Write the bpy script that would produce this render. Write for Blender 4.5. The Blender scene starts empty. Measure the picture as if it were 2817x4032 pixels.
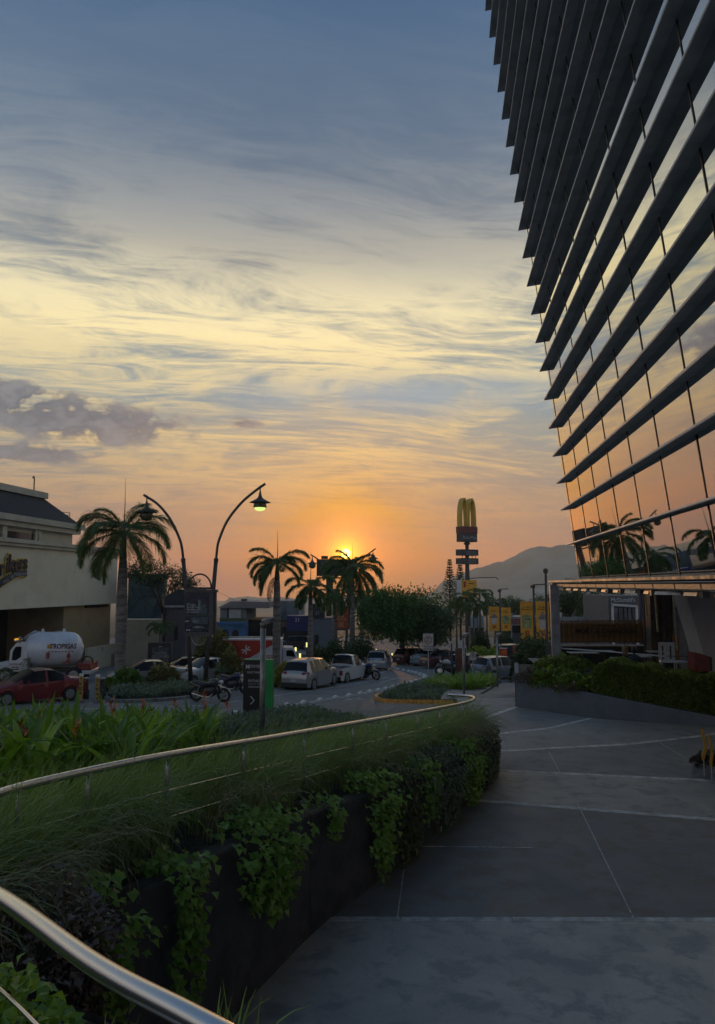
import bpy, math, random
import numpy as np
from mathutils import Vector, Matrix

# ---------------------------------------------------------------- camera, world, sun, exposure
SC = bpy.context.scene
COL = SC.collection
PITCH = math.radians(5.38)
FPX, CX, CY = 3028.0, 1408.5, 2016.0
cam_d = bpy.data.cameras.new("camera")
cam = bpy.data.objects.new("camera", cam_d)
COL.objects.link(cam)
cam_d.sensor_fit = 'VERTICAL'
cam_d.sensor_height = 24.0
cam_d.lens = 24.0 * FPX / 4032.0
cam_d.clip_start = 0.05
cam_d.clip_end = 12000
cam.location = (0, 0, 0)
cam.rotation_euler = (math.radians(90) + PITCH, 0, 0)
SC.camera = cam
SC.view_settings.view_transform = 'Standard'
SC.view_settings.look = 'None'
SC.view_settings.exposure = 0.0
SC.view_settings.gamma = 1.0
SC.view_settings.use_curve_mapping = False
SC.cycles.use_denoising = True
SC.cycles.use_adaptive_sampling = True
SC.cycles.adaptive_threshold = 0.02
SC.cycles.max_bounces = 6
SC.cycles.diffuse_bounces = 2
SC.cycles.glossy_bounces = 3
SC.cycles.transmission_bounces = 4
SC.cycles.transparent_max_bounces = 6
SC.cycles.volume_bounces = 0
SC.cycles.sample_clamp_indirect = 3.0
SC.cycles.caustics_reflective = False
SC.cycles.caustics_refractive = False


def ray(px, py):
    u, v = (px - CX) / FPX, (CY - py) / FPX
    c, s = math.cos(PITCH), math.sin(PITCH)
    return Vector((u, c - v * s, s + v * c))


def P(px, py, d):
    """point at forward distance d that the photograph shows at pixel (px, py)"""
    r = ray(px, py)
    return r * (d / r.y)


def PZ(px, py, z):
    r = ray(px, py)
    return r * (z / r.z)


def srgb(r, g, b, k=1.0):
    def f(c):
        c /= 255.0
        return (c / 12.92 if c <= 0.04045 else ((c + 0.055) / 1.055) ** 2.4) * k
    return (f(r), f(g), f(b), 1.0)


class Nodes:
    def __init__(s, tree):
        s.t = tree
        s.n = tree.nodes
        s.l = tree.links

    def new(s, kind, **kw):
        nd = s.n.new(kind)
        for k, v in kw.items():
            setattr(nd, k, v)
        return nd

    def put(s, sock, val):
        if hasattr(val, 'links') or isinstance(val, bpy.types.NodeSocket):
            s.l.new(val, sock)
        elif val is not None:
            sock.default_value = val

    def math(s, op, a, b=None, c=None, clamp=False):
        nd = s.new('ShaderNodeMath', operation=op, use_clamp=clamp)
        for i, x in enumerate((a, b, c)):
            if x is not None:
                s.put(nd.inputs[i], x)
        return nd.outputs[0]

    def vmath(s, op, a, b=None, out=0):
        nd = s.new('ShaderNodeVectorMath', operation=op)
        s.put(nd.inputs[0], a)
        if b is not None:
            s.put(nd.inputs[1], b)
        return nd.outputs[out]

    def xyz(s, v):
        nd = s.new('ShaderNodeSeparateXYZ')
        s.put(nd.inputs[0], v)
        return nd.outputs

    def comb(s, x, y, z):
        nd = s.new('ShaderNodeCombineXYZ')
        for i, a in enumerate((x, y, z)):
            s.put(nd.inputs[i], a)
        return nd.outputs[0]

    def mix(s, f, a, b, blend='MIX'):
        nd = s.new('ShaderNodeMix', data_type='RGBA', blend_type=blend)
        s.put(nd.inputs[0], f)
        s.put(nd.inputs[6], a)
        s.put(nd.inputs[7], b)
        return nd.outputs[2]

    def ramp(s, f, stops, interp='LINEAR'):
        nd = s.new('ShaderNodeValToRGB')
        cr = nd.color_ramp
        cr.interpolation = interp
        while len(cr.elements) < len(stops):
            cr.elements.new(0.5)
        for e, (p, c) in zip(cr.elements, stops):
            e.position = p
            e.color = c if len(c) == 4 else (*c, 1)
        s.put(nd.inputs[0], f)
        return nd.outputs[0]

    def mapr(s, v, a, b, c=0.0, d=1.0, smooth=True):
        nd = s.new('ShaderNodeMapRange')
        nd.interpolation_type = 'SMOOTHSTEP' if smooth else 'LINEAR'
        for i, x in enumerate((v, a, b, c, d)):
            s.put(nd.inputs[i], x)
        return nd.outputs[0]

    def noise(s, vec, scale, detail=4, rough=0.55, dist=0.0, out=0):
        nd = s.new('ShaderNodeTexNoise')
        s.put(nd.inputs['Vector'], vec)
        nd.inputs['Scale'].default_value = scale
        nd.inputs['Detail'].default_value = detail
        nd.inputs['Roughness'].default_value = rough
        nd.inputs['Distortion'].default_value = dist
        return nd.outputs[out]


SUN_DIR = ray(1363, 2179).normalized()
SUN_EL = math.asin(SUN_DIR.z)
SUN_AZ = math.atan2(SUN_DIR.x, SUN_DIR.y)      # from +Y towards +X


def build_world():
    w = bpy.data.worlds.new("World")
    SC.world = w
    w.use_nodes = True
    t = w.node_tree
    t.nodes.clear()
    N = Nodes(t)
    D = N.new('ShaderNodeTexCoord').outputs['Generated']
    D = N.vmath('NORMALIZE', D)
    x, y, z = N.xyz(D)
    el = N.math('MULTIPLY', N.math('ARCSINE', z), 57.2958)          # degrees
    ef = N.math('DIVIDE', N.math('MAXIMUM', el, 0.0), 60.0, clamp=True)
    cosa = N.vmath('DOT_PRODUCT', D, tuple(SUN_DIR), out=1)
    ang = N.math('MULTIPLY', N.math('ARCCOSINE', N.math('MINIMUM', cosa, 0.999999)), 57.2958)
    az = N.math('MULTIPLY', N.math('ARCTAN2', x, y), 57.2958)

    def e(d):
        return d / 60.0
    base = N.ramp(ef, [
        (e(0), srgb(156, 98, 78)), (e(2.0), srgb(166, 106, 76)), (e(4.5), srgb(134, 106, 94)),
        (e(8), srgb(118, 114, 110)), (e(11), srgb(112, 124, 126)), (e(14), srgb(94, 120, 134)),
        (e(19), srgb(118, 128, 130)), (e(24), srgb(104, 108, 110)), (e(30), srgb(68, 86, 105)),
        (e(40), srgb(36, 68, 100)), (e(60), srgb(50, 82, 118))])
    away = N.ramp(ef, [
        (e(0), srgb(96, 100, 116)), (e(4), srgb(116, 116, 130)), (e(9), srgb(126, 130, 144)),
        (e(16), srgb(128, 138, 150)), (e(26), srgb(104, 121, 142)), (e(40), srgb(66, 92, 122)), (e(60), srgb(58, 86, 118))])
    far = N.mapr(ang, 12.0, 75.0)
    col = N.mix(far, base, away)
    # long streaks of thin high cloud on a plane overhead
    den = N.math('ADD', N.math('MAXIMUM', z, 0.0), 0.10)
    cx_ = N.math('DIVIDE', x, den)
    cy_ = N.math('DIVIDE', y, den)
    u = N.math('ADD', N.math('MULTIPLY', cx_, 0.75), N.math('MULTIPLY', cy_, 0.16))
    v = N.math('SUBTRACT', N.math('MULTIPLY', cy_, 1.45), N.math('MULTIPLY', cx_, 0.34))
    wrp = N.noise(N.comb(u, v, 2.2), 0.55, 3, 0.55, 0.4)
    v = N.math('ADD', v, N.math('MULTIPLY', N.math('SUBTRACT', wrp, 0.5), 1.5))
    cv = N.comb(u, v, 0.37)
    n1 = N.noise(cv, 1.9, 8, 0.66, 0.7)
    n2 = N.noise(N.comb(N.math('MULTIPLY', u, 0.8), N.math('MULTIPLY', v, 1.9), 4.1), 4.4, 7, 0.70, 1.2)
    n3 = N.noise(N.comb(u, N.math('MULTIPLY', v, 0.8), 9.7), 0.55, 3, 0.5, 0.3)
    streak = N.math('ADD', N.math('MULTIPLY', n1, 0.58), N.math('MULTIPLY', n2, 0.42))
    streak = N.math('ADD', streak, N.math('MULTIPLY', N.math('SUBTRACT', n3, 0.47), 0.34))
    c1 = N.mapr(streak, 0.40, 0.60)
    emask = N.ramp(ef, [(e(0), (0.0,) * 3), (e(2.5), (0.22,) * 3), (e(6), (0.55,) * 3), (e(11), (0.8,) * 3), (e(13.5), (0.62,) * 3), (e(18), (1.0,) * 3),
                        (e(21), (0.8,) * 3), (e(24), (0.42,) * 3), (e(28), (0.2,) * 3), (e(34), (0.07,) * 3), (e(60), (0.04,) * 3)])
    ccol = N.ramp(ef, [(e(0), srgb(196, 120, 66)), (e(4), srgb(184, 130, 84)), (e(8), srgb(198, 162, 104)), (e(12), srgb(212, 184, 120)),
                       (e(16), srgb(220, 199, 144)), (e(20), srgb(221, 206, 160)), (e(26), srgb(184, 178, 162)), (e(38), srgb(116, 128, 146))])
    ccol = N.mix(N.mapr(ang, 25.0, 90.0), ccol, N.mix(0.5, ccol, away))
    col = N.mix(N.math('MULTIPLY', c1, emask), col, ccol)
    # greyer veils between the streaks
    n4 = N.noise(N.comb(N.math('MULTIPLY', u, 1.1), N.math('MULTIPLY', v, 1.5), 21.3), 0.9, 5, 0.6, 0.5)
    veil = N.math('MULTIPLY', N.mapr(n4, 0.47, 0.68), N.ramp(ef, [(e(0), (0.15,) * 3), (e(5), (0.55,) * 3), (e(15), (0.55,) * 3), (e(26), (0.35,) * 3), (e(40), (0.1,) * 3)]))
    vcol = N.ramp(ef, [(e(0), srgb(146, 100, 82)), (e(6), srgb(138, 114, 92)), (e(12), srgb(138, 132, 118)), (e(20), srgb(138, 141, 138)), (e(30), srgb(108, 119, 134))])
    col = N.mix(N.math('MULTIPLY', veil, 0.62), col, vcol)
    # the band of clear blue right of the middle and the heavy grey cloud on the left
    def blob(a0, e0, wa, we):
        da = N.math('DIVIDE', N.math('SUBTRACT', az, a0), wa)
        de = N.math('DIVIDE', N.math('SUBTRACT', el, e0), we)
        return N.math('EXPONENT', N.math('MULTIPLY', N.math('ADD', N.math('MULTIPLY', da, da), N.math('MULTIPLY', de, de)), -1.0))
    nb = N.noise(D, 9.0, 4, 0.6, 0.4)
    blue = N.math('MULTIPLY', blob(4.0, 14.0, 12.0, 1.35), N.mapr(nb, 0.28, 0.55))
    col = N.mix(N.math('MULTIPLY', blue, 0.85), col, srgb(104, 134, 152))
    nd = N.noise(N.comb(x, y, N.math('MULTIPLY', z, 1.7)), 26.0, 6, 0.60, 0.25)
    dk = N.math('ADD', blob(-19.5, 11.3, 7.5, 1.55), N.math('ADD', N.math('MULTIPLY', blob(-23.5, 8.9, 4.5, 0.7), 0.75),
                N.math('ADD', N.math('MULTIPLY', blob(-8.5, 11.9, 2.0, 0.45), 0.55), N.math('MULTIPLY', blob(-26.0, 12.9, 5.0, 1.0), 0.8))))
    dark = N.mapr(N.math('MULTIPLY', dk, N.math('ADD', N.math('MULTIPLY', nd, 2.2), -0.62)), 0.14, 0.36)
    col = N.mix(N.math('MULTIPLY', dark, 0.92), col, N.mix(N.mapr(nd, 0.42, 0.68), srgb(62, 74, 92), srgb(100, 104, 114)))
    # glow round the low sun, then the disc
    def glow(w_, c):
        g = N.math('EXPONENT', N.math('DIVIDE', ang, -w_))
        return N.mix(1.0, (0, 0, 0, 1), N.vmath('SCALE', c), 'ADD') if False else N.vmath('MULTIPLY', N.comb(g, g, g), c)
    flat = N.math('ADD', N.math('MULTIPLY', N.math('ABSOLUTE', N.math('SUBTRACT', el, 2.6)), 1.0), 0.0)
    wide = N.math('EXPONENT', N.math('MULTIPLY', N.math('ADD', N.math('POWER', N.math('DIVIDE', N.math('SUBTRACT', az, math.degrees(SUN_AZ)), 11.0), 2.0),
                                                           N.math('POWER', N.math('DIVIDE', flat, 2.6), 2.0)), -1.0))
    nst = N.math('ADD', 0.55, N.math('MULTIPLY', c1, 0.75))
    wide = N.math('MULTIPLY', wide, nst)
    col = N.vmath('ADD', col, N.vmath('MULTIPLY', N.comb(wide, wide, wide), (0.10, 0.005, -0.05)))
    col = N.vmath('ADD', col, glow(2.0, (1.55, 0.33, -0.75)))
    col = N.vmath('ADD', col, glow(0.62, (3.4, 1.8, 0.10)))
    disc = N.mapr(ang, 0.42, 0.28)
    col = N.vmath('ADD', col, N.vmath('MULTIPLY', N.comb(disc, disc, disc), (6.0, 4.6, 1.8)))
    col = N.vmath('MAXIMUM', col, (0.004, 0.004, 0.004))
    # physically based sky adds its own gradient below the cloud veil
    sky = N.new('ShaderNodeTexSky', sky_type='NISHITA')
    sky.sun_disc = False
    sky.sun_elevation = SUN_EL
    sky.sun_rotation = SUN_AZ
    sky.air_density = 1.4
    sky.dust_density = 3.0
    b1 = N.new('ShaderNodeBackground')
    N.put(b1.inputs[0], sky.outputs[0])
    b1.inputs[1].default_value = 0.02
    b2 = N.new('ShaderNodeBackground')
    N.put(b2.inputs[0], col)
    b2.inputs[1].default_value = 1.5
    add = N.new('ShaderNodeAddShader')
    N.l.new(b1.outputs[0], add.inputs[0])
    N.l.new(b2.outputs[0], add.inputs[1])
    out = N.new('ShaderNodeOutputWorld')
    N.l.new(add.outputs[0], out.inputs[0])
    w.cycles.sampling_method = 'MANUAL'
    w.cycles.sample_map_resolution = 1024


build_world()
sun_d = bpy.data.lights.new("sun", 'SUN')
sun_d.energy = 0.9
sun_d.angle = math.radians(0.6)
sun_d.color = (1.0, 0.50, 0.20)
sun = bpy.data.objects.new("sun", sun_d)
COL.objects.link(sun)
sun.rotation_euler = (-SUN_DIR).to_track_quat('-Z', 'Y').to_euler()

# ---------------------------------------------------------------- helpers
random.seed(7)
RNG = np.random.default_rng(7)
R = random.uniform


def thing(name, label, cat, loc=(0, 0, 0), rz=0.0, group=None):
    o = bpy.data.objects.new(name, None)
    COL.objects.link(o)
    o.empty_display_size = 0.2
    o.location = loc
    o.rotation_euler = (0, 0, rz)
    o['label'] = label
    o['category'] = cat
    if group:
        o['group'] = group
    return o


def tag(o, label=None, cat=None, group=None, kind=None):
    for k, v in (('label', label), ('category', cat), ('group', group), ('kind', kind)):
        if v:
            o[k] = v
    return o


def inst(name, mesh, parent=None, mtx=None):
    o = bpy.data.objects.new(name, mesh)
    COL.objects.link(o)
    o.parent = parent
    if mtx is not None:
        o.matrix_local = mtx
    return o


def copy_tree(o, parent=None):
    c = o.copy()
    COL.objects.link(c)
    c.parent = parent
    for ch in list(o.children):
        copy_tree(ch, c)
    return c


class MB:
    def __init__(s):
        s.v, s.f = [], []

    def add(s, vs, fs):
        o = len(s.v)
        s.v.extend([tuple(p) for p in vs])
        s.f.extend([tuple(i + o for i in f) for f in fs])
        return s

    def box(s, c, d, rz=0.0, rx=0.0, ry=0.0):
        hx, hy, hz = d[0] / 2, d[1] / 2, d[2] / 2
        m = Matrix.Translation(c) @ Matrix.Rotation(rz, 4, 'Z') @ Matrix.Rotation(ry, 4, 'Y') @ Matrix.Rotation(rx, 4, 'X')
        vs = [m @ Vector((x * hx, y * hy, z * hz)) for x, y, z in
              ((-1, -1, -1), (1, -1, -1), (1, 1, -1), (-1, 1, -1), (-1, -1, 1), (1, -1, 1), (1, 1, 1), (-1, 1, 1))]
        return s.add(vs, [(0, 3, 2, 1), (4, 5, 6, 7), (0, 1, 5, 4), (1, 2, 6, 5), (2, 3, 7, 6), (3, 0, 4, 7)])

    def span(s, a, b):
        return s.box([(a[i] + b[i]) / 2 for i in range(3)], [abs(b[i] - a[i]) for i in range(3)])

    def tube(s, path, r, n=8, cap=True):
        path = [Vector(p) for p in path]
        rs = r if isinstance(r, (list, tuple)) else [r] * len(path)
        rings, prev = [], None
        for i, p in enumerate(path):
            t = (path[min(i + 1, len(path) - 1)] - path[max(i - 1, 0)]).normalized()
            if prev is None:
                a = Vector((0, 0, 1)) if abs(t.z) < 0.9 else Vector((1, 0, 0))
                nx = t.cross(a).normalized()
            else:
                nx = (prev - t * prev.dot(t)).normalized()
            prev = nx
            ny = t.cross(nx)
            rings.append([p + (nx * math.cos(2 * math.pi * k / n) + ny * math.sin(2 * math.pi * k / n)) * rs[i] for k in range(n)])
        return s.loft(rings, cap)

    def loft(s, rings, cap=True, closed=True):
        n = len(rings[0])
        vs = [p for r_ in rings for p in r_]
        fs = []
        for i in range(len(rings) - 1):
            for k in range(n if closed else n - 1):
                k2 = (k + 1) % n
                fs.append((i * n + k, i * n + k2, (i + 1) * n + k2, (i + 1) * n + k))
        if cap and closed:
            fs.append(tuple(range(n - 1, -1, -1)))
            fs.append(tuple((len(rings) - 1) * n + k for k in range(n)))
        return s.add(vs, fs)

    def lathe(s, prof, n=16, c=(0, 0, 0), cap=True):
        rings = [[(c[0] + r_ * math.cos(2 * math.pi * k / n), c[1] + r_ * math.sin(2 * math.pi * k / n), c[2] + z) for k in range(n)] for r_, z in prof]
        return s.loft(rings, cap)

    def wheel(s, c, r, w, n=20, axis=Vector((0, 1, 0)), r_in=0.0):
        axis = Vector(axis).normalized()
        a = Vector((0, 0, 1)).cross(axis).normalized()
        b = axis.cross(a)
        c = Vector(c)
        prof = [(r * 0.93, -w / 2), (r, -w / 2 * 0.7), (r, w / 2 * 0.7), (r * 0.93, w / 2)]
        if r_in:
            prof = [(r_in, -w / 2)] + prof + [(r_in, w / 2)]
            prof.append(prof[0])
        rings = [[c + axis * z + (a * math.cos(2 * math.pi * k / n) + b * math.sin(2 * math.pi * k / n)) * q for k in range(n)] for q, z in prof]
        return s.loft(rings, cap=not r_in)

    def prism(s, poly, o, ux, uy, un, t):
        """flat polygon poly (2-D) in the plane (o, ux, uy), thickened by t along un"""
        o, ux, uy, un = Vector(o), Vector(ux), Vector(uy), Vector(un)
        n = len(poly)
        a = [o + ux * p[0] + uy * p[1] for p in poly]
        b = [p + un * t for p in a]
        return s.add(a + b, [tuple(range(n - 1, -1, -1)), tuple(range(n, 2 * n))] + [(k, (k + 1) % n, n + (k + 1) % n, n + k) for k in range(n)])

    def quad(s, a, b, c, d):
        return s.add([a, b, c, d], [(0, 1, 2, 3)])

    def mesh(s, name, mat, smooth=False):
        me = bpy.data.meshes.new(name)
        me.from_pydata(s.v, [], s.f)
        me.update()
        if mat is not None:
            me.materials.append(mat)
        if smooth:
            me.polygons.foreach_set('use_smooth', [True] * len(me.polygons))
        return me

    def build(s, name, mat, parent=None, smooth=False, bevel=0.0, sharp=None):
        o = bpy.data.objects.new(name, s.mesh(name, mat, smooth))
        COL.objects.link(o)
        o.parent = parent
        if smooth and sharp is not None:
            try:
                o.data.set_sharp_from_angle(angle=math.radians(sharp))
            except Exception:
                pass
        if bevel:
            m = o.modifiers.new('bevel', 'BEVEL')
            m.width = bevel
            m.segments = 2
            m.limit_method = 'ANGLE'
        return o


def np_obj(name, V, F, mat, parent=None, smooth=False):
    """mesh from arrays: V (n,3), F (m,3|4)"""
    me = bpy.data.meshes.new(name)
    k = F.shape[1]
    me.vertices.add(len(V))
    me.vertices.foreach_set('co', np.ascontiguousarray(V, dtype=np.float32).ravel())
    me.loops.add(F.size)
    me.loops.foreach_set('vertex_index', np.ascontiguousarray(F, dtype=np.int32).ravel())
    me.polygons.add(len(F))
    me.polygons.foreach_set('loop_start', np.arange(0, F.size, k, dtype=np.int32))
    if smooth:
        me.polygons.foreach_set('use_smooth', np.ones(len(F), dtype=bool))
    me.update(calc_edges=True)
    me.materials.append(mat)
    o = bpy.data.objects.new(name, me)
    COL.objects.link(o)
    o.parent = parent
    return o


def unit(a):
    return a / np.maximum(np.linalg.norm(a, axis=1, keepdims=True), 1e-9)


def leaf_arrays(base, direc, up, length, width, bend=0.25):
    """folded diamond leaves: base (n,3), growing direction, up hint; 6 vertices, 4 quads... kept to 2 quads a side"""
    n = len(base)
    d = unit(direc)
    sd = unit(np.cross(d, up))
    nm = unit(np.cross(sd, d))
    L = np.broadcast_to(np.asarray(length, float).reshape(-1, 1), (n, 1))
    W = np.broadcast_to(np.asarray(width, float).reshape(-1, 1), (n, 1))
    b0 = base
    m = base + d * L * 0.45 + nm * L * bend * 0.30
    tip = base + d * L - nm * L * bend * 0.5
    l = m + sd * W * 0.5 + nm * W * 0.22
    r = m - sd * W * 0.5 + nm * W * 0.22
    V = np.stack([b0, l, m, r, tip], 1).reshape(-1, 3)
    i = np.arange(n)[:, None] * 5
    F = np.concatenate([i + np.array([[0, 2, 1]]), i + np.array([[1, 2, 4]]), i + np.array([[0, 3, 2]]), i + np.array([[2, 3, 4]])], 0)
    return V, F


def strip_arrays(pts, side, width):
    """ribbons: pts (n,k,3) centre lines, side (n,3) or (n,k,3), width (k,) or (n,k)"""
    n, k, _ = pts.shape
    if side.ndim == 2:
        side = np.repeat(side[:, None, :], k, 1)
    w = np.broadcast_to(np.asarray(width, float), (n, k))[..., None]
    a, b = pts - side * w / 2, pts + side * w / 2
    V = np.stack([a, b], 2).reshape(-1, 3)
    base = (np.arange(n) * k * 2)[:, None, None]
    j = (np.arange(k - 1) * 2)[None, :, None]
    F = (base + j + np.array([0, 1, 3, 2])[None, None, :]).reshape(-1, 4)
    return V, F


def catmull(pts, m=8):
    pts = [Vector(p) for p in pts]
    q = [pts[0] * 2 - pts[1]] + pts + [pts[-1] * 2 - pts[-2]]
    out = []
    for i in range(1, len(q) - 2):
        for k in range(m):
            t = k / m
            a, b, c, d = q[i - 1], q[i], q[i + 1], q[i + 2]
            out.append(0.5 * ((2 * b) + (c - a) * t + (2 * a - 5 * b + 4 * c - d) * t * t + (3 * b - a - 3 * c + d) * t ** 3))
    out.append(pts[-1])
    return out


FONT_CACHE = {}


def lettering(text, size, mat, parent, o, ux, uy, name='lettering', align='CENTER', ext=0.004, sx=1.0, bold=0.0):
    """raised letters standing on a plane: o centre of the line, ux along it, uy up"""
    cu = bpy.data.curves.new(name, 'FONT')
    cu.body = text
    cu.size = size
    cu.align_x = align
    cu.align_y = 'CENTER'
    cu.extrude = ext
    cu.offset = bold
    cu.resolution_u = 3
    tmp = bpy.data.objects.new(name, cu)
    COL.objects.link(tmp)
    me = bpy.data.meshes.new_from_object(tmp)
    bpy.data.objects.remove(tmp)
    me.name = name
    me.materials.clear()
    me.materials.append(mat)
    ob = bpy.data.objects.new(name, me)
    COL.objects.link(ob)
    ob.parent = parent
    ux, uy = Vector(ux).normalized(), Vector(uy).normalized()
    un = ux.cross(uy)
    m = Matrix((ux * sx, uy, un)).transposed().to_4x4()
    m.translation = Vector(o) + un * (ext + 0.003)
    ob.matrix_local = m
    return ob


MATS = {}


def print_lines(parent, o, w, h, mat_, ux=(1, 0, 0), rows=2, gap=1.7, name='print_line'):
    """small print too fine to read: short raised bars in rows, standing on the plane that faces the viewer"""
    o, ux = Vector(o), Vector(ux).normalized()
    un = ux.cross(Vector((0, 0, 1)))
    for r_ in range(rows):
        x = -w / 2
        k = 0
        while x < w / 2 - h * 0.5:
            l_ = min(h * (1.2, 2.1, 0.9, 1.6)[(k + r_) % 4], w / 2 - x)
            c = o + ux * (x + l_ / 2) + Vector((0, 0, -r_ * h * gap)) + un * 0.004
            MB().box(c, (l_ * 0.86, 0.004, h), math.atan2(ux.y, ux.x)).build(name, mat_, parent)
            x += l_ * 1.12
            k += 1



def mat(name, col, rough=0.6, metal=0.0, var=0.15, scale=6.0, bump=0.0, bscale=40.0, spec=0.5, col2=None, coat=0.0, emit=None, est=0.0, detail=4, stretch=(1, 1, 1)):
    if name in MATS:
        return MATS[name]
    m = bpy.data.materials.new(name)
    m.use_nodes = True
    t = m.node_tree
    N = Nodes(t)
    b = t.nodes['Principled BSDF']
    co = N.new('ShaderNodeTexCoord').outputs['Object']
    if stretch != (1, 1, 1):
        co = N.vmath('MULTIPLY', co, stretch)
    if var or col2:
        f = N.mapr(N.noise(co, scale, detail, 0.6), 0.3, 0.7)
        c2 = col2 if col2 else tuple(max(0.0, c * (1 - 2 * var)) for c in col[:3]) + (1,)
        c1 = col if col2 else tuple(min(1.0, c * (1 + var)) for c in col[:3]) + (1,)
        N.put(b.inputs['Base Color'], N.mix(f, c1, c2))
        rr = N.mapr(N.noise(co, scale * 2.3, 3, 0.6), 0.3, 0.7, max(0.02, rough - 0.12 * min(1, rough * 2)), min(1.0, rough + 0.12 * min(1, rough * 2)))
        N.put(b.inputs['Roughness'], rr)
    else:
        b.inputs['Base Color'].default_value = (*col[:3], 1)
        b.inputs['Roughness'].default_value = rough
    b.inputs['Metallic'].default_value = metal
    b.inputs['Specular IOR Level'].default_value = spec
    if coat:
        b.inputs['Coat Weight'].default_value = coat
        b.inputs['Coat Roughness'].default_value = 0.06
    if bump:
        bp = N.new('ShaderNodeBump')
        bp.inputs['Strength'].default_value = bump
        bp.inputs['Distance'].default_value = 0.02
        N.put(bp.inputs['Height'], N.noise(co, bscale, 5, 0.65))
        N.l.new(bp.outputs[0], b.inputs['Normal'])
    if emit:
        b.inputs['Emission Color'].default_value = emit
        b.inputs['Emission Strength'].default_value = est
    MATS[name] = m
    return m


def leaf_mat(name, c1, c2, trans=0.35, rough=0.45, tcol=None):
    if name in MATS:
        return MATS[name]
    c1 = tuple(c * 2.0 for c in c1[:3]) + (1,)
    c2 = tuple(c * 2.0 for c in c2[:3]) + (1,)
    m = bpy.data.materials.new(name)
    m.use_nodes = True
    t = m.node_tree
    t.nodes.clear()
    N = Nodes(t)
    rnd = N.new('ShaderNodeNewGeometry').outputs['Random Per Island']
    co = N.new('ShaderNodeTexCoord').outputs['Object']
    f = N.math('ADD', N.math('MULTIPLY', rnd, 0.7), N.math('MULTIPLY', N.noise(co, 3.0, 2), 0.4), clamp=True)
    c = N.mix(f, c1, c2)
    pb = N.new('ShaderNodeBsdfPrincipled')
    N.put(pb.inputs['Base Color'], c)
    pb.inputs['Roughness'].default_value = rough
    pb.inputs['Specular IOR Level'].default_value = 0.35
    tr = N.new('ShaderNodeBsdfTranslucent')
    N.put(tr.inputs[0], N.mix(1.0, c, tcol or (1.3, 1.4, 0.5, 1), 'MULTIPLY'))
    mx = N.new('ShaderNodeMixShader')
    mx.inputs[0].default_value = trans
    N.l.new(pb.outputs[0], mx.inputs[1])
    N.l.new(tr.outputs[0], mx.inputs[2])
    o = N.new('ShaderNodeOutputMaterial')
    N.l.new(mx.outputs[0], o.inputs[0])
    MATS[name] = m
    return m


def glass_mat(name, tint=(0.02, 0.025, 0.03, 1), rough=0.03):
    return mat(name, tint, rough=rough, var=0.0, spec=0.6, coat=0.15)


def concrete(name, c1, c2, c3, rough=0.55, s=1.0, bump=0.12):
    c1, c2, c3 = (tuple(min(c * 1.75, 0.72) for c in q[:3]) + (1,) for q in (c1, c2, c3))
    """stained concrete: broad stains, fine grain, a little sheen where it is worn"""
    if name in MATS:
        return MATS[name]
    m = bpy.data.materials.new(name)
    m.use_nodes = True
    t = m.node_tree
    N = Nodes(t)
    b = t.nodes['Principled BSDF']
    co = N.new('ShaderNodeTexCoord').outputs['Object']
    big = N.noise(co, 0.75 * s, 7, 0.66, 0.6)
    med = N.noise(N.vmath('ADD', co, (31, 7, 3)), 2.3 * s, 6, 0.65, 0.3)
    fin = N.noise(co, 45 * s, 4, 0.7)
    c = N.mix(N.mapr(big, 0.38, 0.62), c1, c2)
    c = N.mix(N.math('MULTIPLY', N.mapr(med, 0.48, 0.62), 0.8), c, c3)
    c = N.mix(N.math('MULTIPLY', N.mapr(fin, 0.35, 0.7), 0.35), c, (0.3, 0.3, 0.3, 1), 'OVERLAY')
    N.put(b.inputs['Base Color'], c)
    N.put(b.inputs['Roughness'], N.mapr(N.noise(co, 1.3 * s, 5, 0.6), 0.3, 0.7, rough - 0.05, rough + 0.08))
    b.inputs['Specular IOR Level'].default_value = 0.4
    bp = N.new('ShaderNodeBump')
    bp.inputs['Strength'].default_value = bump
    bp.inputs['Distance'].default_value = 0.01
    N.put(bp.inputs['Height'], N.math('ADD', N.math('MULTIPLY', fin, 0.6), N.noise(co, 9 * s, 5, 0.65)))
    N.l.new(bp.outputs[0], b.inputs['Normal'])
    MATS[name] = m
    return m

# ---------------------------------------------------------------- the ground
def zr(y):
    """road level"""
    y = min(max(y, 20.0), 80.0)
    return -(3.5 + 0.05 * y)


def zp(y):
    """plaza level"""
    if y < 30:
        return -(3.88 + 0.0145 * max(y - 6, -10))
    return -(4.228 + 0.092 * (min(y, 45) - 30))


def on_road(px, py):
    k = -ray(px, py).z / ray(px, py).y
    y = 3.5 / (k - 0.05)
    return P(px, py, y)


def on_mix(px, py):
    """ground between the plaza and the road, on the drop-off drive"""
    w = min(max((px - 1480.0) / 370.0, 0.0), 1.0)
    k = -ray(px, py).z / ray(px, py).y
    y = 28.0
    for _ in range(60):
        y = 0.6 * y + 0.4 * (-((1 - w) * zr(y) + w * zp(y)) / k)
    return P(px, py, y)


def on_plaza(px, py):
    y = 20.0
    k = -ray(px, py).z / ray(px, py).y
    for _ in range(30):
        y = 0.5 * y + 0.5 * (-zp(y) / k)
    return P(px, py, y)


M_SOIL = mat('soil', (0.035, 0.028, 0.02, 1), 0.95, var=0.35, scale=9, bump=0.6, bscale=30)
M_ASPH = concrete('asphalt', (0.100, 0.096, 0.090, 1), (0.122, 0.116, 0.108, 1), (0.084, 0.080, 0.077, 1), 0.8, 0.8, 0.35)
M_FAR = mat('dry_land', (0.05, 0.055, 0.035, 1), 0.95, var=0.4, scale=0.02)


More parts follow.
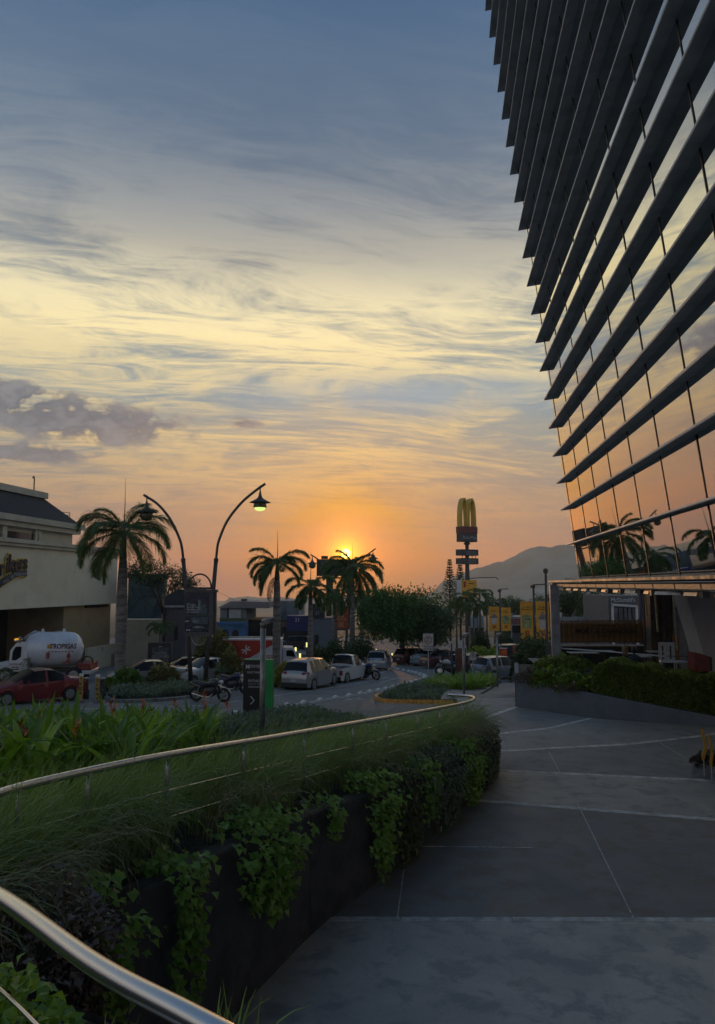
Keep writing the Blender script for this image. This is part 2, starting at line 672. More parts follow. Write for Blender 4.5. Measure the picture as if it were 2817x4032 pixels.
def sheet(name, mat_, xs, ys, zf, kind='structure'):
    V = np.array([[x, y, zf(x, y)] for y in ys for x in xs])
    nx = len(xs)
    F = np.array([[j * nx + i, j * nx + i + 1, (j + 1) * nx + i + 1, (j + 1) * nx + i] for j in range(len(ys) - 1) for i in range(nx - 1)])
    o = np_obj(name, V, F, mat_)
    tag(o, kind=kind)
    return o


def ground_z(x, y):
    if y <= 120:
        return min(zr(y), -4.6) - 0.12
    return -7.62 - 54.0 * min(1.0, (y - 120) / 1500.0) ** 0.8


sheet('ground', M_FAR, [-2500, -700, -200, -80, -40, -20, 0, 20, 40, 80, 200, 700, 2500],
      [-60, -10, 0, 10, 20, 25, 30, 40, 50, 60, 70, 80, 120, 160, 220, 320, 500, 800, 1200, 1700, 2900], ground_z)

# asphalt road with its markings
xs = list(np.linspace(-60, 40, 21))
ys = [24, 30, 40, 50, 60, 70, 80, 110]
sheet('road', M_ASPH, xs, ys, lambda x, y: zr(y))
M_LINE = mat('road_paint', (0.55, 0.55, 0.52, 1), 0.7, var=0.35, scale=3.0)


def ribbon(name, pts, w, m, dz, zf, parent=None):
    pts = [Vector((p[0], p[1], 0)) for p in pts]
    mb = MB()
    prev = None
    for i, p in enumerate(pts):
        t = (pts[min(i + 1, len(pts) - 1)] - pts[max(i - 1, 0)]).normalized()
        n = Vector((-t.y, t.x, 0))
        a, b = p + n * w / 2, p - n * w / 2
        cur = [Vector((a.x, a.y, zf(a.y) + dz)), Vector((b.x, b.y, zf(b.y) + dz))]
        if prev:
            mb.quad(prev[0], prev[1], cur[1], cur[0])
        prev = cur
    return mb.build(name, m, parent)


def rpath(pix, m=10):
    return catmull([on_road(*p) for p in pix], m)


road = bpy.data.objects['road']
LANE_PIX = [(560, 2868), (815, 2828), (1100, 2783), (1398, 2736), (1560, 2704), (1660, 2676), (1676, 2664), (1655, 2655), (1610, 2644), (1560, 2635), (1536, 2622), (1545, 2606)]
lane = rpath(LANE_PIX)
ribbon('lane_line', [p + Vector((0.16, 0, 0)) for p in lane], 0.10, M_LINE, 0.006, zr, road)
ribbon('lane_line', [p - Vector((0.16, 0, 0)) for p in lane], 0.10, M_LINE, 0.006, zr, road)
ribbon('edge_line', rpath([(300, 2792), (560, 2784), (815, 2776), (1070, 2741), (1240, 2717), (1390, 2695), (1530, 2666)]), 0.12, M_LINE, 0.006, zr, road)
ribbon('edge_line', rpath([(1180, 2803), (1330, 2779), (1462, 2756)]), 0.16, M_LINE, 0.006, zr, road)
for k in range(5):
    a = on_road(395 + k * 14, 2772 + k * 5)
    ribbon('hatch_line', [a, a + Vector((3.1, -0.5, 0))], 0.10, M_LINE, 0.006, zr, road)
for a, b in (((1355, 2758), (1420, 2748)), ((1365, 2751), (1440, 2754))):
    ribbon('arrow_mark', [on_road(*a), on_road(*b)], 0.10, M_LINE, 0.006, zr, road)
for q in ((1500, 2688, 1570, 2668), (1180, 2660, 1230, 2655), (1470, 2660, 1530, 2640)):
    ribbon('edge_line', [on_road(q[0], q[1]), on_road(q[2], q[3])], 0.1, M_LINE, 0.006, zr, road)

# raised domed lane separators along the double line
M_SEP = mat('separator_plastic', (0.62, 0.62, 0.58, 1), 0.45, var=0.25, scale=12)
sep = MB()
sep.lathe([(0.15, 0.0), (0.15, 0.025), (0.128, 0.07), (0.085, 0.105), (0.04, 0.12), (0.012, 0.122)], 12)
sep_me = sep.mesh('lane_separator', M_SEP, True)
arc, acc, last, ns = [], 0.0, lane[0], 0
for p in lane[1:]:
    acc += (p - last).length
    last = p
    if acc > 0.95 and ns < 46:
        acc = 0.0
        o = inst('lane_separator', sep_me, None, Matrix.Translation((p.x, p.y, zr(p.y) + 0.008)) @ Matrix.Diagonal((1, 1.35, 1, 1)))
        tag(o, 'white domed lane separator on the double road line', 'separator', 'domed lane separators along the double line')
        ns += 1

# ---- plaza: broad slabs stepping down by a nosing each
M_PAVE = [concrete('plaza_concrete_%d' % i, *c) for i, c in enumerate((
    ((0.290, 0.266, 0.240, 1), (0.350, 0.318, 0.280, 1), (0.195, 0.188, 0.182, 1), 0.62),
    ((0.126, 0.122, 0.120, 1), (0.152, 0.144, 0.136, 1), (0.126, 0.104, 0.086, 1), 0.62),
    ((0.215, 0.200, 0.180, 1), (0.265, 0.240, 0.208, 1), (0.148, 0.141, 0.132, 1), 0.58),
    ((0.138, 0.135, 0.131, 1), (0.158, 0.152, 0.145, 1), (0.110, 0.108, 0.108, 1), 0.65),
    ((0.176, 0.169, 0.158, 1), (0.200, 0.188, 0.172, 1), (0.134, 0.130, 0.126, 1), 0.65)))]
M_NOSE = mat('nosing_stone', (0.60, 0.58, 0.54, 1), 0.65, var=0.22, scale=5, bump=0.2)
M_JOINT = mat('joint_metal', (0.55, 0.55, 0.55, 1), 0.45, var=0.3, scale=20)

# strips as seen: (left pixel, right pixel) on the plaza
STRIPS = [((700, 3618), (2900, 3622)), ((1500, 3121), (2900, 3234)), ((1800, 3026), (2900, 3078)),
          ((1890, 2962), (2480, 2930), (2760, 2898), (2930, 2870)), ((1880, 2898), (2160, 2868), (2330, 2828)), ((1850, 2849), (2036, 2783)), ((1800, 2753), (2036, 2752))]


def slab_poly(a, b):
    """outline between two strip polylines"""
    return a + b[::-1]


S = [[on_plaza(*p) for p in s] for s in STRIPS]
near = [Vector((-6, -1.5, zp(-1.5))), Vector((12, -1.5, zp(-1.5)))]
S_all = [near] + S
plaza = thing('plaza', 'dark concrete plaza of broad slabs', 'plaza')
del plaza['label'], plaza['category']
plaza['kind'] = 'structure'


def fill(name, poly, m, dz=0.0, parent=None, th=0.0):
    mb = MB()
    n = len(poly)
    mb.add([Vector((p.x, p.y, p.z + dz)) for p in poly], [tuple(range(n))])
    if th:
        mb.add([Vector((p.x, p.y, p.z + dz)) for p in poly] + [Vector((p.x, p.y, p.z + dz - th)) for p in poly], [(k, n + k, n + (k + 1) % n, (k + 1) % n) for k in range(n)])
    o = mb.build(name, m, parent)
    for pl in o.data.polygons:
        pass
    return o


pav_order = [0, 1, 2, 3, 4, 3, 4]
step = 0.0
for i in range(len(S_all) - 1):
    a, b = S_all[i], S_all[i + 1]
    fill('slab', [Vector((p.x, p.y, p.z)) for p in a] + [Vector((p.x, p.y, p.z)) for p in b[::-1]], M_PAVE[pav_order[i]], 0.0, plaza, 0.3)
for i, s in enumerate(S):
    # nosing stones laid end to end along each strip
    w = (0.11, 0.16, 0.17, 0.17, 0.17, 0.20, 0.12)[i]
    for j in range(len(s) - 1):
        a, b = s[j], s[j + 1]
        L = (b - a).length
        n = max(1, int(L / 1.25))
        for k in range(n):
            p, q = a.lerp(b, (k + 0.004) / n), a.lerp(b, (k + 1 - 0.004) / n)
            c = (p + q) / 2
            d = q - p
            MB().box(c + Vector((0, 0, -0.045)), (d.length, w, 0.1 + 0.003 * (k % 2)), math.atan2(d.y, d.x), 0, -math.asin(d.z / d.length)).build('nosing_stone', M_NOSE, plaza)
# beyond the slabs: the open walk down to the car park
walk = MB()
yy = [S[-1][0].y, 30, 35, 40, 44]
M_WALK = concrete('walk_concrete', (0.105, 0.102, 0.098, 1), (0.125, 0.118, 0.108, 1), (0.085, 0.085, 0.083, 1), 0.65)
prev = None
for y in yy:
    xl = 2.6 + (y - 26) * 0.16
    cur = [Vector((xl, y, zp(y) - 0.004)), Vector((26, y, zp(y) - 0.004))]
    if prev:
        walk.quad(prev[0], prev[1], cur[1], cur[0])
    prev = cur
tag(walk.build('pavement', M_WALK), kind='structure')
# thin metal joints inlaid in the slabs
for (a, b) in (((1603, 3330), (1566, 3612)), ((2275, 3165), (2494, 3612)), ((2160, 2958), (2205, 3040)), ((1570, 3331), (2100, 3338)), ((2600, 2925), (2700, 2985))):
    pa, pb = on_plaza(*a), on_plaza(*b)
    d = pb - pa
    wd = 0.016 if b[1] < 3700 else 0.005
    MB().box((pa + pb) / 2 + Vector((0, 0, 0.001)), (d.length, wd, 0.008), math.atan2(d.y, d.x), 0, -math.asin(d.z / d.length)).build('joint_strip', M_JOINT if b[1] < 3700 else mat('joint_dark', (0.03, 0.03, 0.035, 1), 0.7), plaza)

# drop-off drive between the lane and the plaza
drive_px = [(1090, 2806), (1340, 2770), (1470, 2750), (1480, 2768), (1720, 2775), (1900, 2790), (1880, 2830), (1500, 2845), (1150, 2850)]
M_DRIVE = concrete('drive_paving', (0.085, 0.078, 0.076, 1), (0.100, 0.090, 0.085, 1), (0.07, 0.066, 0.066, 1), 0.7, 1.5)
dm = MB()
dp = [on_mix(*q) + Vector((0, 0, 0.012)) for q in drive_px]
c0 = sum(dp, Vector()) / len(dp)
dm.add([c0] + dp, [(0, 1 + k, 1 + (k + 1) % len(dp)) for k in range(len(dp))])
tag(dm.build('driveway', M_DRIVE), kind='structure')

# ---------------------------------------------------------------- the hills behind
M_HILL = mat('wooded_hill', (0.09, 0.125, 0.13, 1), 0.95, var=0.4, scale=0.01)
HILL = [(900, 2352), (1200, 2352), (1500, 2350), (1650, 2345), (1700, 2335), (1745, 2290), (1800, 2262), (1870, 2240), (1940, 2218), (1985, 2214), (2040, 2178), (2080, 2160), (2130, 2152),
        (2200, 2148), (2270, 2150), (2350, 2165), (2450, 2190), (2600, 2170), (2800, 2210), (3100, 2260), (3500, 2300)]


def hill_top(px):
    for a, b in zip(HILL, HILL[1:]):
        if a[0] <= px <= b[0]:
            f = (px - a[0]) / (b[0] - a[0])
            return a[1] + (b[1] - a[1]) * f
    return 2352


hv, hf = [], []
cols = list(range(900, 3501, 13))
DH = 2300.0
for i, px in enumerate(cols):
    py = hill_top(px) + R(-2.5, 2.5) + 3 * math.sin(px * 0.05)
    c = P(px, py, DH)
    for j in range(9):
        f = j / 8
        hv.append((c.x * (1 - 0.10 * (1 - f)), c.y - 700 * (1 - f) ** 1.4, -72 + (c.z + 72) * f ** 1.1 * (1 + (0.10 * math.sin(px * 0.021 + j * 1.3) if j < 8 else 0))))
    for f in (0.55, 0.0):
        hv.append((c.x, c.y + 500 * (1 - f), -72 + (c.z + 72) * f))
m_ = 11
for i in range(len(cols) - 1):
    for j in range(m_ - 1):
        hf.append((i * m_ + j, (i + 1) * m_ + j, (i + 1) * m_ + j + 1, i * m_ + j + 1))
tag(np_obj('hills', np.array(hv), np.array(hf), M_HILL, smooth=True), kind='structure')

# ---------------------------------------------------------------- office tower leaning out over the walk
TH = math.radians(6.25)
FD = Vector((math.sin(TH), math.cos(TH), 0))          # along the facade, away from the camera
FN = Vector((-math.cos(TH), math.sin(TH), 0))         # out towards the street
LAM = math.radians(7.0)
FU = (Vector((0, 0, 1)) * math.cos(LAM) + FN * math.sin(LAM))
FNN = (FN * math.cos(LAM) - Vector((0, 0, 1)) * math.sin(LAM))
B0 = P(2288, 2283, 25.1)                               # foot of the far edge of the glass
M_MIRROR = mat('mirror_glass', (0.60, 0.63, 0.65, 1), 0.015, metal=1.0, var=0.0)
M_FIN = mat('fin_aluminium', (0.60, 0.64, 0.66, 1), 0.5, metal=0.0, var=0.12, scale=1.5)
M_MULL = mat('mullion_dark', (0.025, 0.027, 0.03, 1), 0.5, var=0.1)
M_DARKWALL = mat('tower_side_cladding', (0.10, 0.10, 0.10, 1), 0.6, var=0.15)
tower = thing('office_tower', 'leaning mirror glass office tower with long dark horizontal fins', 'building', B0)
ROWS = [1.34, 2.5, 3.4, 4.32, 5.27]
while len(ROWS) < 24:
    ROWS.append(ROWS[-1] + 0.97 + 0.004 * len(ROWS))
ROWS = [(z - B0.z) / math.cos(LAM) for z in ROWS]
LEN = 33.0                                             # facade length towards and past the camera
PW = 2.11
NP = 16


def fac(s, t, n=0.0):
    """s metres along the facade from the far edge towards the camera, t up the slope, n outwards"""
    return -FD * s + FU * t + FNN * n


HID = []


def proj0(p):
    c, s = math.cos(PITCH), math.sin(PITCH)
    f = p.y * c + p.z * s
    return (CX + FPX * p.x / f, CY - FPX * (-p.y * s + p.z * c) / f) if f > 0.3 else (-9e9, 0)


# glass panes, one for each bay of each row the picture shows
pane_cache = {}
zs = [0.0] + ROWS
for r in range(len(zs) - 1):
    for k in range(NP):
        s0, s1 = k * PW + 0.012 - (0.30 if k == 0 else 0), (k + 1) * PW - 0.012
        t0, t1 = zs[r], zs[r + 1]
        mid = B0 + fac((s0 + s1) / 2, (t0 + t1) / 2)
        if mid.y < 0.5 or not any(-60 < q[0] < 2880 and -60 < q[1] < 2400 for q in (proj0(B0 + fac(a_, b_)) for a_ in (s0, s1) for b_ in (t0, t1))):
            HID.append((s0, s1, t0, t1))
            continue
        key = (round(s1 - s0, 3), round(t1 - t0, 3))
        if key not in pane_cache:
            mb = MB()
            a, b, c, d = fac(0, 0), fac(s1 - s0, 0), fac(s1 - s0, t1 - t0), fac(0, t1 - t0)
            bk = FNN * -0.03
            mb.add([a, b, c, d, a + bk, b + bk, c + bk, d + bk], [(0, 1, 2, 3), (7, 6, 5, 4), (0, 4, 5, 1), (1, 5, 6, 2), (2, 6, 7, 3), (3, 7, 4, 0)])
            pane_cache[key] = mb.mesh('glass_pane', M_MIRROR)
        tilt = Matrix.Rotation(R(-0.0022, 0.0022), 4, FU) @ Matrix.Rotation(R(-0.0022, 0.0022), 4, FD)
        inst('glass_pane', pane_cache[key], tower, Matrix.Translation(fac(s0, t0)) @ tilt)
hid = MB()
for (s0, s1, t0, t1) in HID:
    hid.quad(fac(s0, t0), fac(s1, t0), fac(s1, t1), fac(s0, t1))
tag(hid.build('glass_beyond_frame', M_MIRROR, tower), kind='stuff')
# mullions proud of the glass
mull = {}
for r in range(len(zs) - 1):
    for k in range(0, NP):
        s = k * PW
        if not any(-60 < q[0] < 2880 and -60 < q[1] < 2400 for q in (proj0(B0 + fac(s, zs[r])), proj0(B0 + fac(s, zs[r + 1])))):
            continue
        h = zs[r + 1] - zs[r] - 0.06
        key = round(h, 3)
        if key not in mull:
            mb = MB()
            q = [fac(-0.015, 0, -0.01), fac(0.015, 0, -0.01), fac(0.015, 0, 0.014), fac(-0.015, 0, 0.014)]
            mb.loft([[p for p in q], [p + FU * h for p in q]])
            mull[key] = mb.mesh('mullion', M_MULL)
        inst('mullion', mull[key], tower, Matrix.Translation(fac(s, zs[r] + 0.03)))
# long fins: thin blades with a sharp outer edge
DEP = 0.248
for i, t in enumerate(ROWS):
    mb = MB()
    dep = DEP if i else 0.23
    q = [fac(0, -0.02, -0.02), fac(0, -0.02, dep * 0.97), fac(0, -0.004, dep), fac(0, 0.025, dep * 0.97), fac(0, 0.05, -0.02)]
    cut = -FD * (-0.45)
    q0 = [p + FD * 0.40 for p in q]
    mb.loft([q0, [p - FD * LEN for p in q]])
    o = mb.build('sun_fin', M_FIN, tower)
    o.location = FU * t
# the mass behind the glass and the end wall
mb = MB()
T = zs[-1]
base = [fac(-0.28, -0.1, -0.05), fac(LEN, -0.1, -0.05), fac(LEN, -0.1, -14), fac(-0.28, -0.1, -14)]
top = [p + FU * (T + 0.1) for p in base]
mb.loft([base, top])
mb.build('tower_core', M_DARKWALL, tower)

# ---- terrace canopy at the tower's foot
M_BEAM = mat('canopy_steel', (0.16, 0.14, 0.13, 1), 0.55, var=0.2, scale=3)
M_CAS = mat('awning_metal', (0.62, 0.55, 0.48, 1), 0.38, metal=0.35, var=0.18, scale=4, stretch=(1, 1, 8))
M_POST = mat('grey_post_paint', (0.22, 0.23, 0.25, 1), 0.5, var=0.15, scale=3)
C0 = P(2160, 2291, 28.6)
canopy = thing('terrace_canopy', 'flat steel terrace canopy with retracted awnings under the mirror glass tower', 'canopy', C0)


def cn(s, n, z):
    return -FD * s + FN * n + Vector((0, 0, z))


def cbox(mb, s0, s1, n0, n1, z0, z1):
    q = [cn(s0, n0, z0), cn(s0, n1, z0), cn(s0, n1, z1), cn(s0, n0, z1)]
    return mb.loft([q, [p - FD * (s1 - s0) for p in q]])


mb = MB()
cbox(mb, -0.1, 24, -0.12, 0.0, -0.02, 0.045)
mb.build('front_beam', M_BEAM, canopy, bevel=0.008)
mb = MB()
cbox(mb, 0.4, 24, -1.6, -0.14, -0.0, 0.02)
mb.build('roof_sheet', M_BEAM, canopy)
mb = MB()
cbox(mb, -0.1, 0.08, -5.5, -0.13, -0.16, -0.035)
mb.build('end_beam', M_BEAM, canopy)
mb = MB()
q = [cn(0.0, -0.33, -0.1), cn(0.0, -0.02, -0.1), cn(0.26, -0.02, -0.1), cn(0.26, -0.33, -0.1)]
mb.loft([q, [p + Vector((0.05, 0, -3.4)) for p in q]])
mb.build('post', M_POST, canopy, bevel=0.015)
cas = MB()
prof = [(-0.36, -0.055), (-0.07, -0.07), (0.0, -0.085), (-0.01, -0.175), (-0.07, -0.205), (-0.36, -0.19)]
q = [cn(0.0, a, b) for a, b in prof]
cas.loft([q, [p - FD * 1.40 for p in q]])
cas_me = cas.mesh('awning_cassette', M_CAS)
rib = MB()
q = [cn(-0.012, a * 1.02 + 0.006, b - 0.004) for a, b in prof]
rib.loft([q, [p - FD * 0.03 for p in q]])
rib_me = rib.mesh('cassette_joint', M_BEAM)
ht = MB()
q = [cn(0, -0.24, -0.215), cn(0, -0.08, -0.23), cn(0, -0.06, -0.29), cn(0, -0.24, -0.28)]
ht.loft([q, [p - FD * 0.62 for p in q]])
ht_me = ht.mesh('terrace_heater', mat('heater_metal', (0.45, 0.43, 0.41, 1), 0.35, metal=0.4, var=0.15))
br = MB()
br.span((-0.06, -0.06, -0.06), (0.06, 0.06, 0.05))
br_me = br.mesh('heater_bracket', mat('heater_dark', (0.10, 0.10, 0.10, 1), 0.5))
for k in range(13):
    s = 0.55 + k * 1.425
    off = cn(s, -0.22, 0.0)
    c_ = inst('awning_cassette', cas_me, canopy, Matrix.Translation(off))
    inst('cassette_joint', rib_me, canopy, Matrix.Translation(off))
    if k < 12:
        rot = Matrix.Translation(cn(0.3, -0.15, -0.25)) @ Matrix.Rotation(R(-0.15, 0.15) + (0.5 if k == 9 else 0), 4, 'Z') @ Matrix.Translation(-cn(0.3, -0.15, -0.25))
        h_ = inst('terrace_heater', ht_me, canopy, Matrix.Translation(off + cn(0.35, 0, 0)) @ rot)
        inst('heater_bracket', br_me, h_, Matrix.Translation(cn(0.75, -0.15, -0.26)))

# ---------------------------------------------------------------- curved planter wall, handrail, planting
RAILP = [P(1900, 4620, 1.62), P(1250, 4272, 1.80), P(760, 4008, 2.06), P(374, 3799, 2.4), P(0, 3531, 3.02), (-2.05, 3.75, -1.27), (-2.42, 4.55, -1.36), P(-6, 3124, 5.35),
         P(300, 3046, 6.15), P(660, 2972, 7.2), P(1079, 2902, 9.2), P(1459, 2836, 11.9), P(1700, 2793, 14.3), P(1810, 2772, 15.9), P(1862, 2757, 16.9), P(1866, 2746, 17.6), P(1830, 2739, 18.0), P(1765, 2735, 18.2)]
RAIL = catmull(RAILP, 14)
WALLP = [(1.6, 3.05), (0.8, 3.2), (-0.1, 3.36), (-0.6, 3.52), (-1.3, 3.78), (-1.72, 4.15), (-1.93, 4.7), (-1.82, 5.4), (-1.23, 7.05), (-0.53, 9.03), (0.04, 10.2), (0.70, 11.6), (1.52, 13.4), (2.2, 15.0), (2.85, 16.8), (3.05, 17.8), (2.85, 18.6), (2.2, 19.0)]
WALL = catmull([Vector((x, y, 0)) for x, y in WALLP], 8)
M_STEEL = mat('brushed_steel', (0.62, 0.60, 0.58, 1), 0.24, metal=1.0, var=0.0)
M_WALL = concrete('planter_concrete', (0.022, 0.023, 0.026, 1), (0.034, 0.034, 0.035, 1), (0.013, 0.014, 0.017, 1), 0.6, 1.4, 0.4)


def rail_z(p):
    q = min(RAIL, key=lambda r: (r.x - p.x) ** 2 + (r.y - p.y) ** 2)
    return q.z


def bed_z(x, y):
    """soil level next to the rail"""
    q = min(RAIL, key=lambda r: (r.x - x) ** 2 + (r.y - y) ** 2)
    return q.z - 0.86


wall = thing('planter_wall', 'dark curved concrete planter wall beside the plaza', 'wall')
segs = [(0, 36), (36, 72), (72, 100), (100, len(WALL) - 1)]
for a, b in segs:
    mb = MB()
    rings = []
    for i in range(a, b + 1):
        p = WALL[i]
        t_ = (WALL[min(i + 1, len(WALL) - 1)] - WALL[max(i - 1, 0)]).normalized()
        n_ = Vector((-t_.y, t_.x, 0))                  # away from the plaza
        off = t_ * (0.006 if i == a else (-0.006 if i == b else 0))
        zt = bed_z(p.x, p.y) + 0.04
        zb = zp(p.y) - 0.3
        q = p + off
        rings.append([(q.x, q.y, zb), (q.x, q.y, zt - 0.02), (q.x + n_.x * 0.02, q.y + n_.y * 0.02, zt), (q.x + n_.x * 0.20, q.y + n_.y * 0.20, zt), (q.x + n_.x * 0.20, q.y + n_.y * 0.20, zb)])
    mb.loft(rings)
    mb.build('wall_panel', M_WALL, wall)

# soil surface: from the wall back to the road's near edge
EDGE = catmull([Vector((-22, 16, 0)), Vector((-16, 21, 0)), Vector((-11, 25.2, 0)), on_road(760, 2852), on_road(1000, 2826), on_road(1190, 2806), Vector((-0.7, 25.0, 0)), Vector((0.2, 21.5, 0)), Vector((1.3, 19.8, 0)), Vector((2.3, 19.1, 0))], 10)
soil = MB()
NR, NC = 60, 14
for i in range(NR + 1):
    f = i / NR
    w_ = WALL[min(int(f * (len(WALL) - 1) * 0.82 + len(WALL) * 0.18), len(WALL) - 1)]
    e_ = EDGE[min(int(f * (len(EDGE) - 1)), len(EDGE) - 1)]
    z0 = bed_z(w_.x, w_.y)
    z1 = zr(max(e_.y, 25)) + 0.10 if e_.y > 24 else max(-4.4, zp(e_.y) + 0.05 if e_.x > -3 else -4.4)
    for j in range(NC + 1):
        g = j / NC
        soil.v.append((w_.x + (e_.x - w_.x) * g, w_.y + (e_.y - w_.y) * g, z0 + (z1 - z0) * g ** 1.15 + R(-0.02, 0.02)))
for i in range(NR):
    for j in range(NC):
        a = i * (NC + 1) + j
        soil.f.append((a, a + 1, a + NC + 2, a + NC + 1))
soil_o = tag(soil.build('planting_bed', M_SOIL, smooth=True), kind='structure')
from mathutils.bvhtree import BVHTree
SOIL_BVH = BVHTree.FromPolygons([Vector(v) for v in soil.v], soil.f)
# the near side of the planter, between the rail and the wall
ns = MB()
pa = [RAIL[i] for i in range(0, 100, 3)]
prev = None
for i, q in enumerate(pa):
    w_ = min(WALL, key=lambda r: (r.x - q.x) ** 2 + (r.y - q.y) ** 2) if i else WALL[0]
    w_ = WALL[min(int(i / len(pa) * 62), len(WALL) - 1)]
    o_ = q + (q - w_).normalized() * 0.4
    cur = [Vector((w_.x, w_.y, q.z - 0.86)), Vector((o_.x, o_.y, q.z - 0.86))]
    if prev:
        ns.quad(prev[0], prev[1], cur[1], cur[0])
    prev = cur
tag(ns.build('planting_bed', M_SOIL), kind='structure')


def soil_at(x, y, default=-3.0):
    h = SOIL_BVH.ray_cast(Vector((x, y, 50)), Vector((0, 0, -1)))
    return h[0].z if h[0] is not None else default


# ---- handrail
rail = thing('handrail', 'curved brushed steel handrail with thin cables above the planter', 'railing')
MB().tube(RAIL, 0.031, 16).build('top_rail', M_STEEL, rail, smooth=True)
for dz in (-0.32, -0.56):
    lst = [p + Vector((0, 0, dz)) for p in RAIL[20:-6:2]]
    MB().tube(lst, 0.009, 6).build('cable', M_STEEL, rail, smooth=True)
posts_px = [75, 357, 663, 957, 1200, 1380, 1520, 1640, 1735, 1825]


def proj(p):
    c, s = math.cos(PITCH), math.sin(PITCH)
    f = p.y * c + p.z * s
    up = -p.y * s + p.z * c
    return (CX + FPX * p.x / f, CY - FPX * up / f) if f > 0.05 else (-9e9, 0)


idx = []
for px in posts_px:
    idx.append(min(range(95, len(RAIL)), key=lambda i: abs(proj(RAIL[i])[0] - px) + (0 if i < 205 else 400)))
idx += [24, 90]
pm = MB()
pm.lathe([(0.021, -0.92), (0.021, -0.10), (0.019, -0.095), (0.009, -0.09), (0.009, -0.02)], 10)
pm.lathe([(0.03, -0.03), (0.03, -0.02), (0.012, -0.018)], 10)
pm.lathe([(0.05, -0.86), (0.05, -0.85), (0.022, -0.845)], 12)
post_me = pm.mesh('post', mat('post_steel', (0.34, 0.35, 0.35, 1), 0.32, metal=0.9, var=0.1, scale=30), True)
for i in idx:
    inst('post', post_me, rail, Matrix.Translation(RAIL[i]))


# ---- fountain grass leaning over the rail
def rail_frames(i0, i1):
    out = []
    for i in range(i0, i1):
        p = RAIL[i]
        t_ = (RAIL[min(i + 1, len(RAIL) - 1)] - RAIL[max(i - 1, 0)])
        t_.z = 0
        t_.normalize()
        out.append((p, t_, Vector((t_.y, -t_.x, 0))))    # last: towards the plaza
    return out


FR = rail_frames(78, len(RAIL))
M_GRASS = leaf_mat('fountain_grass', (0.080, 0.125, 0.042, 1), (0.170, 0.210, 0.095, 1), 0.30, 0.5)
M_GRASS2 = leaf_mat('fresh_grass', (0.085, 0.145, 0.032, 1), (0.165, 0.220, 0.062, 1), 0.35, 0.5)


def grass(name, n, frames, back, length, lean, spread, m, label, wid=0.008, seed=3, z_off=0.0):
    rg = np.random.default_rng(seed)
    k = 7
    fi = rg.integers(0, len(frames), n)
    pos = np.array([frames[i][0][:] for i in fi])
    tan = np.array([frames[i][1][:] for i in fi])
    out = np.array([frames[i][2][:] for i in fi])
    b = rg.uniform(back[0], back[1], (n, 1))
    # tufts: blades share their root
    tuft = rg.integers(0, max(4, n // 32), n)
    tr = np.random.default_rng(seed + 1)
    tf = tr.integers(0, len(frames), tuft.max() + 1)
    tb = tr.uniform(back[0], back[1], tuft.max() + 1)
    pos = np.array([frames[i][0][:] for i in tf])[tuft]
    tan = np.array([frames[i][1][:] for i in tf])[tuft]
    out = np.array([frames[i][2][:] for i in tf])[tuft]
    b = tb[tuft][:, None]
    root = pos + out * b + rg.normal(0, 0.055, (n, 3)) * np.array([1, 1, 0.1])
    root[:, 2] = pos[:, 2] - 0.86 + z_off - 0.03 * np.abs(b[:, 0])
    for q in range(n):
        if b[q, 0] < -0.35:
            root[q, 2] = soil_at(root[q, 0], root[q, 1], root[q, 2])
    L = rg.uniform(length[0], length[1], (n, 1))
    ang = rg.normal(0, spread, (n, 1))
    h = out * np.cos(ang) + tan * np.sin(ang)
    le = rg.uniform(lean[0], lean[1], (n, 1))
    pts = np.zeros((n, k, 3))
    cur = root.copy()
    th = np.radians(rg.uniform(74, 92, (n, 1)))
    for j in range(k):
        pts[:, j] = cur
        d = h * np.cos(th) + np.array([0, 0, 1]) * np.sin(th)
        cur = cur + d * L / (k - 1)
        th = th - le * (0.5 + j / k)
    side = np.cross(h, np.array([0, 0, 1.0]))
    side = unit(side + rg.normal(0, 0.5, (n, 3)))
    w = wid * np.array([0.9, 1.0, 1.0, 0.9, 0.75, 0.5, 0.12])
    V, F = strip_arrays(pts, side, w)
    o = np_obj(name, V, F, m)
    tag(o, label, 'grass', kind='stuff')
    return o


GN = FR[:-42]
grass('fountain_grass', 9000, GN, (-0.95, 0.12), (0.6, 1.25), (0.14, 0.60), 0.85, M_GRASS, 'long arching fountain grass spilling through the handrail', 0.008, 3)
grass('upright_grass', 5200, GN[30:], (-1.5, -0.5), (0.45, 0.85), (0.05, 0.25), 0.9, M_GRASS2, 'fresh green grass standing behind the handrail', 0.008, 9)
grass('dry_grass', 900, GN, (0.0, 0.32), (0.7, 1.25), (0.42, 0.75), 0.7, leaf_mat('dry_blades', (0.12, 0.11, 0.06, 1), (0.20, 0.19, 0.12, 1), 0.2, 0.6), 'thin pale dry blades hanging over the planter wall', 0.006, 12)
grass('near_grass', 160, rail_frames(24, 60), (0.3, 0.9), (0.22, 0.42), (0.02, 0.3), 1.6, M_GRASS2, 'stiff grass blades under the near handrail', 0.012, 15)


# ---- trailing vines over the wall
M_VINE = leaf_mat('vine_leaf', (0.060, 0.135, 0.026, 1), (0.165, 0.255, 0.055, 1), 0.30, 0.4)
M_VINE_B = leaf_mat('vine_leaf_bright', (0.085, 0.16, 0.025, 1), (0.150, 0.23, 0.040, 1), 0.32, 0.4)
M_VINE_P = leaf_mat('vine_leaf_purple', (0.040, 0.030, 0.028, 1), (0.120, 0.090, 0.080, 1), 0.15, 0.4)
M_VINE_G = leaf_mat('vine_leaf_grey', (0.045, 0.070, 0.045, 1), (0.085, 0.105, 0.075, 1), 0.2, 0.5)
M_STEM = mat('vine_stem', (0.05, 0.06, 0.025, 1), 0.7)


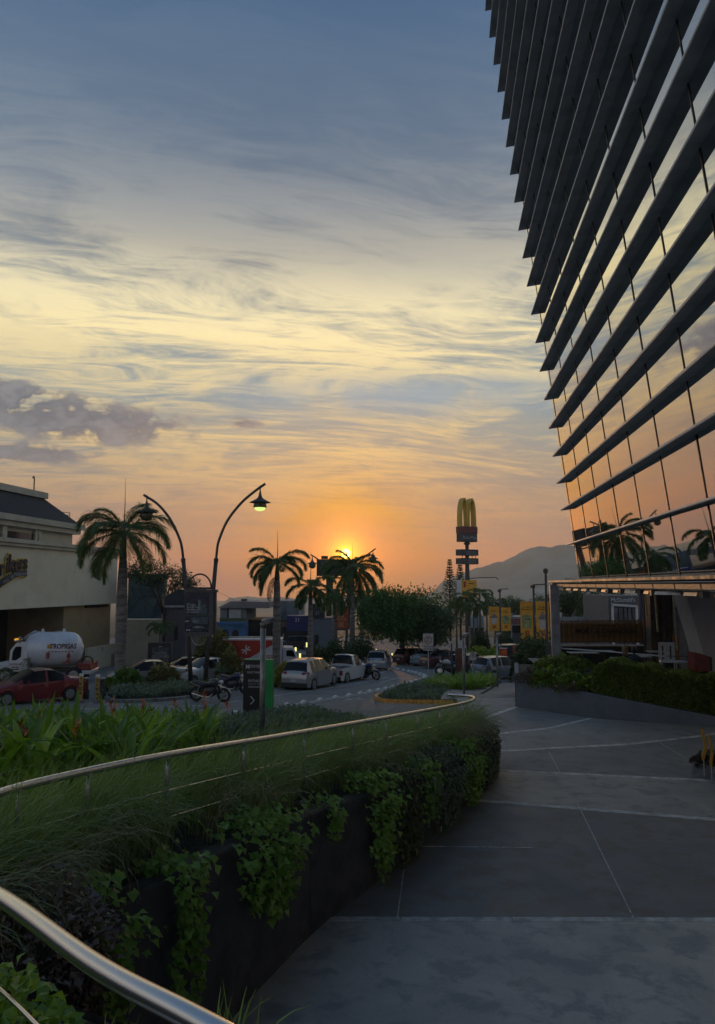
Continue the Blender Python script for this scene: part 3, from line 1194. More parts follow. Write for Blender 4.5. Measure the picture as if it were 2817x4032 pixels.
def vine(wi, wid, drop, n, m, label, size=(0.05, 0.095), bulge=0.12, rise=0.1, seed=0, frac_top=0.35):
    """a curtain of leaves centred on wall index wi"""
    rg = np.random.default_rng(100 + seed)
    c = WALL[wi]
    t_ = (WALL[min(wi + 1, len(WALL) - 1)] - WALL[max(wi - 1, 0)]).normalized()
    out = np.array([t_.y, -t_.x, 0])
    tn = np.array(t_[:])
    zt = bed_z(c.x, c.y) + 0.05
    a = rg.normal(0, 0.42, n).clip(-1, 1)
    prof = drop * (1 - 0.62 * np.abs(a) ** 1.5) * rg.uniform(0.75, 1.05, n)
    g = rg.uniform(0, 1, n) ** 0.9
    top = rg.uniform(0, 1, n) < frac_top
    down = np.where(top, -rg.uniform(0, rise, n), g * prof)
    o_ = np.where(top, rg.uniform(-0.35, 0.15, n), bulge * (0.35 + rg.uniform(0, 1, n)) * (1 - 0.4 * g))
    wob = 0.06 * np.sin(g * 9 + a * 5)
    # follow the wall's curve
    ii = np.clip((wi + a * wid / 0.16).astype(int), 0, len(WALL) - 1)
    base = np.array([[WALL[i].x, WALL[i].y, 0] for i in ii]) + tn * wob[:, None]
    zt = np.array([bed_z(WALL[i].x, WALL[i].y) + 0.05 for i in range(len(WALL))])[ii]
    p = base + out * o_[:, None]
    p[:, 2] = zt - down
    d = out * rg.uniform(0.2, 1.0, (n, 1)) + tn * rg.normal(0, 0.6, (n, 1)) + np.array([0, 0, 1]) * rg.uniform(-0.75, 0.15, (n, 1))
    up = np.array([0, 0, 1.0]) + out * 0.6 + rg.normal(0, 0.25, (n, 3))
    L = rg.uniform(size[0], size[1], n)
    V, F = leaf_arrays(p, d, up, L, L * rg.uniform(0.75, 1.0, n), 0.22)
    th = thing('trailing_vine', label, 'vine', (c.x, c.y, bed_z(c.x, c.y)))
    V = V - np.array([c.x, c.y, bed_z(c.x, c.y)])
    np_obj('leaves', V, F, m, th)
    sm = MB()
    for q in range(max(4, n // 90)):
        i = rg.integers(0, n)
        j = p[i] - np.array([c.x, c.y, bed_z(c.x, c.y)])
        st = j.copy()
        st[2] = 0.05
        st[:2] -= out[:2] * 0.2
        md = (st + j) / 2 + out * 0.10
        sm.tube([st, md, j], 0.004, 5, False)
    sm.build('stems', M_STEM, th)
    return th


def near_wall(px, py, depth):
    p = P(px, py, depth)
    return min(range(len(WALL)), key=lambda i: (WALL[i].x - p.x) ** 2 + (WALL[i].y - p.y) ** 2)


VI = lambda y: min(range(40, len(WALL)), key=lambda i: abs(WALL[i].y - y))
vine(VI(5.15), 0.45, 1.1, 1500, M_VINE_P, 'purple leaved vine mound hanging at the bay of the planter wall', (0.035, 0.06), 0.22, 0.2, 1)
vine(VI(5.55), 0.30, 0.85, 330, M_VINE_B, 'bright green leafy vine beside the purple vine mound', (0.06, 0.10), 0.24, 0.25, 2)
vine(VI(6.55), 0.17, 1.25, 420, M_VINE, 'narrow green vine hanging lowest down the planter wall', (0.06, 0.10), 0.12, 0.12, 3)
vine(VI(8.1), 0.46, 0.85, 760, M_VINE, 'widest green vine curtain on the middle of the planter wall', (0.06, 0.11), 0.2, 0.2, 4)
vine(VI(10.7), 0.40, 1.15, 620, M_VINE, 'long green vine on the planter wall past the middle', (0.06, 0.11), 0.2, 0.25, 5)
vine(VI(11.7), 0.5, 1.4, 700, leaf_mat('vine_leaf_dark', (0.035, 0.05, 0.022, 1), (0.06, 0.075, 0.03, 1), 0.2), 'dark sparse vine reaching the plaza floor', (0.06, 0.1), 0.14, 0.2, 6)
vine(VI(13.2), 0.8, 1.1, 1300, M_VINE_G, 'grey green vine mat towards the far end of the wall', (0.05, 0.09), 0.22, 0.3, 7)
vine(VI(14.6), 0.6, 0.95, 1100, M_VINE, 'rounded green vine clump near the end of the handrail', (0.06, 0.1), 0.2, 0.3, 8)
vine(VI(16.3), 0.9, 1.2, 2200, M_VINE_G, 'bushy dark ivy wrapping the far corner of the wall', (0.06, 0.1), 0.12, 0.3, 9)
vine(VI(9.5), 0.16, 0.45, 150, M_VINE, 'small short vine between the two large green vines', (0.06, 0.10), 0.12, 0.12, 11)
vine(VI(12.4), 0.35, 0.8, 520, M_VINE, 'medium green vine beside the dark sparse vine', (0.06, 0.10), 0.16, 0.2, 12)
# bright creeper at the photographer's feet
p0 = Vector((-1.25, 3.0, -1.98))


def mound(name, label, cat, c, rx, ry, h, n, m, size, group=None, parent=None, stems=True, flat=0.5):
    rg = np.random.default_rng(int(abs(c[0] * 131 + c[1] * 71 + n)) % 99991)
    th = thing(name, label, cat, c, 0, group)
    a = rg.uniform(0, 2 * math.pi, n)
    r = np.sqrt(rg.uniform(0, 1, n))
    z = h * np.sqrt(np.maximum(0, 1 - r ** 2)) * rg.uniform(0.55, 1.08, n) * (1 + 0.22 * np.sin(a * 3 + r * 5 + c[0]))
    p = np.stack([rx * r * np.cos(a), ry * r * np.sin(a), z], 1)
    d = np.stack([np.cos(a) * r, np.sin(a) * r, np.full(n, flat)], 1) + rg.normal(0, 0.55, (n, 3))
    up = np.array([0, 0, 1.0]) + rg.normal(0, 0.4, (n, 3))
    L = rg.uniform(size[0], size[1], n)
    V, F = leaf_arrays(p, d, up, L, L * rg.uniform(0.6, 0.95, n), 0.25)
    np_obj('leaves', V, F, m, th)
    if stems:
        sm = MB()
        for q in range(max(5, min(30, n // 40))):
            i = rg.integers(0, n)
            sm.tube([(p[i, 0] * 0.3, p[i, 1] * 0.3, -0.05), (p[i, 0] * 0.7, p[i, 1] * 0.7, p[i, 2] * 0.6), tuple(p[i])], 0.006, 5, False)
        sm.build('stems', M_STEM, th)
    return th


mound('creeper', 'bright lime creeper below the near handrail at the bottom corner', 'plant', (-1.62, 3.05, -1.95), 0.62, 0.5, 0.48, 1100, M_VINE_B, (0.045, 0.08))
mound('creeper', 'dark purple creeper under the near handrail', 'plant', (-0.95, 3.05, -2.05), 0.35, 0.4, 0.25, 260, M_VINE_P, (0.05, 0.08))
mound('creeper', 'dark leafy creeper filling the bay beyond the near handrail', 'plant', (-2.0, 4.6, -2.2), 0.6, 0.8, 0.45, 1600, M_VINE_P, (0.035, 0.06))

# ---------------------------------------------------------------- heliconia bed, shrubs, trees, palms
M_HELI = [leaf_mat('heliconia_leaf_%d' % i, a, b, 0.42, 0.32) for i, (a, b) in enumerate((
    ((0.065, 0.125, 0.022, 1), (0.160, 0.240, 0.036, 1)), ((0.105, 0.175, 0.026, 1), (0.215, 0.285, 0.046, 1)), ((0.040, 0.088, 0.026, 1), (0.095, 0.155, 0.036, 1))))]
M_FLOWER = mat('heliconia_flower', (0.62, 0.17, 0.04, 1), 0.5, var=0.2, scale=20)


def heli_mesh(seed, n=11):
    rg = np.random.default_rng(seed)
    k = 6
    az = rg.uniform(0, 2 * math.pi, n)
    el = np.radians(rg.uniform(48, 84, n))
    L = rg.uniform(0.45, 0.85, n)
    st = rg.uniform(0.12, 0.62, n)                   # stalk height where the blade starts
    h = np.stack([np.cos(az), np.sin(az), np.zeros(n)], 1)
    root = h * rg.uniform(0, 0.1, (n, 1))
    start = root + h * 0.10 * st[:, None]
    start[:, 2] = st
    pts = np.zeros((n, k, 3))
    cur = start.copy()
    th = el[:, None]
    cv = rg.uniform(0.05, 0.35, (n, 1))
    for j in range(k):
        pts[:, j] = cur
        cur = cur + (h * np.cos(th) + np.array([0, 0, 1]) * np.sin(th)) * (L[:, None] / (k - 1))
        th = th - cv
    side = unit(np.cross(h, np.array([0, 0, 1.0])) + rg.normal(0, 0.15, (n, 3)))
    wd = rg.uniform(0.075, 0.13, (n, 1)) * np.array([0.25, 0.85, 1.0, 0.9, 0.55, 0.03])[None]
    # fold each blade along its midrib
    w = wd[..., None]
    up = np.cross(side[:, None, :], np.gradient(pts, axis=1))
    up = up / np.maximum(np.linalg.norm(up, axis=2, keepdims=True), 1e-9)
    a = pts - side[:, None] * w / 2 + up * w * 0.22
    b = pts + side[:, None] * w / 2 + up * w * 0.22
    V = np.stack([a, pts, b], 2).reshape(-1, 3)
    base = (np.arange(n) * k * 3)[:, None, None]
    j = (np.arange(k - 1) * 3)[None, :, None]
    F = np.concatenate([(base + j + np.array([0, 1, 4, 3])).reshape(-1, 4), (base + j + np.array([1, 2, 5, 4])).reshape(-1, 4)])
    # stalks
    sp = np.stack([root, (root + start) / 2, start], 1)
    V2, F2 = strip_arrays(sp, side, np.array([0.016, 0.014, 0.012]))
    return np.concatenate([V, V2]), np.concatenate([F, F2 + len(V)])


heli = []
for i in range(9):
    V, F = heli_mesh(500 + i, 12)
    o = np_obj('leaves', V, F, M_HELI[i % 3])
    heli.append(o.data)
    bpy.data.objects.remove(o)
fl = MB()
for k in range(7):
    a = k * 0.9
    d = Vector((math.cos(a), math.sin(a), 0.9 + 0.25 * (k % 3))).normalized()
    s_ = Vector((-d.y, d.x, 0)).normalized()
    o0 = Vector((0, 0, 0.02 * k))
    fl.add([o0 - s_ * 0.012, o0 + s_ * 0.012, o0 + d * 0.05 + s_ * 0.016, o0 + d * 0.13, o0 + d * 0.05 - s_ * 0.016], [(0, 1, 2, 4), (2, 3, 4)])
fl.tube([(0, 0, -0.12), (0.005, 0, -0.05), (0, 0, 0.02)], 0.006, 5)
fl_me = fl.mesh('flower', M_FLOWER)
FLOWER_PX = [(198, 2796), (157, 2840), (82, 2871), (403, 2798), (438, 2785), (448, 2815), (564, 2793), (690, 2790), (805, 2755), (808, 2800), (895, 2795), (590, 2836), (192, 2872), (5, 2910), (98, 2910), (300, 2895)]
hpos = []
rg = np.random.default_rng(77)
tries = 0
while len(hpos) < 210 and tries < 6000:
    tries += 1
    px, d = rg.uniform(-260, 900), rg.uniform(8.6, 17.0)
    x = (px - CX) / FPX * d
    q = min(RAIL[100:], key=lambda r_: (r_.x - x) ** 2 + (r_.y - d) ** 2)
    dist = math.hypot(q.x - x, q.y - d)
    if dist < 1.15 or (px > 620 and d < 11.5) or (px > 760 and rg.uniform() < (px - 760) / 140):
        continue
    if any((x - a) ** 2 + (d - b) ** 2 < 0.24 ** 2 for a, b, _ in hpos):
        continue
    hpos.append((x, d, px))
hpos.sort(key=lambda t: t[1])
HG = 'orange flowering broad leaved plants massed in the bed'
hob = []
for i, (x, d, px) in enumerate(hpos):
    # plant tops sit near pixel row 2765; rows in front are lower
    z = soil_at(x, d, -3.3)
    top = -(2752 + 12 * math.sin(px * 0.02) - 2301) / FPX * d
    hgt = min(max(top - z, 0.75), 1.9)
    t_ = thing('heliconia_plant', 'broad leaved green plant in the flowering bed behind the handrail', 'plant', (x, d, z), R(0, 6.28), HG)
    s_ = hgt / 1.25
    t_.scale = (0.85 * s_ + 0.1, 0.85 * s_ + 0.1, s_)
    inst('leaves', heli[i % 9], t_)
    hob.append(t_)
for k, (px, py) in enumerate(FLOWER_PX):
    best = min(hob, key=lambda o: abs(proj(o.location)[0] - px) / 40 + abs(o.location.y - (15 - (py - 2755) / 25)) / 2)
    d = best.location.y
    tgt = P(px, py, d)
    t_ = best
    m_ = Matrix.Translation(tgt) @ Matrix.Rotation(R(0, 6), 4, 'Z') @ Matrix.Diagonal((0.95, 0.95, 0.95, 1))
    bpy.context.view_layer.update() if k == 0 else None
    loc = Matrix.LocRotScale(best.location, best.rotation_euler, best.scale)
    inst('flower', fl_me, best, loc.inverted() @ m_)


# ---- ground cover between bed and road, island planting
M_COVER = leaf_mat('grey_groundcover', (0.045, 0.065, 0.042, 1), (0.095, 0.115, 0.080, 1), 0.22, 0.55)
M_COVER2 = leaf_mat('green_cover', (0.045, 0.085, 0.022, 1), (0.085, 0.135, 0.035, 1), 0.30, 0.45)


def cover(name, label, cat, pts, n, m, h, size, kind='stuff', seed=1, zf=None, upright=0.8):
    """leafy carpet over a pixel polygon projected by zf(px, py) -> point"""
    rg = np.random.default_rng(seed)
    W = [zf(*p) for p in pts]
    xs_ = [p.x for p in W]
    ys_ = [p.y for p in W]
    out = []
    while len(out) < n:
        X = rg.uniform(min(xs_), max(xs_), n)
        Y = rg.uniform(min(ys_), max(ys_), n)
        ins = np.zeros(n, bool)
        j = len(W) - 1
        for i in range(len(W)):
            cond = ((ys_[i] > Y) != (ys_[j] > Y)) & (X < (xs_[j] - xs_[i]) * (Y - ys_[i]) / (ys_[j] - ys_[i] + 1e-12) + xs_[i])
            ins ^= cond
            j = i
        out += list(zip(X[ins], Y[ins]))
    out = np.array(out[:n])
    if zf is on_mix:
        WW = np.array([[p.x, p.y, p.z] for p in W])
        dd_ = ((out[:, None, :] - WW[None, :, :2]) ** 2).sum(2) + 0.05
        zb = ((WW[:, 2] / dd_).sum(1) / (1 / dd_).sum(1)).astype(object)
    else:
        zb = np.array([soil_at(a, b, None) for a, b in out], dtype=object)
    zb = np.array([zz if zz is not None else (zr(b) + 0.1) for zz, (a, b) in zip(zb, out)], float)
    hh = h * (0.55 + 0.45 * np.sin(out[:, 0] * 2.3 + 1.7 * np.sin(out[:, 1] * 1.9)) * np.sin(out[:, 1] * 2.9)) * rg.uniform(0.3, 1.05, n)
    p = np.stack([out[:, 0], out[:, 1], zb + hh], 1)
    d = rg.normal(0, 0.7, (n, 3)) + np.array([0, 0, upright])
    up = np.array([0, -0.5, 1.0]) + rg.normal(0, 0.5, (n, 3))
    L = rg.uniform(size[0], size[1], n)
    V, F = leaf_arrays(p, d, up, L, L * rg.uniform(0.28, 0.45, n), 0.3)
    return tag(np_obj(name, V, F, m), label, cat, kind=kind)


def on_soil(px, py):
    r_ = ray(px, py)
    h = SOIL_BVH.ray_cast(Vector((0, 0, 0)), r_.normalized())
    return h[0] if h[0] is not None else on_road(px, py)


cover('groundcover', 'low grey green ground cover between the road and the handrail', 'ground cover', [(880, 2850), (1000, 2832), (1180, 2812), (1350, 2838), (1440, 2850), (1300, 2890), (1000, 2960), (860, 2990), (780, 2960)],
      9000, M_COVER, 0.34, (0.10, 0.20), seed=21, zf=on_soil)
cover('groundcover', 'dark ground cover beneath the flowering plants', 'ground cover', [(-250, 2960), (300, 2900), (860, 2870), (880, 2960), (600, 3040), (0, 3120), (-250, 3160)], 6000, M_HELI[2], 0.4, (0.12, 0.26), seed=23, zf=on_soil)

# kerbed island with an orange kerb
M_KERB_O = mat('orange_kerb_paint', (0.62, 0.30, 0.06, 1), 0.6, var=0.25, scale=6)
isl_px = [(1790, 2772), (1640, 2769), (1530, 2764), (1490, 2758), (1482, 2748), (1510, 2735), (1600, 2712), (1700, 2690), (1690, 2676), (1720, 2662), (1960, 2662), (1975, 2690), (1905, 2730), (1800, 2760)]
isl = [on_mix(*p) for p in isl_px]
tag(fill('planting_island', [p + Vector((0, 0, 0.03)) for p in isl], M_SOIL, 0, None, 0.12), kind='structure')
kp = catmull([p + Vector((0, 0, 0.05)) for p in isl[0:6]], 6)
kb = MB()
rings = []
for i, p in enumerate(kp):
    t_ = (kp[min(i + 1, len(kp) - 1)] - kp[max(i - 1, 0)])
    t_.z = 0
    t_.normalize()
    n_ = Vector((t_.y, -t_.x, 0))
    rings.append([p + n_ * 0.09 + Vector((0, 0, -0.16)), p + n_ * 0.09 + Vector((0, 0, 0.08)), p - n_ * 0.07 + Vector((0, 0, 0.10)), p - n_ * 0.07 + Vector((0, 0, -0.16))])
kb.loft(rings)
tag(kb.build('kerb', M_KERB_O), 'orange painted kerb curving round the planting island', 'kerb')


def isl_proj(px, py):
    p = on_plaza(px, py)
    return p


cover('groundcover', 'grey green ground cover inside the orange kerb', 'ground cover', [(1500, 2752), (1530, 2738), (1620, 2712), (1700, 2694), (1760, 2720), (1790, 2765), (1640, 2764), (1540, 2758)], 5200, M_COVER, 0.42, (0.12, 0.24), seed=31, zf=on_mix)


def clump(name, label, c, rx, ry, h, n, m, size, group=None):
    return mound(name, label, 'shrub', c, rx, ry, h, n, m, size, group)


M_LIME = leaf_mat('lime_blades', (0.060, 0.110, 0.018, 1), (0.120, 0.175, 0.028, 1), 0.4, 0.4)
ROWG = 'bright green clumps in the planting island'
for k, (px, py, s_) in enumerate(((1712, 2712, 1.0), (1752, 2716, 1.1), (1795, 2718, 1.1), (1838, 2716, 1.05), (1880, 2710, 1.1), (1918, 2702, 1.0), (1735, 2690, 0.9), (1790, 2692, 0.95), (1850, 2690, 0.95), (1905, 2684, 0.9))):
    p = on_mix(px, py)
    t_ = thing('strap_leaf_plant', 'bright green strap leaved clump in the planting island', 'plant', p + Vector((0, 0, -0.05)), 0, ROWG)
    rg = np.random.default_rng(900 + k)
    n = 150
    a = rg.uniform(0, 6.28, n)
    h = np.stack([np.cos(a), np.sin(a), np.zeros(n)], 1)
    root = h * rg.uniform(0, 0.42, (n, 1))
    th = np.radians(rg.uniform(50, 88, (n, 1)))
    L = rg.uniform(0.5, 1.0, (n, 1)) * s_
    pts = np.zeros((n, 5, 3))
    cur = root
    for j in range(5):
        pts[:, j] = cur
        cur = cur + (h * np.cos(th) + np.array([0, 0, 1]) * np.sin(th)) * L / 4
        th = th - rg.uniform(0.1, 0.5, (n, 1))
    V, F = strip_arrays(pts, unit(np.cross(h, [0, 0, 1.0])), np.array([0.03, 0.05, 0.05, 0.035, 0.004]))
    np_obj('leaves', V, F, M_LIME, t_)


# ---- trees
M_BARK = mat('bark', (0.075, 0.06, 0.048, 1), 0.95, var=0.4, scale=8, bump=0.8, bscale=18)
M_TREE = leaf_mat('tree_leaf', (0.022, 0.050, 0.016, 1), (0.055, 0.100, 0.026, 1), 0.28, 0.5)
M_TREE_D = leaf_mat('tree_leaf_dark', (0.020, 0.038, 0.020, 1), (0.042, 0.068, 0.030, 1), 0.22, 0.5)


def tree(label, base, trunk_h, blobs, n, m, size, r0=0.16, group=None, seed=0, name='tree', dens=1.0):
    """blobs: list of (x, y, z, rx, ry, rz) relative to the base"""
    rg = np.random.default_rng(seed + 1000)
    t_ = thing(name, label, 'tree', base, 0, group)
    tr = MB()
    top = Vector((0.1, 0, trunk_h))
    tr.tube([(0, 0, -0.3), (0.03, 0.02, trunk_h * 0.5), top], [r0 * 1.25, r0, r0 * 0.8], 10)
    for b in blobs:
        c = Vector(b[:3])
        tr.tube([top * 0.85, top.lerp(c, 0.5) + Vector((0, 0, 0.15)), c], [r0 * 0.6, r0 * 0.38, r0 * 0.12], 6)
    tr.build('trunk', M_BARK, t_, smooth=True)
    vol = np.array([b[3] * b[4] * b[5] for b in blobs]) ** 0.67
    cnt = (n * vol / vol.sum()).astype(int)
    Vs, Fs, o = [], [], 0
    for b, c in zip(blobs, cnt):
        # leaf sprays round twig ends on and inside the lobe
        nt = max(6, c // 14)
        d = unit(rg.normal(0, 1, (nt, 3)))
        rr = rg.uniform(0.45, 1.08, (nt, 1)) ** 0.6
        tw = d * rr * np.array(b[3:6]) + np.array(b[:3])
        ti = rg.integers(0, nt, c)
        p = tw[ti] + rg.normal(0, 1, (c, 3)) * size[1] * 0.9
        dd = d[ti] * 0.7 + rg.normal(0, 0.7, (c, 3)) + np.array([0, 0, 0.1])
        up = np.array([0, 0, 1.0]) + rg.normal(0, 0.5, (c, 3))
        L = rg.uniform(size[0], size[1], c)
        V, F = leaf_arrays(p, dd, up, L, L * 0.55, 0.2)
        Vs.append(V)
        Fs.append(F + o)
        o += len(V)
    np_obj('crown', np.concatenate(Vs), np.concatenate(Fs), m, t_)
    return t_


def blob_cloud(n, rx, ry, rz, zc, seed, k=0.42):
    rg = np.random.default_rng(seed)
    out = []
    for i in range(n):
        d = rg.normal(0, 1, 3)
        d /= np.linalg.norm(d)
        f = rg.uniform(0.35, 0.78)
        s_ = rg.uniform(0.75, 1.2) * k
        out.append((d[0] * rx * f, d[1] * ry * f, zc + d[2] * rz * f, rx * s_, ry * s_, rz * s_))
    return out


b0 = on_road(1568, 2612)
tree('broad dark round tree at the bend of the road', (b0.x + 0.3, b0.y, zr(b0.y)), 2.2, blob_cloud(16, 4.1, 3.6, 2.7, 4.55, 5) + [(0, 0, 4.6, 3.0, 2.6, 2.0), (2.6, 0, 3.4, 1.6, 1.6, 1.4), (-2.2, 0.2, 3.6, 1.6, 1.4, 1.5)], 26000, M_TREE, (0.16, 0.34), 0.28, seed=1)
tree('dark tree behind the strap leaved clumps', (6.3, 66, -6.9), 1.8, blob_cloud(8, 2.0, 2.0, 1.6, 3.3, 6), 7000, M_TREE_D, (0.14, 0.28), 0.16, seed=2)
tree('feathery drooping tree behind the tall royal palm', P(640, 2640, 64), 5.2, [(-1.2, 0, 7.9, 1.4, 1.2, 0.9), (0.6, 0, 7.3, 1.5, 1.2, 1.0), (1.7, 0, 6.6, 1.1, 1.0, 1.1), (2.4, 0, 5.6, 0.6, 0.6, 0.9), (-2.4, 0, 8.4, 0.9, 0.8, 0.6)], 5200, M_TREE_D, (0.12, 0.26), 0.16, seed=3)
TG = 'trees along the far side of the car park'
for k, (px, py, d, rx, rz) in enumerate(((2028, 2400, 120, 2.6, 1.9), (2090, 2392, 150, 3.6, 1.8), (2235, 2375, 70, 1.9, 1.5), (2300, 2370, 80, 2.3, 1.7), (2370, 2372, 76, 1.9, 1.5), (2160, 2385, 110, 3.2, 1.9), (2440, 2385, 90, 2.2, 1.4))):
    c = P(px, py, d)
    zb = -7.0
    lab = ('tree between the two pairs of yellow banners', 'distant tree behind the tall yellow banners', 'leafy tree behind the canopy post', 'broader tree above the white boundary wall', 'tree beside the grey shop building',
           'distant tree left of the canopy post', 'tree crown behind the grey shop roof')[k]
    tree(lab, (c.x, d, zb), c.z - zb - rz * 0.6, blob_cloud(8, rx, rx, rz, c.z - zb, 40 + k, 0.5), 3800, M_TREE_D, (0.14, 0.30), 0.16, TG, 20 + k)
# hedge-like mass between the lane and the shops
for k, (px, py, d, rx, rz, lab) in enumerate(((1330, 2590, 60, 1.6, 1.0, 'dark rounded shrub behind the white pickup'), (1420, 2585, 62, 1.5, 1.1, 'dark shrub mass beyond the third motorcycle'), (1250, 2600, 58, 0.9, 0.8, 'small shrub between palm trunk and pickup'))):
    c = P(px, py + 40, d)
    clump('shrub', lab, (c.x, d, zr(d)), rx, 1.0, rz * 1.9, 2600, M_TREE_D, (0.12, 0.24))


def conifer(label, base, h, r, seed):
    rg = np.random.default_rng(seed)
    t_ = thing('norfolk_pine', label, 'tree', base, 0, 'slender conifers beside the arches sign')
    MB().tube([(0, 0, -0.3), (0, 0, h * 0.5), (0, 0, h)], [0.16, 0.1, 0.02], 8).build('trunk', M_BARK, t_, smooth=True)
    Vs, Fs, o = [], [], 0
    z = h * 0.18
    while z < h - 0.1:
        rr = r * (1 - z / h) ** 1.05 + 0.05
        nb = 8
        a0 = rg.uniform(0, 6.28)
        for b in range(nb):
            a = a0 + b * 6.283 / nb + rg.normal(0, 0.1)
            m_ = 22
            f = rg.uniform(0.05, 1, m_)
            p = np.stack([np.cos(a) * rr * f, np.sin(a) * rr * f, z + rr * 0.42 * f ** 1.4], 1)
            d = np.stack([np.full(m_, math.cos(a)), np.full(m_, math.sin(a)), rg.uniform(0.3, 0.9, m_)], 1) + rg.normal(0, 0.35, (m_, 3))
            V, F = leaf_arrays(p, d, np.array([0, 0, 1.0]) + rg.normal(0, 0.3, (m_, 3)), rg.uniform(0.2, 0.34, m_), 0.09, 0.1)
            Vs.append(V)
            Fs.append(F + o)
            o += len(V)
        z += rg.uniform(0.28, 0.40)
    np_obj('crown', np.concatenate(Vs), np.concatenate(Fs), M_TREE_D, t_)


conifer('taller slender conifer left of the arches sign pole', (P(1771, 2210, 104).x, 104, -7.5), P(1771, 2204, 104).z + 7.5, 2.5, 5)
conifer('shorter conifer behind the arches sign pole', (P(1812, 2222, 105).x, 105, -7.5), P(1812, 2216, 105).z + 7.5, 2.5, 6)

# ---- palms
M_PALM = leaf_mat('palm_leaflet', (0.026, 0.055, 0.018, 1), (0.060, 0.095, 0.028, 1), 0.30, 0.42)
M_SHAFT = mat('palm_crownshaft', (0.060, 0.090, 0.035, 1), 0.5, var=0.2)
M_PTRUNK = mat('palm_trunk', (0.19, 0.17, 0.155, 1), 0.9, var=0.25, scale=2.0, bump=0.3, bscale=14, stretch=(1, 1, 4))
M_DEADF = leaf_mat('dead_frond', (0.055, 0.038, 0.022, 1), (0.09, 0.062, 0.035, 1), 0.15, 0.7)


def frond(parent, L, az, el0, curl, rg, m, nl=62, lw=0.034, ll=0.24, hang=0.5, z0=0.0):
    k = 15
    th = math.radians(el0)
    pts = [np.array([0.05 * math.cos(az), 0.05 * math.sin(az), z0])]
    ths = [th]
    h = np.array([math.cos(az), math.sin(az), 0])
    for j in range(k - 1):
        th -= math.radians(curl) * (0.35 + 1.5 * j / k) / k * 1.25
        pts.append(pts[-1] + (h * math.cos(th) + np.array([0, 0, 1]) * math.sin(th)) * L / (k - 1))
        ths.append(th)
    pts = np.array(pts)
    side = np.array([-math.sin(az), math.cos(az), 0.0])
    t = np.linspace(0.14, 0.995, nl)
    f = t * (k - 1)
    i0 = np.minimum(f.astype(int), k - 2)
    fr = (f - i0)[:, None]
    P0 = pts[i0] * (1 - fr) + pts[i0 + 1] * fr
    T = unit(pts[i0 + 1] - pts[i0])
    U = np.cross(T, side)
    U[U[:, 2] < 0] *= 1
    prof = (np.sin(np.clip((t - 0.06) * 1.08, 0, 1) * math.pi) ** 0.55) * (1 - 0.25 * t) + 0.12
    Vs, Fs, o = [], [], 0
    for sgn in (1, -1):
        for layer in (0, 1):
            ln = L * ll * prof * rg.uniform(0.62, 1.15, nl)
            ou = rg.uniform(-0.55, 0.75, (nl, 1)) if layer else rg.uniform(-0.15, 0.35, (nl, 1))
            d = unit(side * sgn + T * (0.55 + 0.5 * t[:, None]) - U * ou * 0.8)
            mid = P0 + d * ln[:, None] * 0.5
            dn = np.array([0, 0, -1.0])
            d2 = unit(d + dn * hang * rg.uniform(0.5, 1.5, (nl, 1)))
            tip = mid + d2 * ln[:, None] * 0.5
            lp = np.stack([P0, mid, tip], 1)
            sd = unit(np.cross(d, rg.normal(0, 0.5, (nl, 3)) + np.array([0, 0, 1.0])))
            V, F = strip_arrays(lp, sd, lw * np.array([0.6, 1.0, 0.12]))
            Vs.append(V)
            Fs.append(F + o)
            o += len(V)
    # rachis
    rw = np.linspace(0.06, 0.008, k)[None] * (L / 3.0)
    for sd in (side[None], np.cross(side, h)[None] + 0):
        V, F = strip_arrays(pts[None], np.asarray(sd, float), rw)
        Vs.append(V)
        Fs.append(F + o)
        o += len(V)
    return np_obj('frond', np.concatenate(Vs), np.concatenate(Fs), m, parent)


def palm(label, base, zc, prof, shaft, L, specs, seed, spear=2.0, group=None, ll=0.24, lw=0.034, nl=62, dead=0, tm=None, cat='palm tree', name='royal_palm'):
    rg = np.random.default_rng(seed)
    t_ = thing(name, label, cat, base, 0, group)
    H = zc - base[2]
    tr = MB()
    tr.lathe([(r_, f * (H - shaft)) for f, r_ in prof], 16)
    tr.build('trunk', tm or M_PTRUNK, t_, smooth=True)
    sh = MB()
    rt = prof[-1][1]
    sh.lathe([(rt * 0.98, H - shaft - 0.02), (rt * 1.02, H - shaft + 0.15 * shaft), (rt * 0.75, H - shaft * 0.4), (rt * 0.42, H - 0.02), (rt * 0.2, H + 0.25)], 14)
    sh.build('crownshaft', M_SHAFT, t_, smooth=True)
    if spear:
        MB().tube([(0, 0, H), (0.02, 0, H + spear * 0.5), (0.0, 0.01, H + spear)], [0.035, 0.022, 0.006], 6).build('spear_leaf', M_SHAFT, t_)
    for i, (az, el, curl, ls) in enumerate(specs):
        o = frond(t_, L * ls * rg.uniform(0.95, 1.05), math.radians(az) + rg.normal(0, 0.06), el, curl, rg, M_PALM, nl, lw, ll, 0.55, 0)
        o.location = (0, 0, H - 0.05)
    for i in range(dead):
        o = frond(t_, L * 0.9, rg.uniform(0, 6.28), -30, 70, rg, M_DEADF, nl // 2, lw, ll * 0.6, 1.0, 0)
        o.location = (0, 0, H - shaft * 0.7)
    return t_


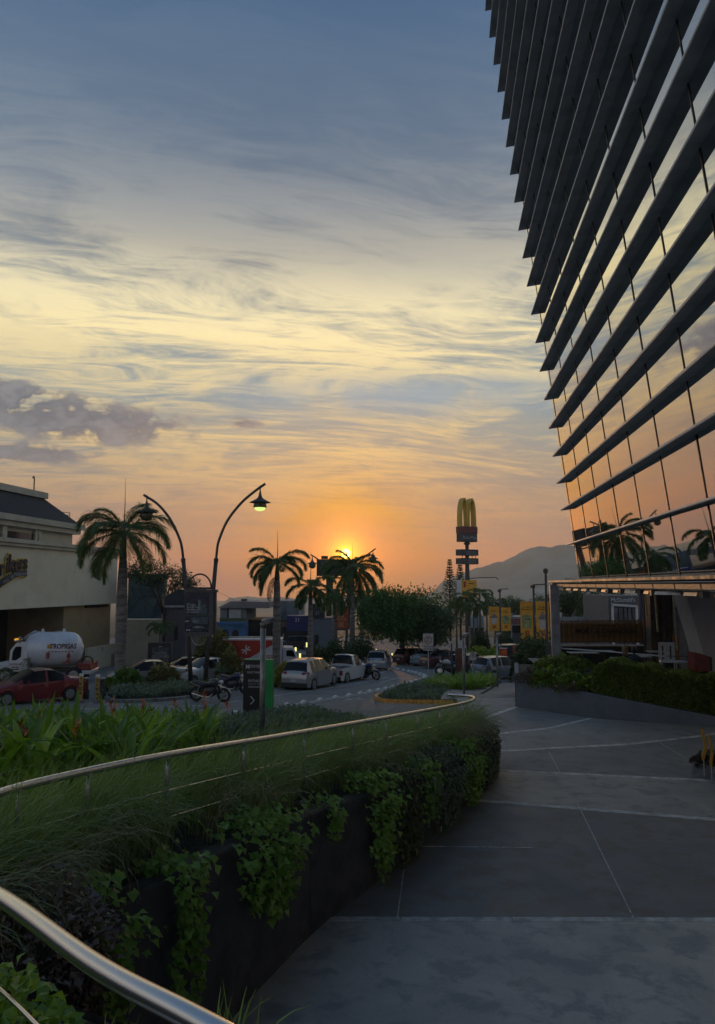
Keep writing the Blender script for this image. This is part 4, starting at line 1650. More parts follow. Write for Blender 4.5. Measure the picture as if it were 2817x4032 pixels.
g0 = on_road(471, 2714)
palm('tall royal palm with grey trunk in the median beside the twin street lamp', (g0.x, g0.y, zr(g0.y)), P(480, 2092, g0.y).z, [(0, 0.30), (0.05, 0.27), (0.35, 0.30), (0.6, 0.31), (0.85, 0.26), (1, 0.20)], 1.5, 3.25,
     [(178, 52, 105, 1.0), (165, 20, 90, 0.95), (190, -5, 75, 1.0), (172, -28, 60, 1.0), (10, 50, 95, 1.02), (-12, 22, 85, 1.0), (8, 0, 80, 1.0), (200, 60, 110, 0.9), (70, 72, 60, 0.85), (50, 40, 90, 0.95), (-60, 30, 95, 0.95),
      (-90, 5, 90, 0.9), (-120, 40, 110, 0.9), (120, 45, 100, 0.9), (-30, -20, 60, 0.95), (215, -40, 50, 0.95), (100, 10, 80, 0.9), (-150, 15, 95, 0.95), (170, 38, 100, 0.8), (15, 32, 95, 0.85), (-170, -55, 35, 0.9), (20, -48, 40, 0.85), (185, 75, 80, 0.7), (0, 74, 85, 0.75)], 11, 2.95, ll=0.33, nl=84, lw=0.027)
g1 = on_road(1088, 2683)
palm('royal palm with pale trunk beside the silver hatchback', (g1.x, g1.y, zr(g1.y)), P(1082, 2212, g1.y).z, [(0, 0.27), (0.08, 0.22), (0.45, 0.25), (0.75, 0.22), (0.95, 0.19), (1, 0.16)], 1.15, 2.25,
     [(178, 40, 105, 1.0), (172, 62, 80, 0.9), (186, -8, 80, 1.0), (195, -45, 40, 1.0), (5, 55, 95, 1.0), (-5, 35, 105, 1.0), (10, -15, 70, 0.95), (60, 40, 90, 0.9), (-70, 25, 95, 0.9), (120, 30, 90, 0.85), (-120, 0, 80, 0.9), (180, 15, 95, 0.95), (0, 12, 95, 0.95), (165, -30, 60, 0.9)], 12, 1.95, ll=0.34, lw=0.033, nl=80, dead=1)
d1 = 54.0
palm('smaller palm between the pale trunk palm and the billboard', (P(1222, 2600, d1).x, d1, zr(d1)), P(1222, 2300, d1).z, [(0, 0.22), (0.4, 0.2), (1, 0.14)], 1.0, 2.1,
     [(175, 45, 95, 1.0), (165, 10, 80, 1.0), (190, -30, 60, 1.0), (0, 50, 95, 1.0), (10, 10, 80, 1.0), (-20, -25, 60, 0.95), (80, 40, 90, 0.9), (-80, 35, 95, 0.9), (-110, -10, 80, 0.9), (60, -30, 50, 0.9), (130, -35, 50, 1.0)], 13, 2.3, ll=0.35, lw=0.042)
d2 = 76.0
palm('palm in front of the setting sun', (P(1388, 2560, d2).x, d2, zr(d2)), P(1388, 2232, d2).z, [(0, 0.28), (0.4, 0.26), (1, 0.17)], 1.3, 3.5,
     [(176, 42, 95, 1.0), (168, 16, 80, 0.95), (185, -10, 80, 0.95), (0, 62, 70, 0.75), (5, 40, 85, 1.05), (-6, 14, 85, 1.1), (8, -12, 75, 1.05), (-15, -38, 50, 1.0), (200, -40, 50, 1.0), (60, 60, 70, 0.7), (-70, 30, 90, 0.8), (-110, -20, 70, 0.9), (80, -30, 60, 0.9), (172, 60, 80, 0.8), (10, 26, 90, 1.05), (180, 28, 90, 1.0), (-3, -25, 60, 1.1), (190, -60, 30, 1.0), (15, -60, 30, 1.0), (178, 80, 70, 0.7)], 14, 2.5, ll=0.34, lw=0.048, nl=80)
palm('dense low palm below the billboard', (P(1318, 2560, 70).x, 70, zr(70)), P(1318, 2330, 70).z, [(0, 0.24), (1, 0.16)], 0.9, 2.3,
     [(a, e_, c_, 1.0) for a, e_, c_ in ((175, 30, 90), (185, 0, 80), (165, -30, 60), (0, 30, 90), (10, -5, 80), (-10, -35, 60), (90, 30, 90), (-90, 10, 90), (-100, -35, 60), (60, -40, 50), (130, -20, 70), (-50, -50, 40))], 15, 0.8, ll=0.3, lw=0.036)
palm('dense palm hiding the lower lamp post of the orange poster', (P(1425, 2560, 82).x, 82, -7.5), P(1425, 2335, 82).z, [(0, 0.24), (1, 0.16)], 0.9, 2.6,
     [(a, e_, c_, 1.0) for a, e_, c_ in ((175, 30, 90), (185, 0, 80), (165, -30, 60), (0, 30, 90), (10, -5, 80), (-10, -35, 60), (90, 30, 90), (-90, 10, 90), (-100, -35, 60), (60, -40, 50), (130, -20, 70), (-50, -50, 40))], 16, 0.6, ll=0.3, lw=0.055)
palm('short bushy palm above the black poster box', (P(630, 2640, 57).x, 57, zr(57)), P(632, 2470, 57).z, [(0, 0.16), (1, 0.11)], 0.5, 1.25,
     [(a, e_, c_, 1.0) for a, e_, c_ in ((175, 45, 110), (185, 15, 110), (160, 60, 110), (0, 45, 110), (10, 15, 110), (30, 65, 110), (90, 50, 110), (-90, 30, 110), (-110, 60, 100), (-60, 20, 110), (130, 30, 100))], 17, 0.0, ll=0.3, lw=0.03, nl=44)
PGL = 'arching palms in front of the arches sign'
for k, (px, py, d, L) in enumerate(((1842, 2352, 78, 1.9), (1893, 2338, 80, 1.9), (1955, 2372, 74, 1.6), (1868, 2392, 76, 1.7), (1920, 2385, 79, 1.7), (1800, 2385, 80, 1.7))):
    lab = ('arching palm directly below the arches sign', 'tallest arching palm right of the arches sign pole', 'arching palm beside the first yellow banners', 'lower palm between two arching palms', 'drooping palm left of the street light', 'palm at the edge of the round tree')[k]
    palm(lab, (P(px, 2560, d).x, d, -7.3), P(px, py, d).z, [(0, 0.10), (1, 0.075)], 0.6, L,
         [(a + k * 13, e_, c_, 1.0) for a, e_, c_ in ((175, 55, 130), (200, 25, 120), (150, 10, 110), (0, 55, 130), (-20, 25, 120), (25, 5, 110), (90, 60, 110), (-90, 55, 120), (-70, 20, 120), (110, 20, 110))], 30 + k, 0.5, PGL, ll=0.3, lw=0.045, nl=40, tm=M_SHAFT, name='areca_palm')

# ---------------------------------------------------------------- lamps, kiosks, signs, bollards
X3, Z3 = Vector((1, 0, 0)), Vector((0, 0, 1))
M_IRON = mat('dark_lamp_iron', (0.055, 0.050, 0.050, 1), 0.5, var=0.15, scale=4)
M_KFRAME = mat('kiosk_frame', (0.085, 0.080, 0.080, 1), 0.55, var=0.2, scale=3)
M_GREYM = mat('light_grey_metal', (0.36, 0.37, 0.38, 1), 0.45, var=0.15)
M_WHITE = mat('white_print', (0.60, 0.60, 0.60, 1), 0.6, var=0.08)
M_CREAM = mat('cream_print', (0.55, 0.44, 0.28, 1), 0.6, var=0.1)
M_LAMP_ON = mat('lit_lamp_glass', (0.5, 0.6, 0.3, 1), 0.3, var=0, emit=(0.62, 0.80, 0.22, 1), est=1.3)
M_LAMP_OFF = mat('lamp_shade_green', (0.10, 0.10, 0.045, 1), 0.35, var=0.1)


def lamp_head(parent, x, z, lit):
    h = thing_part = bpy.data.objects.new('lantern', None)
    COL.objects.link(h)
    h.parent = parent
    h.location = (x, 0, z)
    MB().tube([(0, 0, 0.1), (0, 0, -0.2)], 0.035, 8).build('hanger', M_IRON, h)
    MB().lathe([(0.035, -0.18), (0.10, -0.50), (0.17, -0.62), (0.40, -0.74), (0.58, -0.83), (0.57, -0.85), (0.36, -0.80), (0.30, -0.80)], 20).build('shade', M_IRON, h, smooth=True, sharp=40)
    MB().lathe([(0.30, -0.80), (0.34, -0.90), (0.37, -1.08), (0.36, -1.12), (0.30, -1.13)], 20).build('collar', M_LAMP_OFF, h, smooth=True, sharp=40)
    MB().lathe([(0.31, -1.125), (0.27, -1.22), (0.17, -1.29), (0.02, -1.315)], 20).build('globe', M_LAMP_ON if lit else M_LAMP_OFF, h, smooth=True)


def kiosk(label, loc, lit=(False, True), poster=None):
    t_ = thing('lamp_kiosk', label, 'street lamp', loc)
    for name, pts in (('lamp_post', [(-0.36, 0), (-0.55, 2.7), (-0.74, 5.3), (-0.93, 6.95)]), ('lamp_post', [(0.36, 0), (0.55, 2.7), (0.74, 5.3), (0.86, 6.95)])):
        MB().tube([(x, 0, z) for x, z in pts], [0.125, 0.12, 0.115, 0.11], 12).build(name, M_IRON, t_, smooth=True)
    L = catmull([(-0.92, 0, 6.9), (-1.0, 0, 7.5), (-1.16, 0, 8.1), (-1.69, 0, 9.15), (-2.39, 0, 9.98), (-3.18, 0, 10.5)], 5)
    Rr = catmull([(0.86, 0, 6.9), (0.90, 0, 7.4), (1.0, 0, 8.0), (1.43, 0, 9.05), (2.12, 0, 9.98), (2.82, 0, 10.62), (3.50, 0, 11.12)], 5)
    for q in (L, Rr):
        MB().tube(q, 0.072, 10).build('curved_arm', M_IRON, t_, smooth=True)
    for x in (-0.93, 0.86):
        MB().lathe([(0.13, 6.82), (0.13, 7.0), (0.075, 7.04)], 12, (x, 0, 0)).build('collar_ring', M_IRON, t_, smooth=True, sharp=40)
    lamp_head(t_, -3.0, 10.38, lit[0])
    lamp_head(t_, 3.22, 10.92, lit[1])
    MB().tube([(0.62 * math.cos(a), 0, 5.42 + 0.74 * math.sin(a)) for a in np.linspace(0, math.pi, 20)], 0.045, 8).build('arch', M_IRON, t_, smooth=True)
    MB().span((-0.74, -0.07, 5.33), (0.74, 0.07, 5.45)).build('top_bar', M_IRON, t_)
    MB().tube([(0.41 * math.cos(a), 0, 2.83 + 0.50 * math.sin(a)) for a in np.linspace(math.pi, 2 * math.pi, 18)], 0.025, 6).build('lower_hoop', M_GREYM, t_, smooth=True)
    b = MB()
    b.span((-0.77, -0.22, 2.92), (0.80, 0.22, 5.28))
    cab = b.build('sign_box', M_KFRAME, t_, bevel=0.02)
    MB().span((-0.80, -0.25, 5.18), (0.96, 0.25, 5.32)).build('box_cap', M_KFRAME, t_, bevel=0.01)
    MB().span((-0.62, -0.23, 2.80), (0.64, 0.2, 2.92)).build('box_foot', M_KFRAME, t_)
    MB().span((0.80, -0.12, 2.95), (0.90, 0.2, 5.2)).build('side_leaf', M_IRON, t_)
    poster(t_)
    return t_


def poster_dark(t_):
    y = -0.226
    p = MB().span((-0.73, y - 0.012, 3.05), (0.56, y, 5.13)).build('poster', mat('poster_navy', (0.012, 0.018, 0.035, 1), 0.25, var=0.3, scale=2, col2=(0.02, 0.03, 0.05, 1)), t_)
    y -= 0.0145
    def q(name, pts, c, dy=0.0):
        MB().prism([(a, b_) for a, b_ in pts], (0, y - dy, 0), (1, 0, 0), (0, 0, 1), (0, 1, 0), 0.002).build(name, c, p)
    blue = mat('poster_teal', (0.05, 0.10, 0.12, 1), 0.4, var=0.4, scale=9)
    pale = mat('poster_pale', (0.20, 0.24, 0.22, 1), 0.4, var=0.4, scale=9)
    q('poster_house', [(-0.02, 3.98), (0.48, 3.98), (0.48, 4.3), (0.3, 4.45), (0.14, 4.72), (-0.02, 4.78)], blue)
    q('poster_house', [(-0.02, 4.2), (0.10, 4.2), (0.10, 4.76), (-0.02, 4.76)], pale, 0.004)
    q('poster_window', [(0.26, 4.4), (0.44, 4.42), (0.40, 4.52), (0.28, 4.48)], pale, 0.004)
    q('poster_band', [(-0.72, 3.90), (0.55, 3.90), (0.55, 3.97), (-0.72, 3.97)], mat('poster_green', (0.05, 0.065, 0.04, 1), 0.5, var=0.4, scale=20))
    q('poster_photo', [(-0.3, 3.5), (0.5, 3.46), (0.54, 3.86), (-0.42, 3.84)], blue)
    q('poster_photo', [(-0.28, 3.56), (0.02, 3.56), (0.02, 3.72), (-0.28, 3.72)], pale, 0.004)
    q('poster_floor', [(-0.35, 3.26), (0.42, 3.24), (0.2, 3.38), (-0.18, 3.38)], pale)
    q('poster_line', [(-0.66, 3.385), (-0.38, 3.385), (-0.38, 3.40), (-0.66, 3.40)], pale)
    q('poster_line', [(-0.36, 3.15), (0.2, 3.15), (0.2, 3.17), (-0.36, 3.17)], pale)
    for xx in (-0.59, -0.46):
        q('poster_dot', [(xx + 0.045 * math.cos(a), 3.16 + 0.045 * math.sin(a)) for a in np.linspace(0, 6.0, 12)], M_WHITE)
    for k, s_ in enumerate(('El lugar', 'donde los', 'familiares', 'se reúnen')):
        lettering(s_, 0.17, M_WHITE, p, (-0.64, y, 4.52 - k * 0.135), X3, Z3, 'poster_lettering', 'LEFT', 0.001)
    print_lines(p, (-0.60, y, 3.63), 0.2, 0.06, M_WHITE, rows=1)


def poster_orange(t_):
    y = -0.226
    p = MB().span((-0.70, y - 0.012, 3.03), (0.70, y, 5.1)).build('poster', mat('poster_orange', (0.36, 0.055, 0.018, 1), 0.45, var=0.2, scale=1.2, col2=(0.42, 0.10, 0.02, 1)), t_)
    y -= 0.0145
    for off in (0.0, 0.07):
        pts = [(-0.40 + off, 0, 4.42 + off), (-0.44 + off, 0, 4.66), (-0.34, 0, 4.82 - off), (-0.2, 0, 4.80 - off), (0, 0, 4.58 - off), (0.2, 0, 4.80 - off), (0.34, 0, 4.82 - off), (0.44 - off, 0, 4.66), (0.40 - off, 0, 4.42 + off)]
        MB().tube([(a, y, b_) for a, b, b_ in pts], 0.016, 5).build('poster_crest', M_CREAM, p)
    print_lines(p, (0, y, 4.22), 0.66, 0.17, M_CREAM, rows=1)
    lettering('MEZCAL', 0.34, M_CREAM, p, (0, y, 3.92), X3, Z3, 'poster_lettering', sx=0.85, ext=0.001)
    print_lines(p, (0, y, 3.58), 0.5, 0.07, M_CREAM, rows=4)


k1 = Vector((P(782, 2600, 42).x, 42, zr(42)))
kiosk('twin curved street lamp with a dark poster box in the median', k1, (False, True), poster_dark)
k2 = Vector((P(1345, 2600, 79).x, 79, zr(79)))
kiosk('twin curved street lamp with an orange poster box far down the road', k2, (False, False), poster_orange)

# path lights: plain posts with a small tilted disc
M_PATH = mat('path_light_metal', (0.26, 0.26, 0.25, 1), 0.42, metal=0.5, var=0.15, scale=8)


def path_light(label, loc, h, r, mm=M_PATH):
    t_ = thing('path_light', label, 'lamp post', loc, 0, 'slim path lights')
    MB().tube([(0, 0, -0.2), (0, 0, h)], r, 14).build('post', mm, t_, smooth=True)
    hd = MB()
    n = 18
    ring = lambda rad, z, dz: [(rad * 1.25 * math.cos(a) + 0.10 * r / 0.055, rad * math.sin(a), z + dz + 0.28 * rad * math.cos(a)) for a in np.linspace(0, 2 * math.pi, n, endpoint=False)]
    hd.loft([ring(r * 1.0, h - 0.02, -0.01), ring(r * 2.0, h + 0.05, 0.0), ring(r * 2.05, h + 0.075, 0.0), ring(r * 1.6, h + 0.09, 0.0)])
    hd.build('head', M_GREYM, t_, smooth=True, sharp=35)
    MB().lathe([(r * 1.15, h - 0.10), (r * 1.2, h - 0.02), (r, h)], 14).build('neck', mm, t_, smooth=True)
    return t_


pb = P(1032, 2908, 16.0)
path_light('closest slim path light rising behind the handrail', (pb.x, 16.0, pb.z - 0.4), 2.36 + 0.38, 0.056)
for (px, py, top, lab) in ((1828, 2737, 2502, 'slim path light standing at the planting island'), (1960, 2703, 2500, 'slim path light at the edge of the car park walk')):
    p = on_plaza(px, py)
    path_light(lab, p, P(px, top, p.y).z - p.z, 0.052)

# wayfinding totem
M_TOTEM = mat('totem_black', (0.014, 0.016, 0.020, 1), 0.4, var=0.15)
M_GREEN = mat('totem_green', (0.012, 0.30, 0.07, 1), 0.5, var=0.12, scale=2)
tz = P(1015, 2840, 26.4)
tot = thing('wayfinding_totem', 'black and green entrance totem sign behind the closest path light', 'sign', (tz.x, tz.y, tz.z - 0.1), math.radians(-9))
sw = 0.0087
X = lambda px: (px - 1015) * sw
Zt = lambda py: (2840 - py) * sw + 0.1
b = MB()
b.span((X(960), -0.13, 0), (X(1046), 0.13, Zt(2606)))
b.build('black_face', M_TOTEM, tot, bevel=0.006)
g = MB()
g.prism([(X(1046), 0), (X(1075), 0), (X(1075), Zt(2603)), (X(1046), Zt(2603))], (0, -0.15, 0), (1, 0, 0), (0, 0, 1), (0, 1, 0), 0.28)
g.prism([(X(962), Zt(2606)), (X(1046), Zt(2606)), (X(1046), Zt(2603)), (X(962), Zt(2603))], (0, -0.13, 0), (1, 0, 0), (0, 0, 1), (0, 1, 0), 0.25)
g.prism([(X(1037), 0.05), (X(1046), 0.05), (X(1046), Zt(2606)), (X(1045), Zt(2606))], (0, -0.136, 0), (1, 0, 0), (0, 0, 1), (0, 1, 0), 0.005)
g.build('green_return', M_GREEN, tot)
MB().span((X(961), -0.1, Zt(2606) + 0.002), (X(975), 0.1, Zt(2604) + 0.012)).build('cap_chip', M_WHITE, tot)
fy = -0.131
lettering('M', 0.19, M_WHITE, tot, (X(969), fy, Zt(2632)), X3, Z3, 'lettering', 'LEFT', 0.002, bold=0.004)
lettering('ONTERRO', 0.145, M_WHITE, tot, (X(984), fy, Zt(2630)), X3, Z3, 'lettering', 'LEFT', 0.002, 0.86)
lettering('VALET PARKING', 0.105, M_WHITE, tot, (X(975), fy, Zt(2653)), X3, Z3, 'lettering', 'LEFT', 0.002, 0.78)
lettering('ENTRADA', 0.12, M_WHITE, tot, (X(980), fy, Zt(2685)), X3, Z3, 'lettering', 'LEFT', 0.002, 0.85)
lettering('DROP OFF', 0.12, mat('totem_grey_print', (0.25, 0.30, 0.28, 1), 0.6), tot, (X(981), fy, Zt(2698)), X3, Z3, 'lettering', 'LEFT', 0.002, 0.85)
MB().span((X(981), fy - 0.004, Zt(2709)), (X(1040), fy - 0.001, Zt(2707))).build('underline', M_WHITE, tot)
ar = MB()
for (a, c) in (((991, 2744), (1005, 2759)), ((1005, 2759), (991, 2773))):
    dx, dz = X(c[0]) - X(a[0]), Zt(c[1]) - Zt(a[1])
    ar.box(((X(a[0]) + X(c[0])) / 2, fy - 0.003, (Zt(a[1]) + Zt(c[1])) / 2), (math.hypot(dx, dz) + 0.02, 0.005, 0.03), 0, 0, -math.atan2(dz, dx))
ar.build('arrow', M_WHITE, tot)

# speed limit sign and no-parking sign
M_SIGNW = mat('sign_white', (0.50, 0.47, 0.46, 1), 0.5, var=0.1)
M_SIGNR = mat('sign_red', (0.35, 0.03, 0.025, 1), 0.5, var=0.1)
M_BLACK = mat('sign_black', (0.02, 0.02, 0.022, 1), 0.5)


def ring_mesh(r0, r1, o, m, name, parent, t=0.003):
    n = 26
    mb = MB()
    pts = [(r1 * math.cos(a), r1 * math.sin(a)) for a in np.linspace(0, 2 * math.pi, n, endpoint=False)]
    inn = [(r0 * math.cos(a), r0 * math.sin(a)) for a in np.linspace(0, 2 * math.pi, n, endpoint=False)]
    o = Vector(o)
    V = [o + Vector((a, 0, b_)) for a, b_ in pts] + [o + Vector((a, 0, b_)) for a, b_ in inn] + [o + Vector((a, -t, b_)) for a, b_ in pts] + [o + Vector((a, -t, b_)) for a, b_ in inn]
    F = []
    for k in range(n):
        k2 = (k + 1) % n
        F += [(2 * n + k, 2 * n + k2, 3 * n + k2, 3 * n + k), (k, k2, 2 * n + k2, 2 * n + k), (n + k2, n + k, 3 * n + k, 3 * n + k2)]
    mb.add(V, F)
    return mb.build(name, m, parent)


sp = on_plaza(1688, 2668)
sp = Vector((P(1688, 2660, 45.5).x, 45.5, zr(45.5)))
k = 45.5 / FPX
sgn = thing('speed_limit_sign', 'white speed limit sign on a post at the bend', 'sign', sp, math.radians(-6))
zc = P(1684, 2495, 45.5).z - sp.z
zc_t, zc_b = P(1684, 2495, 45.5).z - sp.z, P(1684, 2562, 45.5).z - sp.z
MB().tube([(0, 0.03, -0.2), (0, 0.03, zc_t - 0.05)], 0.03, 8).build('post', M_GREYM, sgn)
MB().span((-20 * k, -0.012, zc_b), (20 * k, 0.012, zc_t)).build('plate', M_SIGNW, sgn, bevel=0.01)
zcen = zc_t - 24 * k
ring_mesh(12.5 * k, 15 * k, (0, -0.014, zcen), M_SIGNR, 'red_ring', sgn)
lettering('30', 0.19, M_BLACK, sgn, (0, -0.013, zcen + 0.08), X3, Z3)
lettering('KPH', 0.15, M_BLACK, sgn, (0, -0.013, zcen - 0.085), X3, Z3)
lettering('VELOCIDAD', 0.12, M_BLACK, sgn, (0, -0.013, zc_b + 0.25), X3, Z3, sx=0.8)
lettering('RESTRINGIDA', 0.115, M_BLACK, sgn, (0, -0.013, zc_b + 0.10), X3, Z3, sx=0.7)
np_ = P(1864, 2680, 40.0)
nz = zp(40.0)
ns_ = thing('no_parking_sign', 'small white parking sign with a circled E', 'sign', (np_.x, 40.0, nz), math.radians(-4))
k = 40.0 / FPX
z1, z0 = P(1864, 2567, 40).z - nz, P(1864, 2600, 40).z - nz
MB().tube([(0, 0.03, -0.2), (0, 0.03, z1 - 0.02)], 0.022, 8).build('post', M_GREYM, ns_)
MB().span((-12 * k, -0.01, z0), (12 * k, 0.01, z1)).build('plate', M_SIGNW, ns_, bevel=0.008)
ring_mesh(7.0 * k, 8.6 * k, (0, -0.012, z1 - 0.16), M_BLACK, 'ring', ns_)
lettering('E', 0.15, M_BLACK, ns_, (0, -0.011, z1 - 0.16), X3, Z3, bold=0.004)

# bollards and yellow warning posts at the end of the median
M_YEL = mat('warning_yellow', (0.42, 0.28, 0.06, 1), 0.6, var=0.3, scale=9)
M_BOLL = mat('bollard_dark', (0.045, 0.045, 0.050, 1), 0.6, var=0.3, scale=6)
for j, (px, lab) in enumerate(((338, 'dark round bollard behind the red sedan'), (404, 'dark round bollard next to the tall palm bed'))):
    p = on_road(px, 2752)
    t_ = thing('bollard', lab, 'bollard', (p.x, p.y, zr(p.y)))
    MB().lathe([(0.15, 0), (0.15, 0.40), (0.13, 0.42), (0.11, 0.45), (0.11, 0.92)], 14).build('body', M_BOLL, t_, smooth=True, sharp=30)
    MB().lathe([(0.125, 0.92), (0.125, 0.96), (0.07, 1.0), (0.01, 1.01)], 14).build('cap', M_GREYM, t_, smooth=True, sharp=30)
for j, (px, top, txt, lab) in enumerate(((318, 2652, 'TKCA', 'yellow lettered warning post by the red sedan'), (383, 2656, 'EXPNZ', 'yellow lettered warning post between the bollards'))):
    p = on_road(px, 2768)
    h = P(px, top, p.y).z - zr(p.y)
    t_ = thing('warning_post', lab, 'post', (p.x, p.y, zr(p.y)), math.radians(6))
    MB().span((-0.08, -0.05, 0.15), (0.08, 0.05, h - 0.12)).build('yellow_post', M_YEL, t_, bevel=0.01)
    MB().span((-0.09, -0.06, h - 0.115), (0.09, 0.06, h)).build('reflector', M_WHITE, t_)
    MB().span((-0.14, -0.12, -0.1), (0.14, 0.12, 0.15)).build('concrete_foot', mat('concrete_foot', (0.2, 0.2, 0.18, 1), 0.9, var=0.2), t_)
    for q, ch in enumerate(txt):
        lettering(ch, 0.16, M_BLACK, t_, (0, -0.051, h - 0.25 - q * 0.20), X3, Z3, bold=0.006)

# median: kerb, soil, low planting
med_px = [(455, 2768), (560, 2765), (690, 2757), (800, 2742), (900, 2722), (1000, 2712), (1110, 2702), (1180, 2690), (1260, 2668), (1210, 2664), (1100, 2676), (960, 2690), (700, 2712), (470, 2722), (425, 2735), (418, 2752)]
MED = catmull([on_road(*p) for p in med_px + [med_px[0]]], 4)
M_KERB = mat('kerb_concrete', (0.18, 0.18, 0.17, 1), 0.9, var=0.25, scale=5)
kb = MB()
rings = []
for i, p in enumerate(MED):
    t_ = MED[(i + 1) % (len(MED) - 1)] - MED[i - 1 if i else len(MED) - 2]
    t_.z = 0
    t_.normalize()
    n_ = Vector((-t_.y, t_.x, 0))
    z = zr(p.y)
    rings.append([(p.x - n_.x * 0.08, p.y - n_.y * 0.08, z - 0.1), (p.x - n_.x * 0.08, p.y - n_.y * 0.08, z + 0.13), (p.x + n_.x * 0.08, p.y + n_.y * 0.08, z + 0.15), (p.x + n_.x * 0.08, p.y + n_.y * 0.08, z - 0.1)])
kb.loft(rings, cap=False)
tag(kb.build('median_kerb', M_KERB), 'low concrete kerb round the palm median', 'kerb')
tag(fill('median', [Vector((p.x, p.y, zr(p.y) + 0.09)) for p in MED[:-1]], M_SOIL), kind='structure')


def on_med(px, py):
    return on_road(px, py)


cover('groundcover', 'low mixed planting along the palm median', 'ground cover', [(440, 2760), (560, 2760), (690, 2752), (800, 2737), (900, 2717), (1110, 2698), (1230, 2672), (1100, 2680), (960, 2694), (700, 2716), (470, 2726), (430, 2740)], 7000, M_COVER, 0.42, (0.14, 0.30), seed=41, zf=on_med)
M_AGAVE = leaf_mat('agave_leaf', (0.055, 0.085, 0.050, 1), (0.10, 0.135, 0.075, 1), 0.15, 0.4)
for k, (px, py, s_, lab) in enumerate(((565, 2735, 0.8, 'spiky agave in the median in front of the silver sedan'), (690, 2728, 0.75, 'spiky agave beside the left leg of the poster lamp'), (745, 2738, 0.6, 'small agave right beside the first motorcycle'), (870, 2700, 0.9, 'spiky yucca in the median behind the second motorcycle'),
                                       (505, 2742, 0.55, 'small spiky plant at the foot of the tall palm'), (975, 2660, 0.9, 'yucca above the entrance totem'))):
    p = on_road(px, py)
    t_ = thing('agave_plant', lab, 'plant', (p.x, p.y, zr(p.y) + 0.1))
    rg = np.random.default_rng(300 + k)
    n = 60
    d = unit(rg.normal(0, 1, (n, 3)))
    d[:, 2] = np.abs(d[:, 2]) * 0.9 + 0.1
    z0 = np.array([0, 0, 0.75 if k in (3, 5) else 0.15]) * s_
    V, F = leaf_arrays(np.tile(z0, (n, 1)), d, rg.normal(0, 1, (n, 3)), rg.uniform(0.5, 0.8, n) * s_, 0.07, 0.1)
    np_obj('leaves', V, F, M_AGAVE, t_)
    MB().tube([(0, 0, -0.1), (0, 0, z0[2])], 0.05, 6).build('stem', M_BARK, t_)
M_TAN = leaf_mat('tan_bush', (0.075, 0.075, 0.028, 1), (0.13, 0.12, 0.05, 1), 0.25, 0.6)
for k, (px, py, d, rx, h, m_, lab) in enumerate(((505, 2730, 41, 0.8, 0.9, M_COVER2, 'green shrub round the foot of the tall palm'), (640, 2722, 41.5, 0.9, 1.1, M_TAN, 'straw coloured bush before the silver sedan'), (840, 2620, 50, 1.5, 2.6, M_TAN, 'tall mixed shrub behind the white sedan'),
                                                 (905, 2690, 45, 0.8, 1.6, M_TAN, 'thin straw bush beside the box truck'), (1115, 2690, 43.5, 0.45, 1.0, leaf_mat('yellow_bush', (0.14, 0.13, 0.03, 1), (0.2, 0.18, 0.05, 1), 0.3), 'yellowish bush between palm trunk and silver hatchback'), (430, 2735, 40, 0.5, 0.5, M_COVER2, 'low green tuft beside the dark bollards'))):
    p = P(px, py, d)
    clump('bush', lab, (p.x, d, zr(d) + 0.05), rx, 0.6, h, 1100 if k != 2 else 2600, m_, (0.14, 0.3))

# arches sign on its tall mast
AD = 96.0
ka = AD / FPX
ax = P(1842, 2330, AD).x
M_ARCH = mat('arch_yellow', (0.62, 0.42, 0.04, 1), 0.45, var=0.12, scale=0.6)
M_ARED = mat('sign_box_red', (0.16, 0.035, 0.030, 1), 0.5, var=0.15)
M_ADRK = mat('sign_box_dark', (0.045, 0.050, 0.058, 1), 0.5, var=0.15)
arch = thing('arches_sign', 'tall mast sign with yellow double arches and dark boxes', 'sign', (ax, AD, -7.5), math.radians(28))
Za = lambda py: P(1842, py, AD).z + 7.5
MB().tube([(0, 0, -0.5), (0, 0, Za(2330)), (0, 0, Za(2230)), (0, 0, Za(2135))], [0.35, 0.33, 0.26, 0.22], 12).build('mast', M_ADRK, arch, smooth=True)
MB().lathe([(0.25, Za(2146)), (0.42, Za(2142)), (0.42, Za(2140)), (0.25, Za(2134))], 12).build('mast_collar', M_ADRK, arch)
hw = 1.20
MB().span((-hw, -0.55, Za(2134)), (hw, 0.55, Za(2101))).build('lower_box', M_ADRK, arch, bevel=0.03)
MB().span((-hw - 0.04, -0.59, Za(2101) + 0.01), (hw + 0.04, 0.59, Za(2074))).build('upper_box', M_ARED, arch, bevel=0.03)
lettering('AutoMac', 0.62, M_GREYM, arch, (0, -0.56, Za(2118)), X3, Z3, ext=0.02, sx=0.95)
for (a, c) in ((2164, 2188), (2198, 2222)):
    MB().span((-1.30, -0.62, Za(c)), (1.30, 0.62, Za(a))).build('message_box', M_ADRK, arch, bevel=0.03)
for xx in (-1.0, -0.5, 0.5, 1.0):
    MB().span((xx - 0.03, -0.4, Za(2199)), (xx + 0.03, -0.34, Za(2187))).build('hanger_rod', M_ADRK, arch)
print_lines(arch, (0.2, -0.62, Za(2174)), 1.6, 0.16, mat('faint_print', (0.16, 0.17, 0.18, 1), 0.6))
print_lines(arch, (0.3, -0.62, Za(2207)), 1.2, 0.16, mat('faint_print', (0.16, 0.17, 0.18, 1), 0.6))
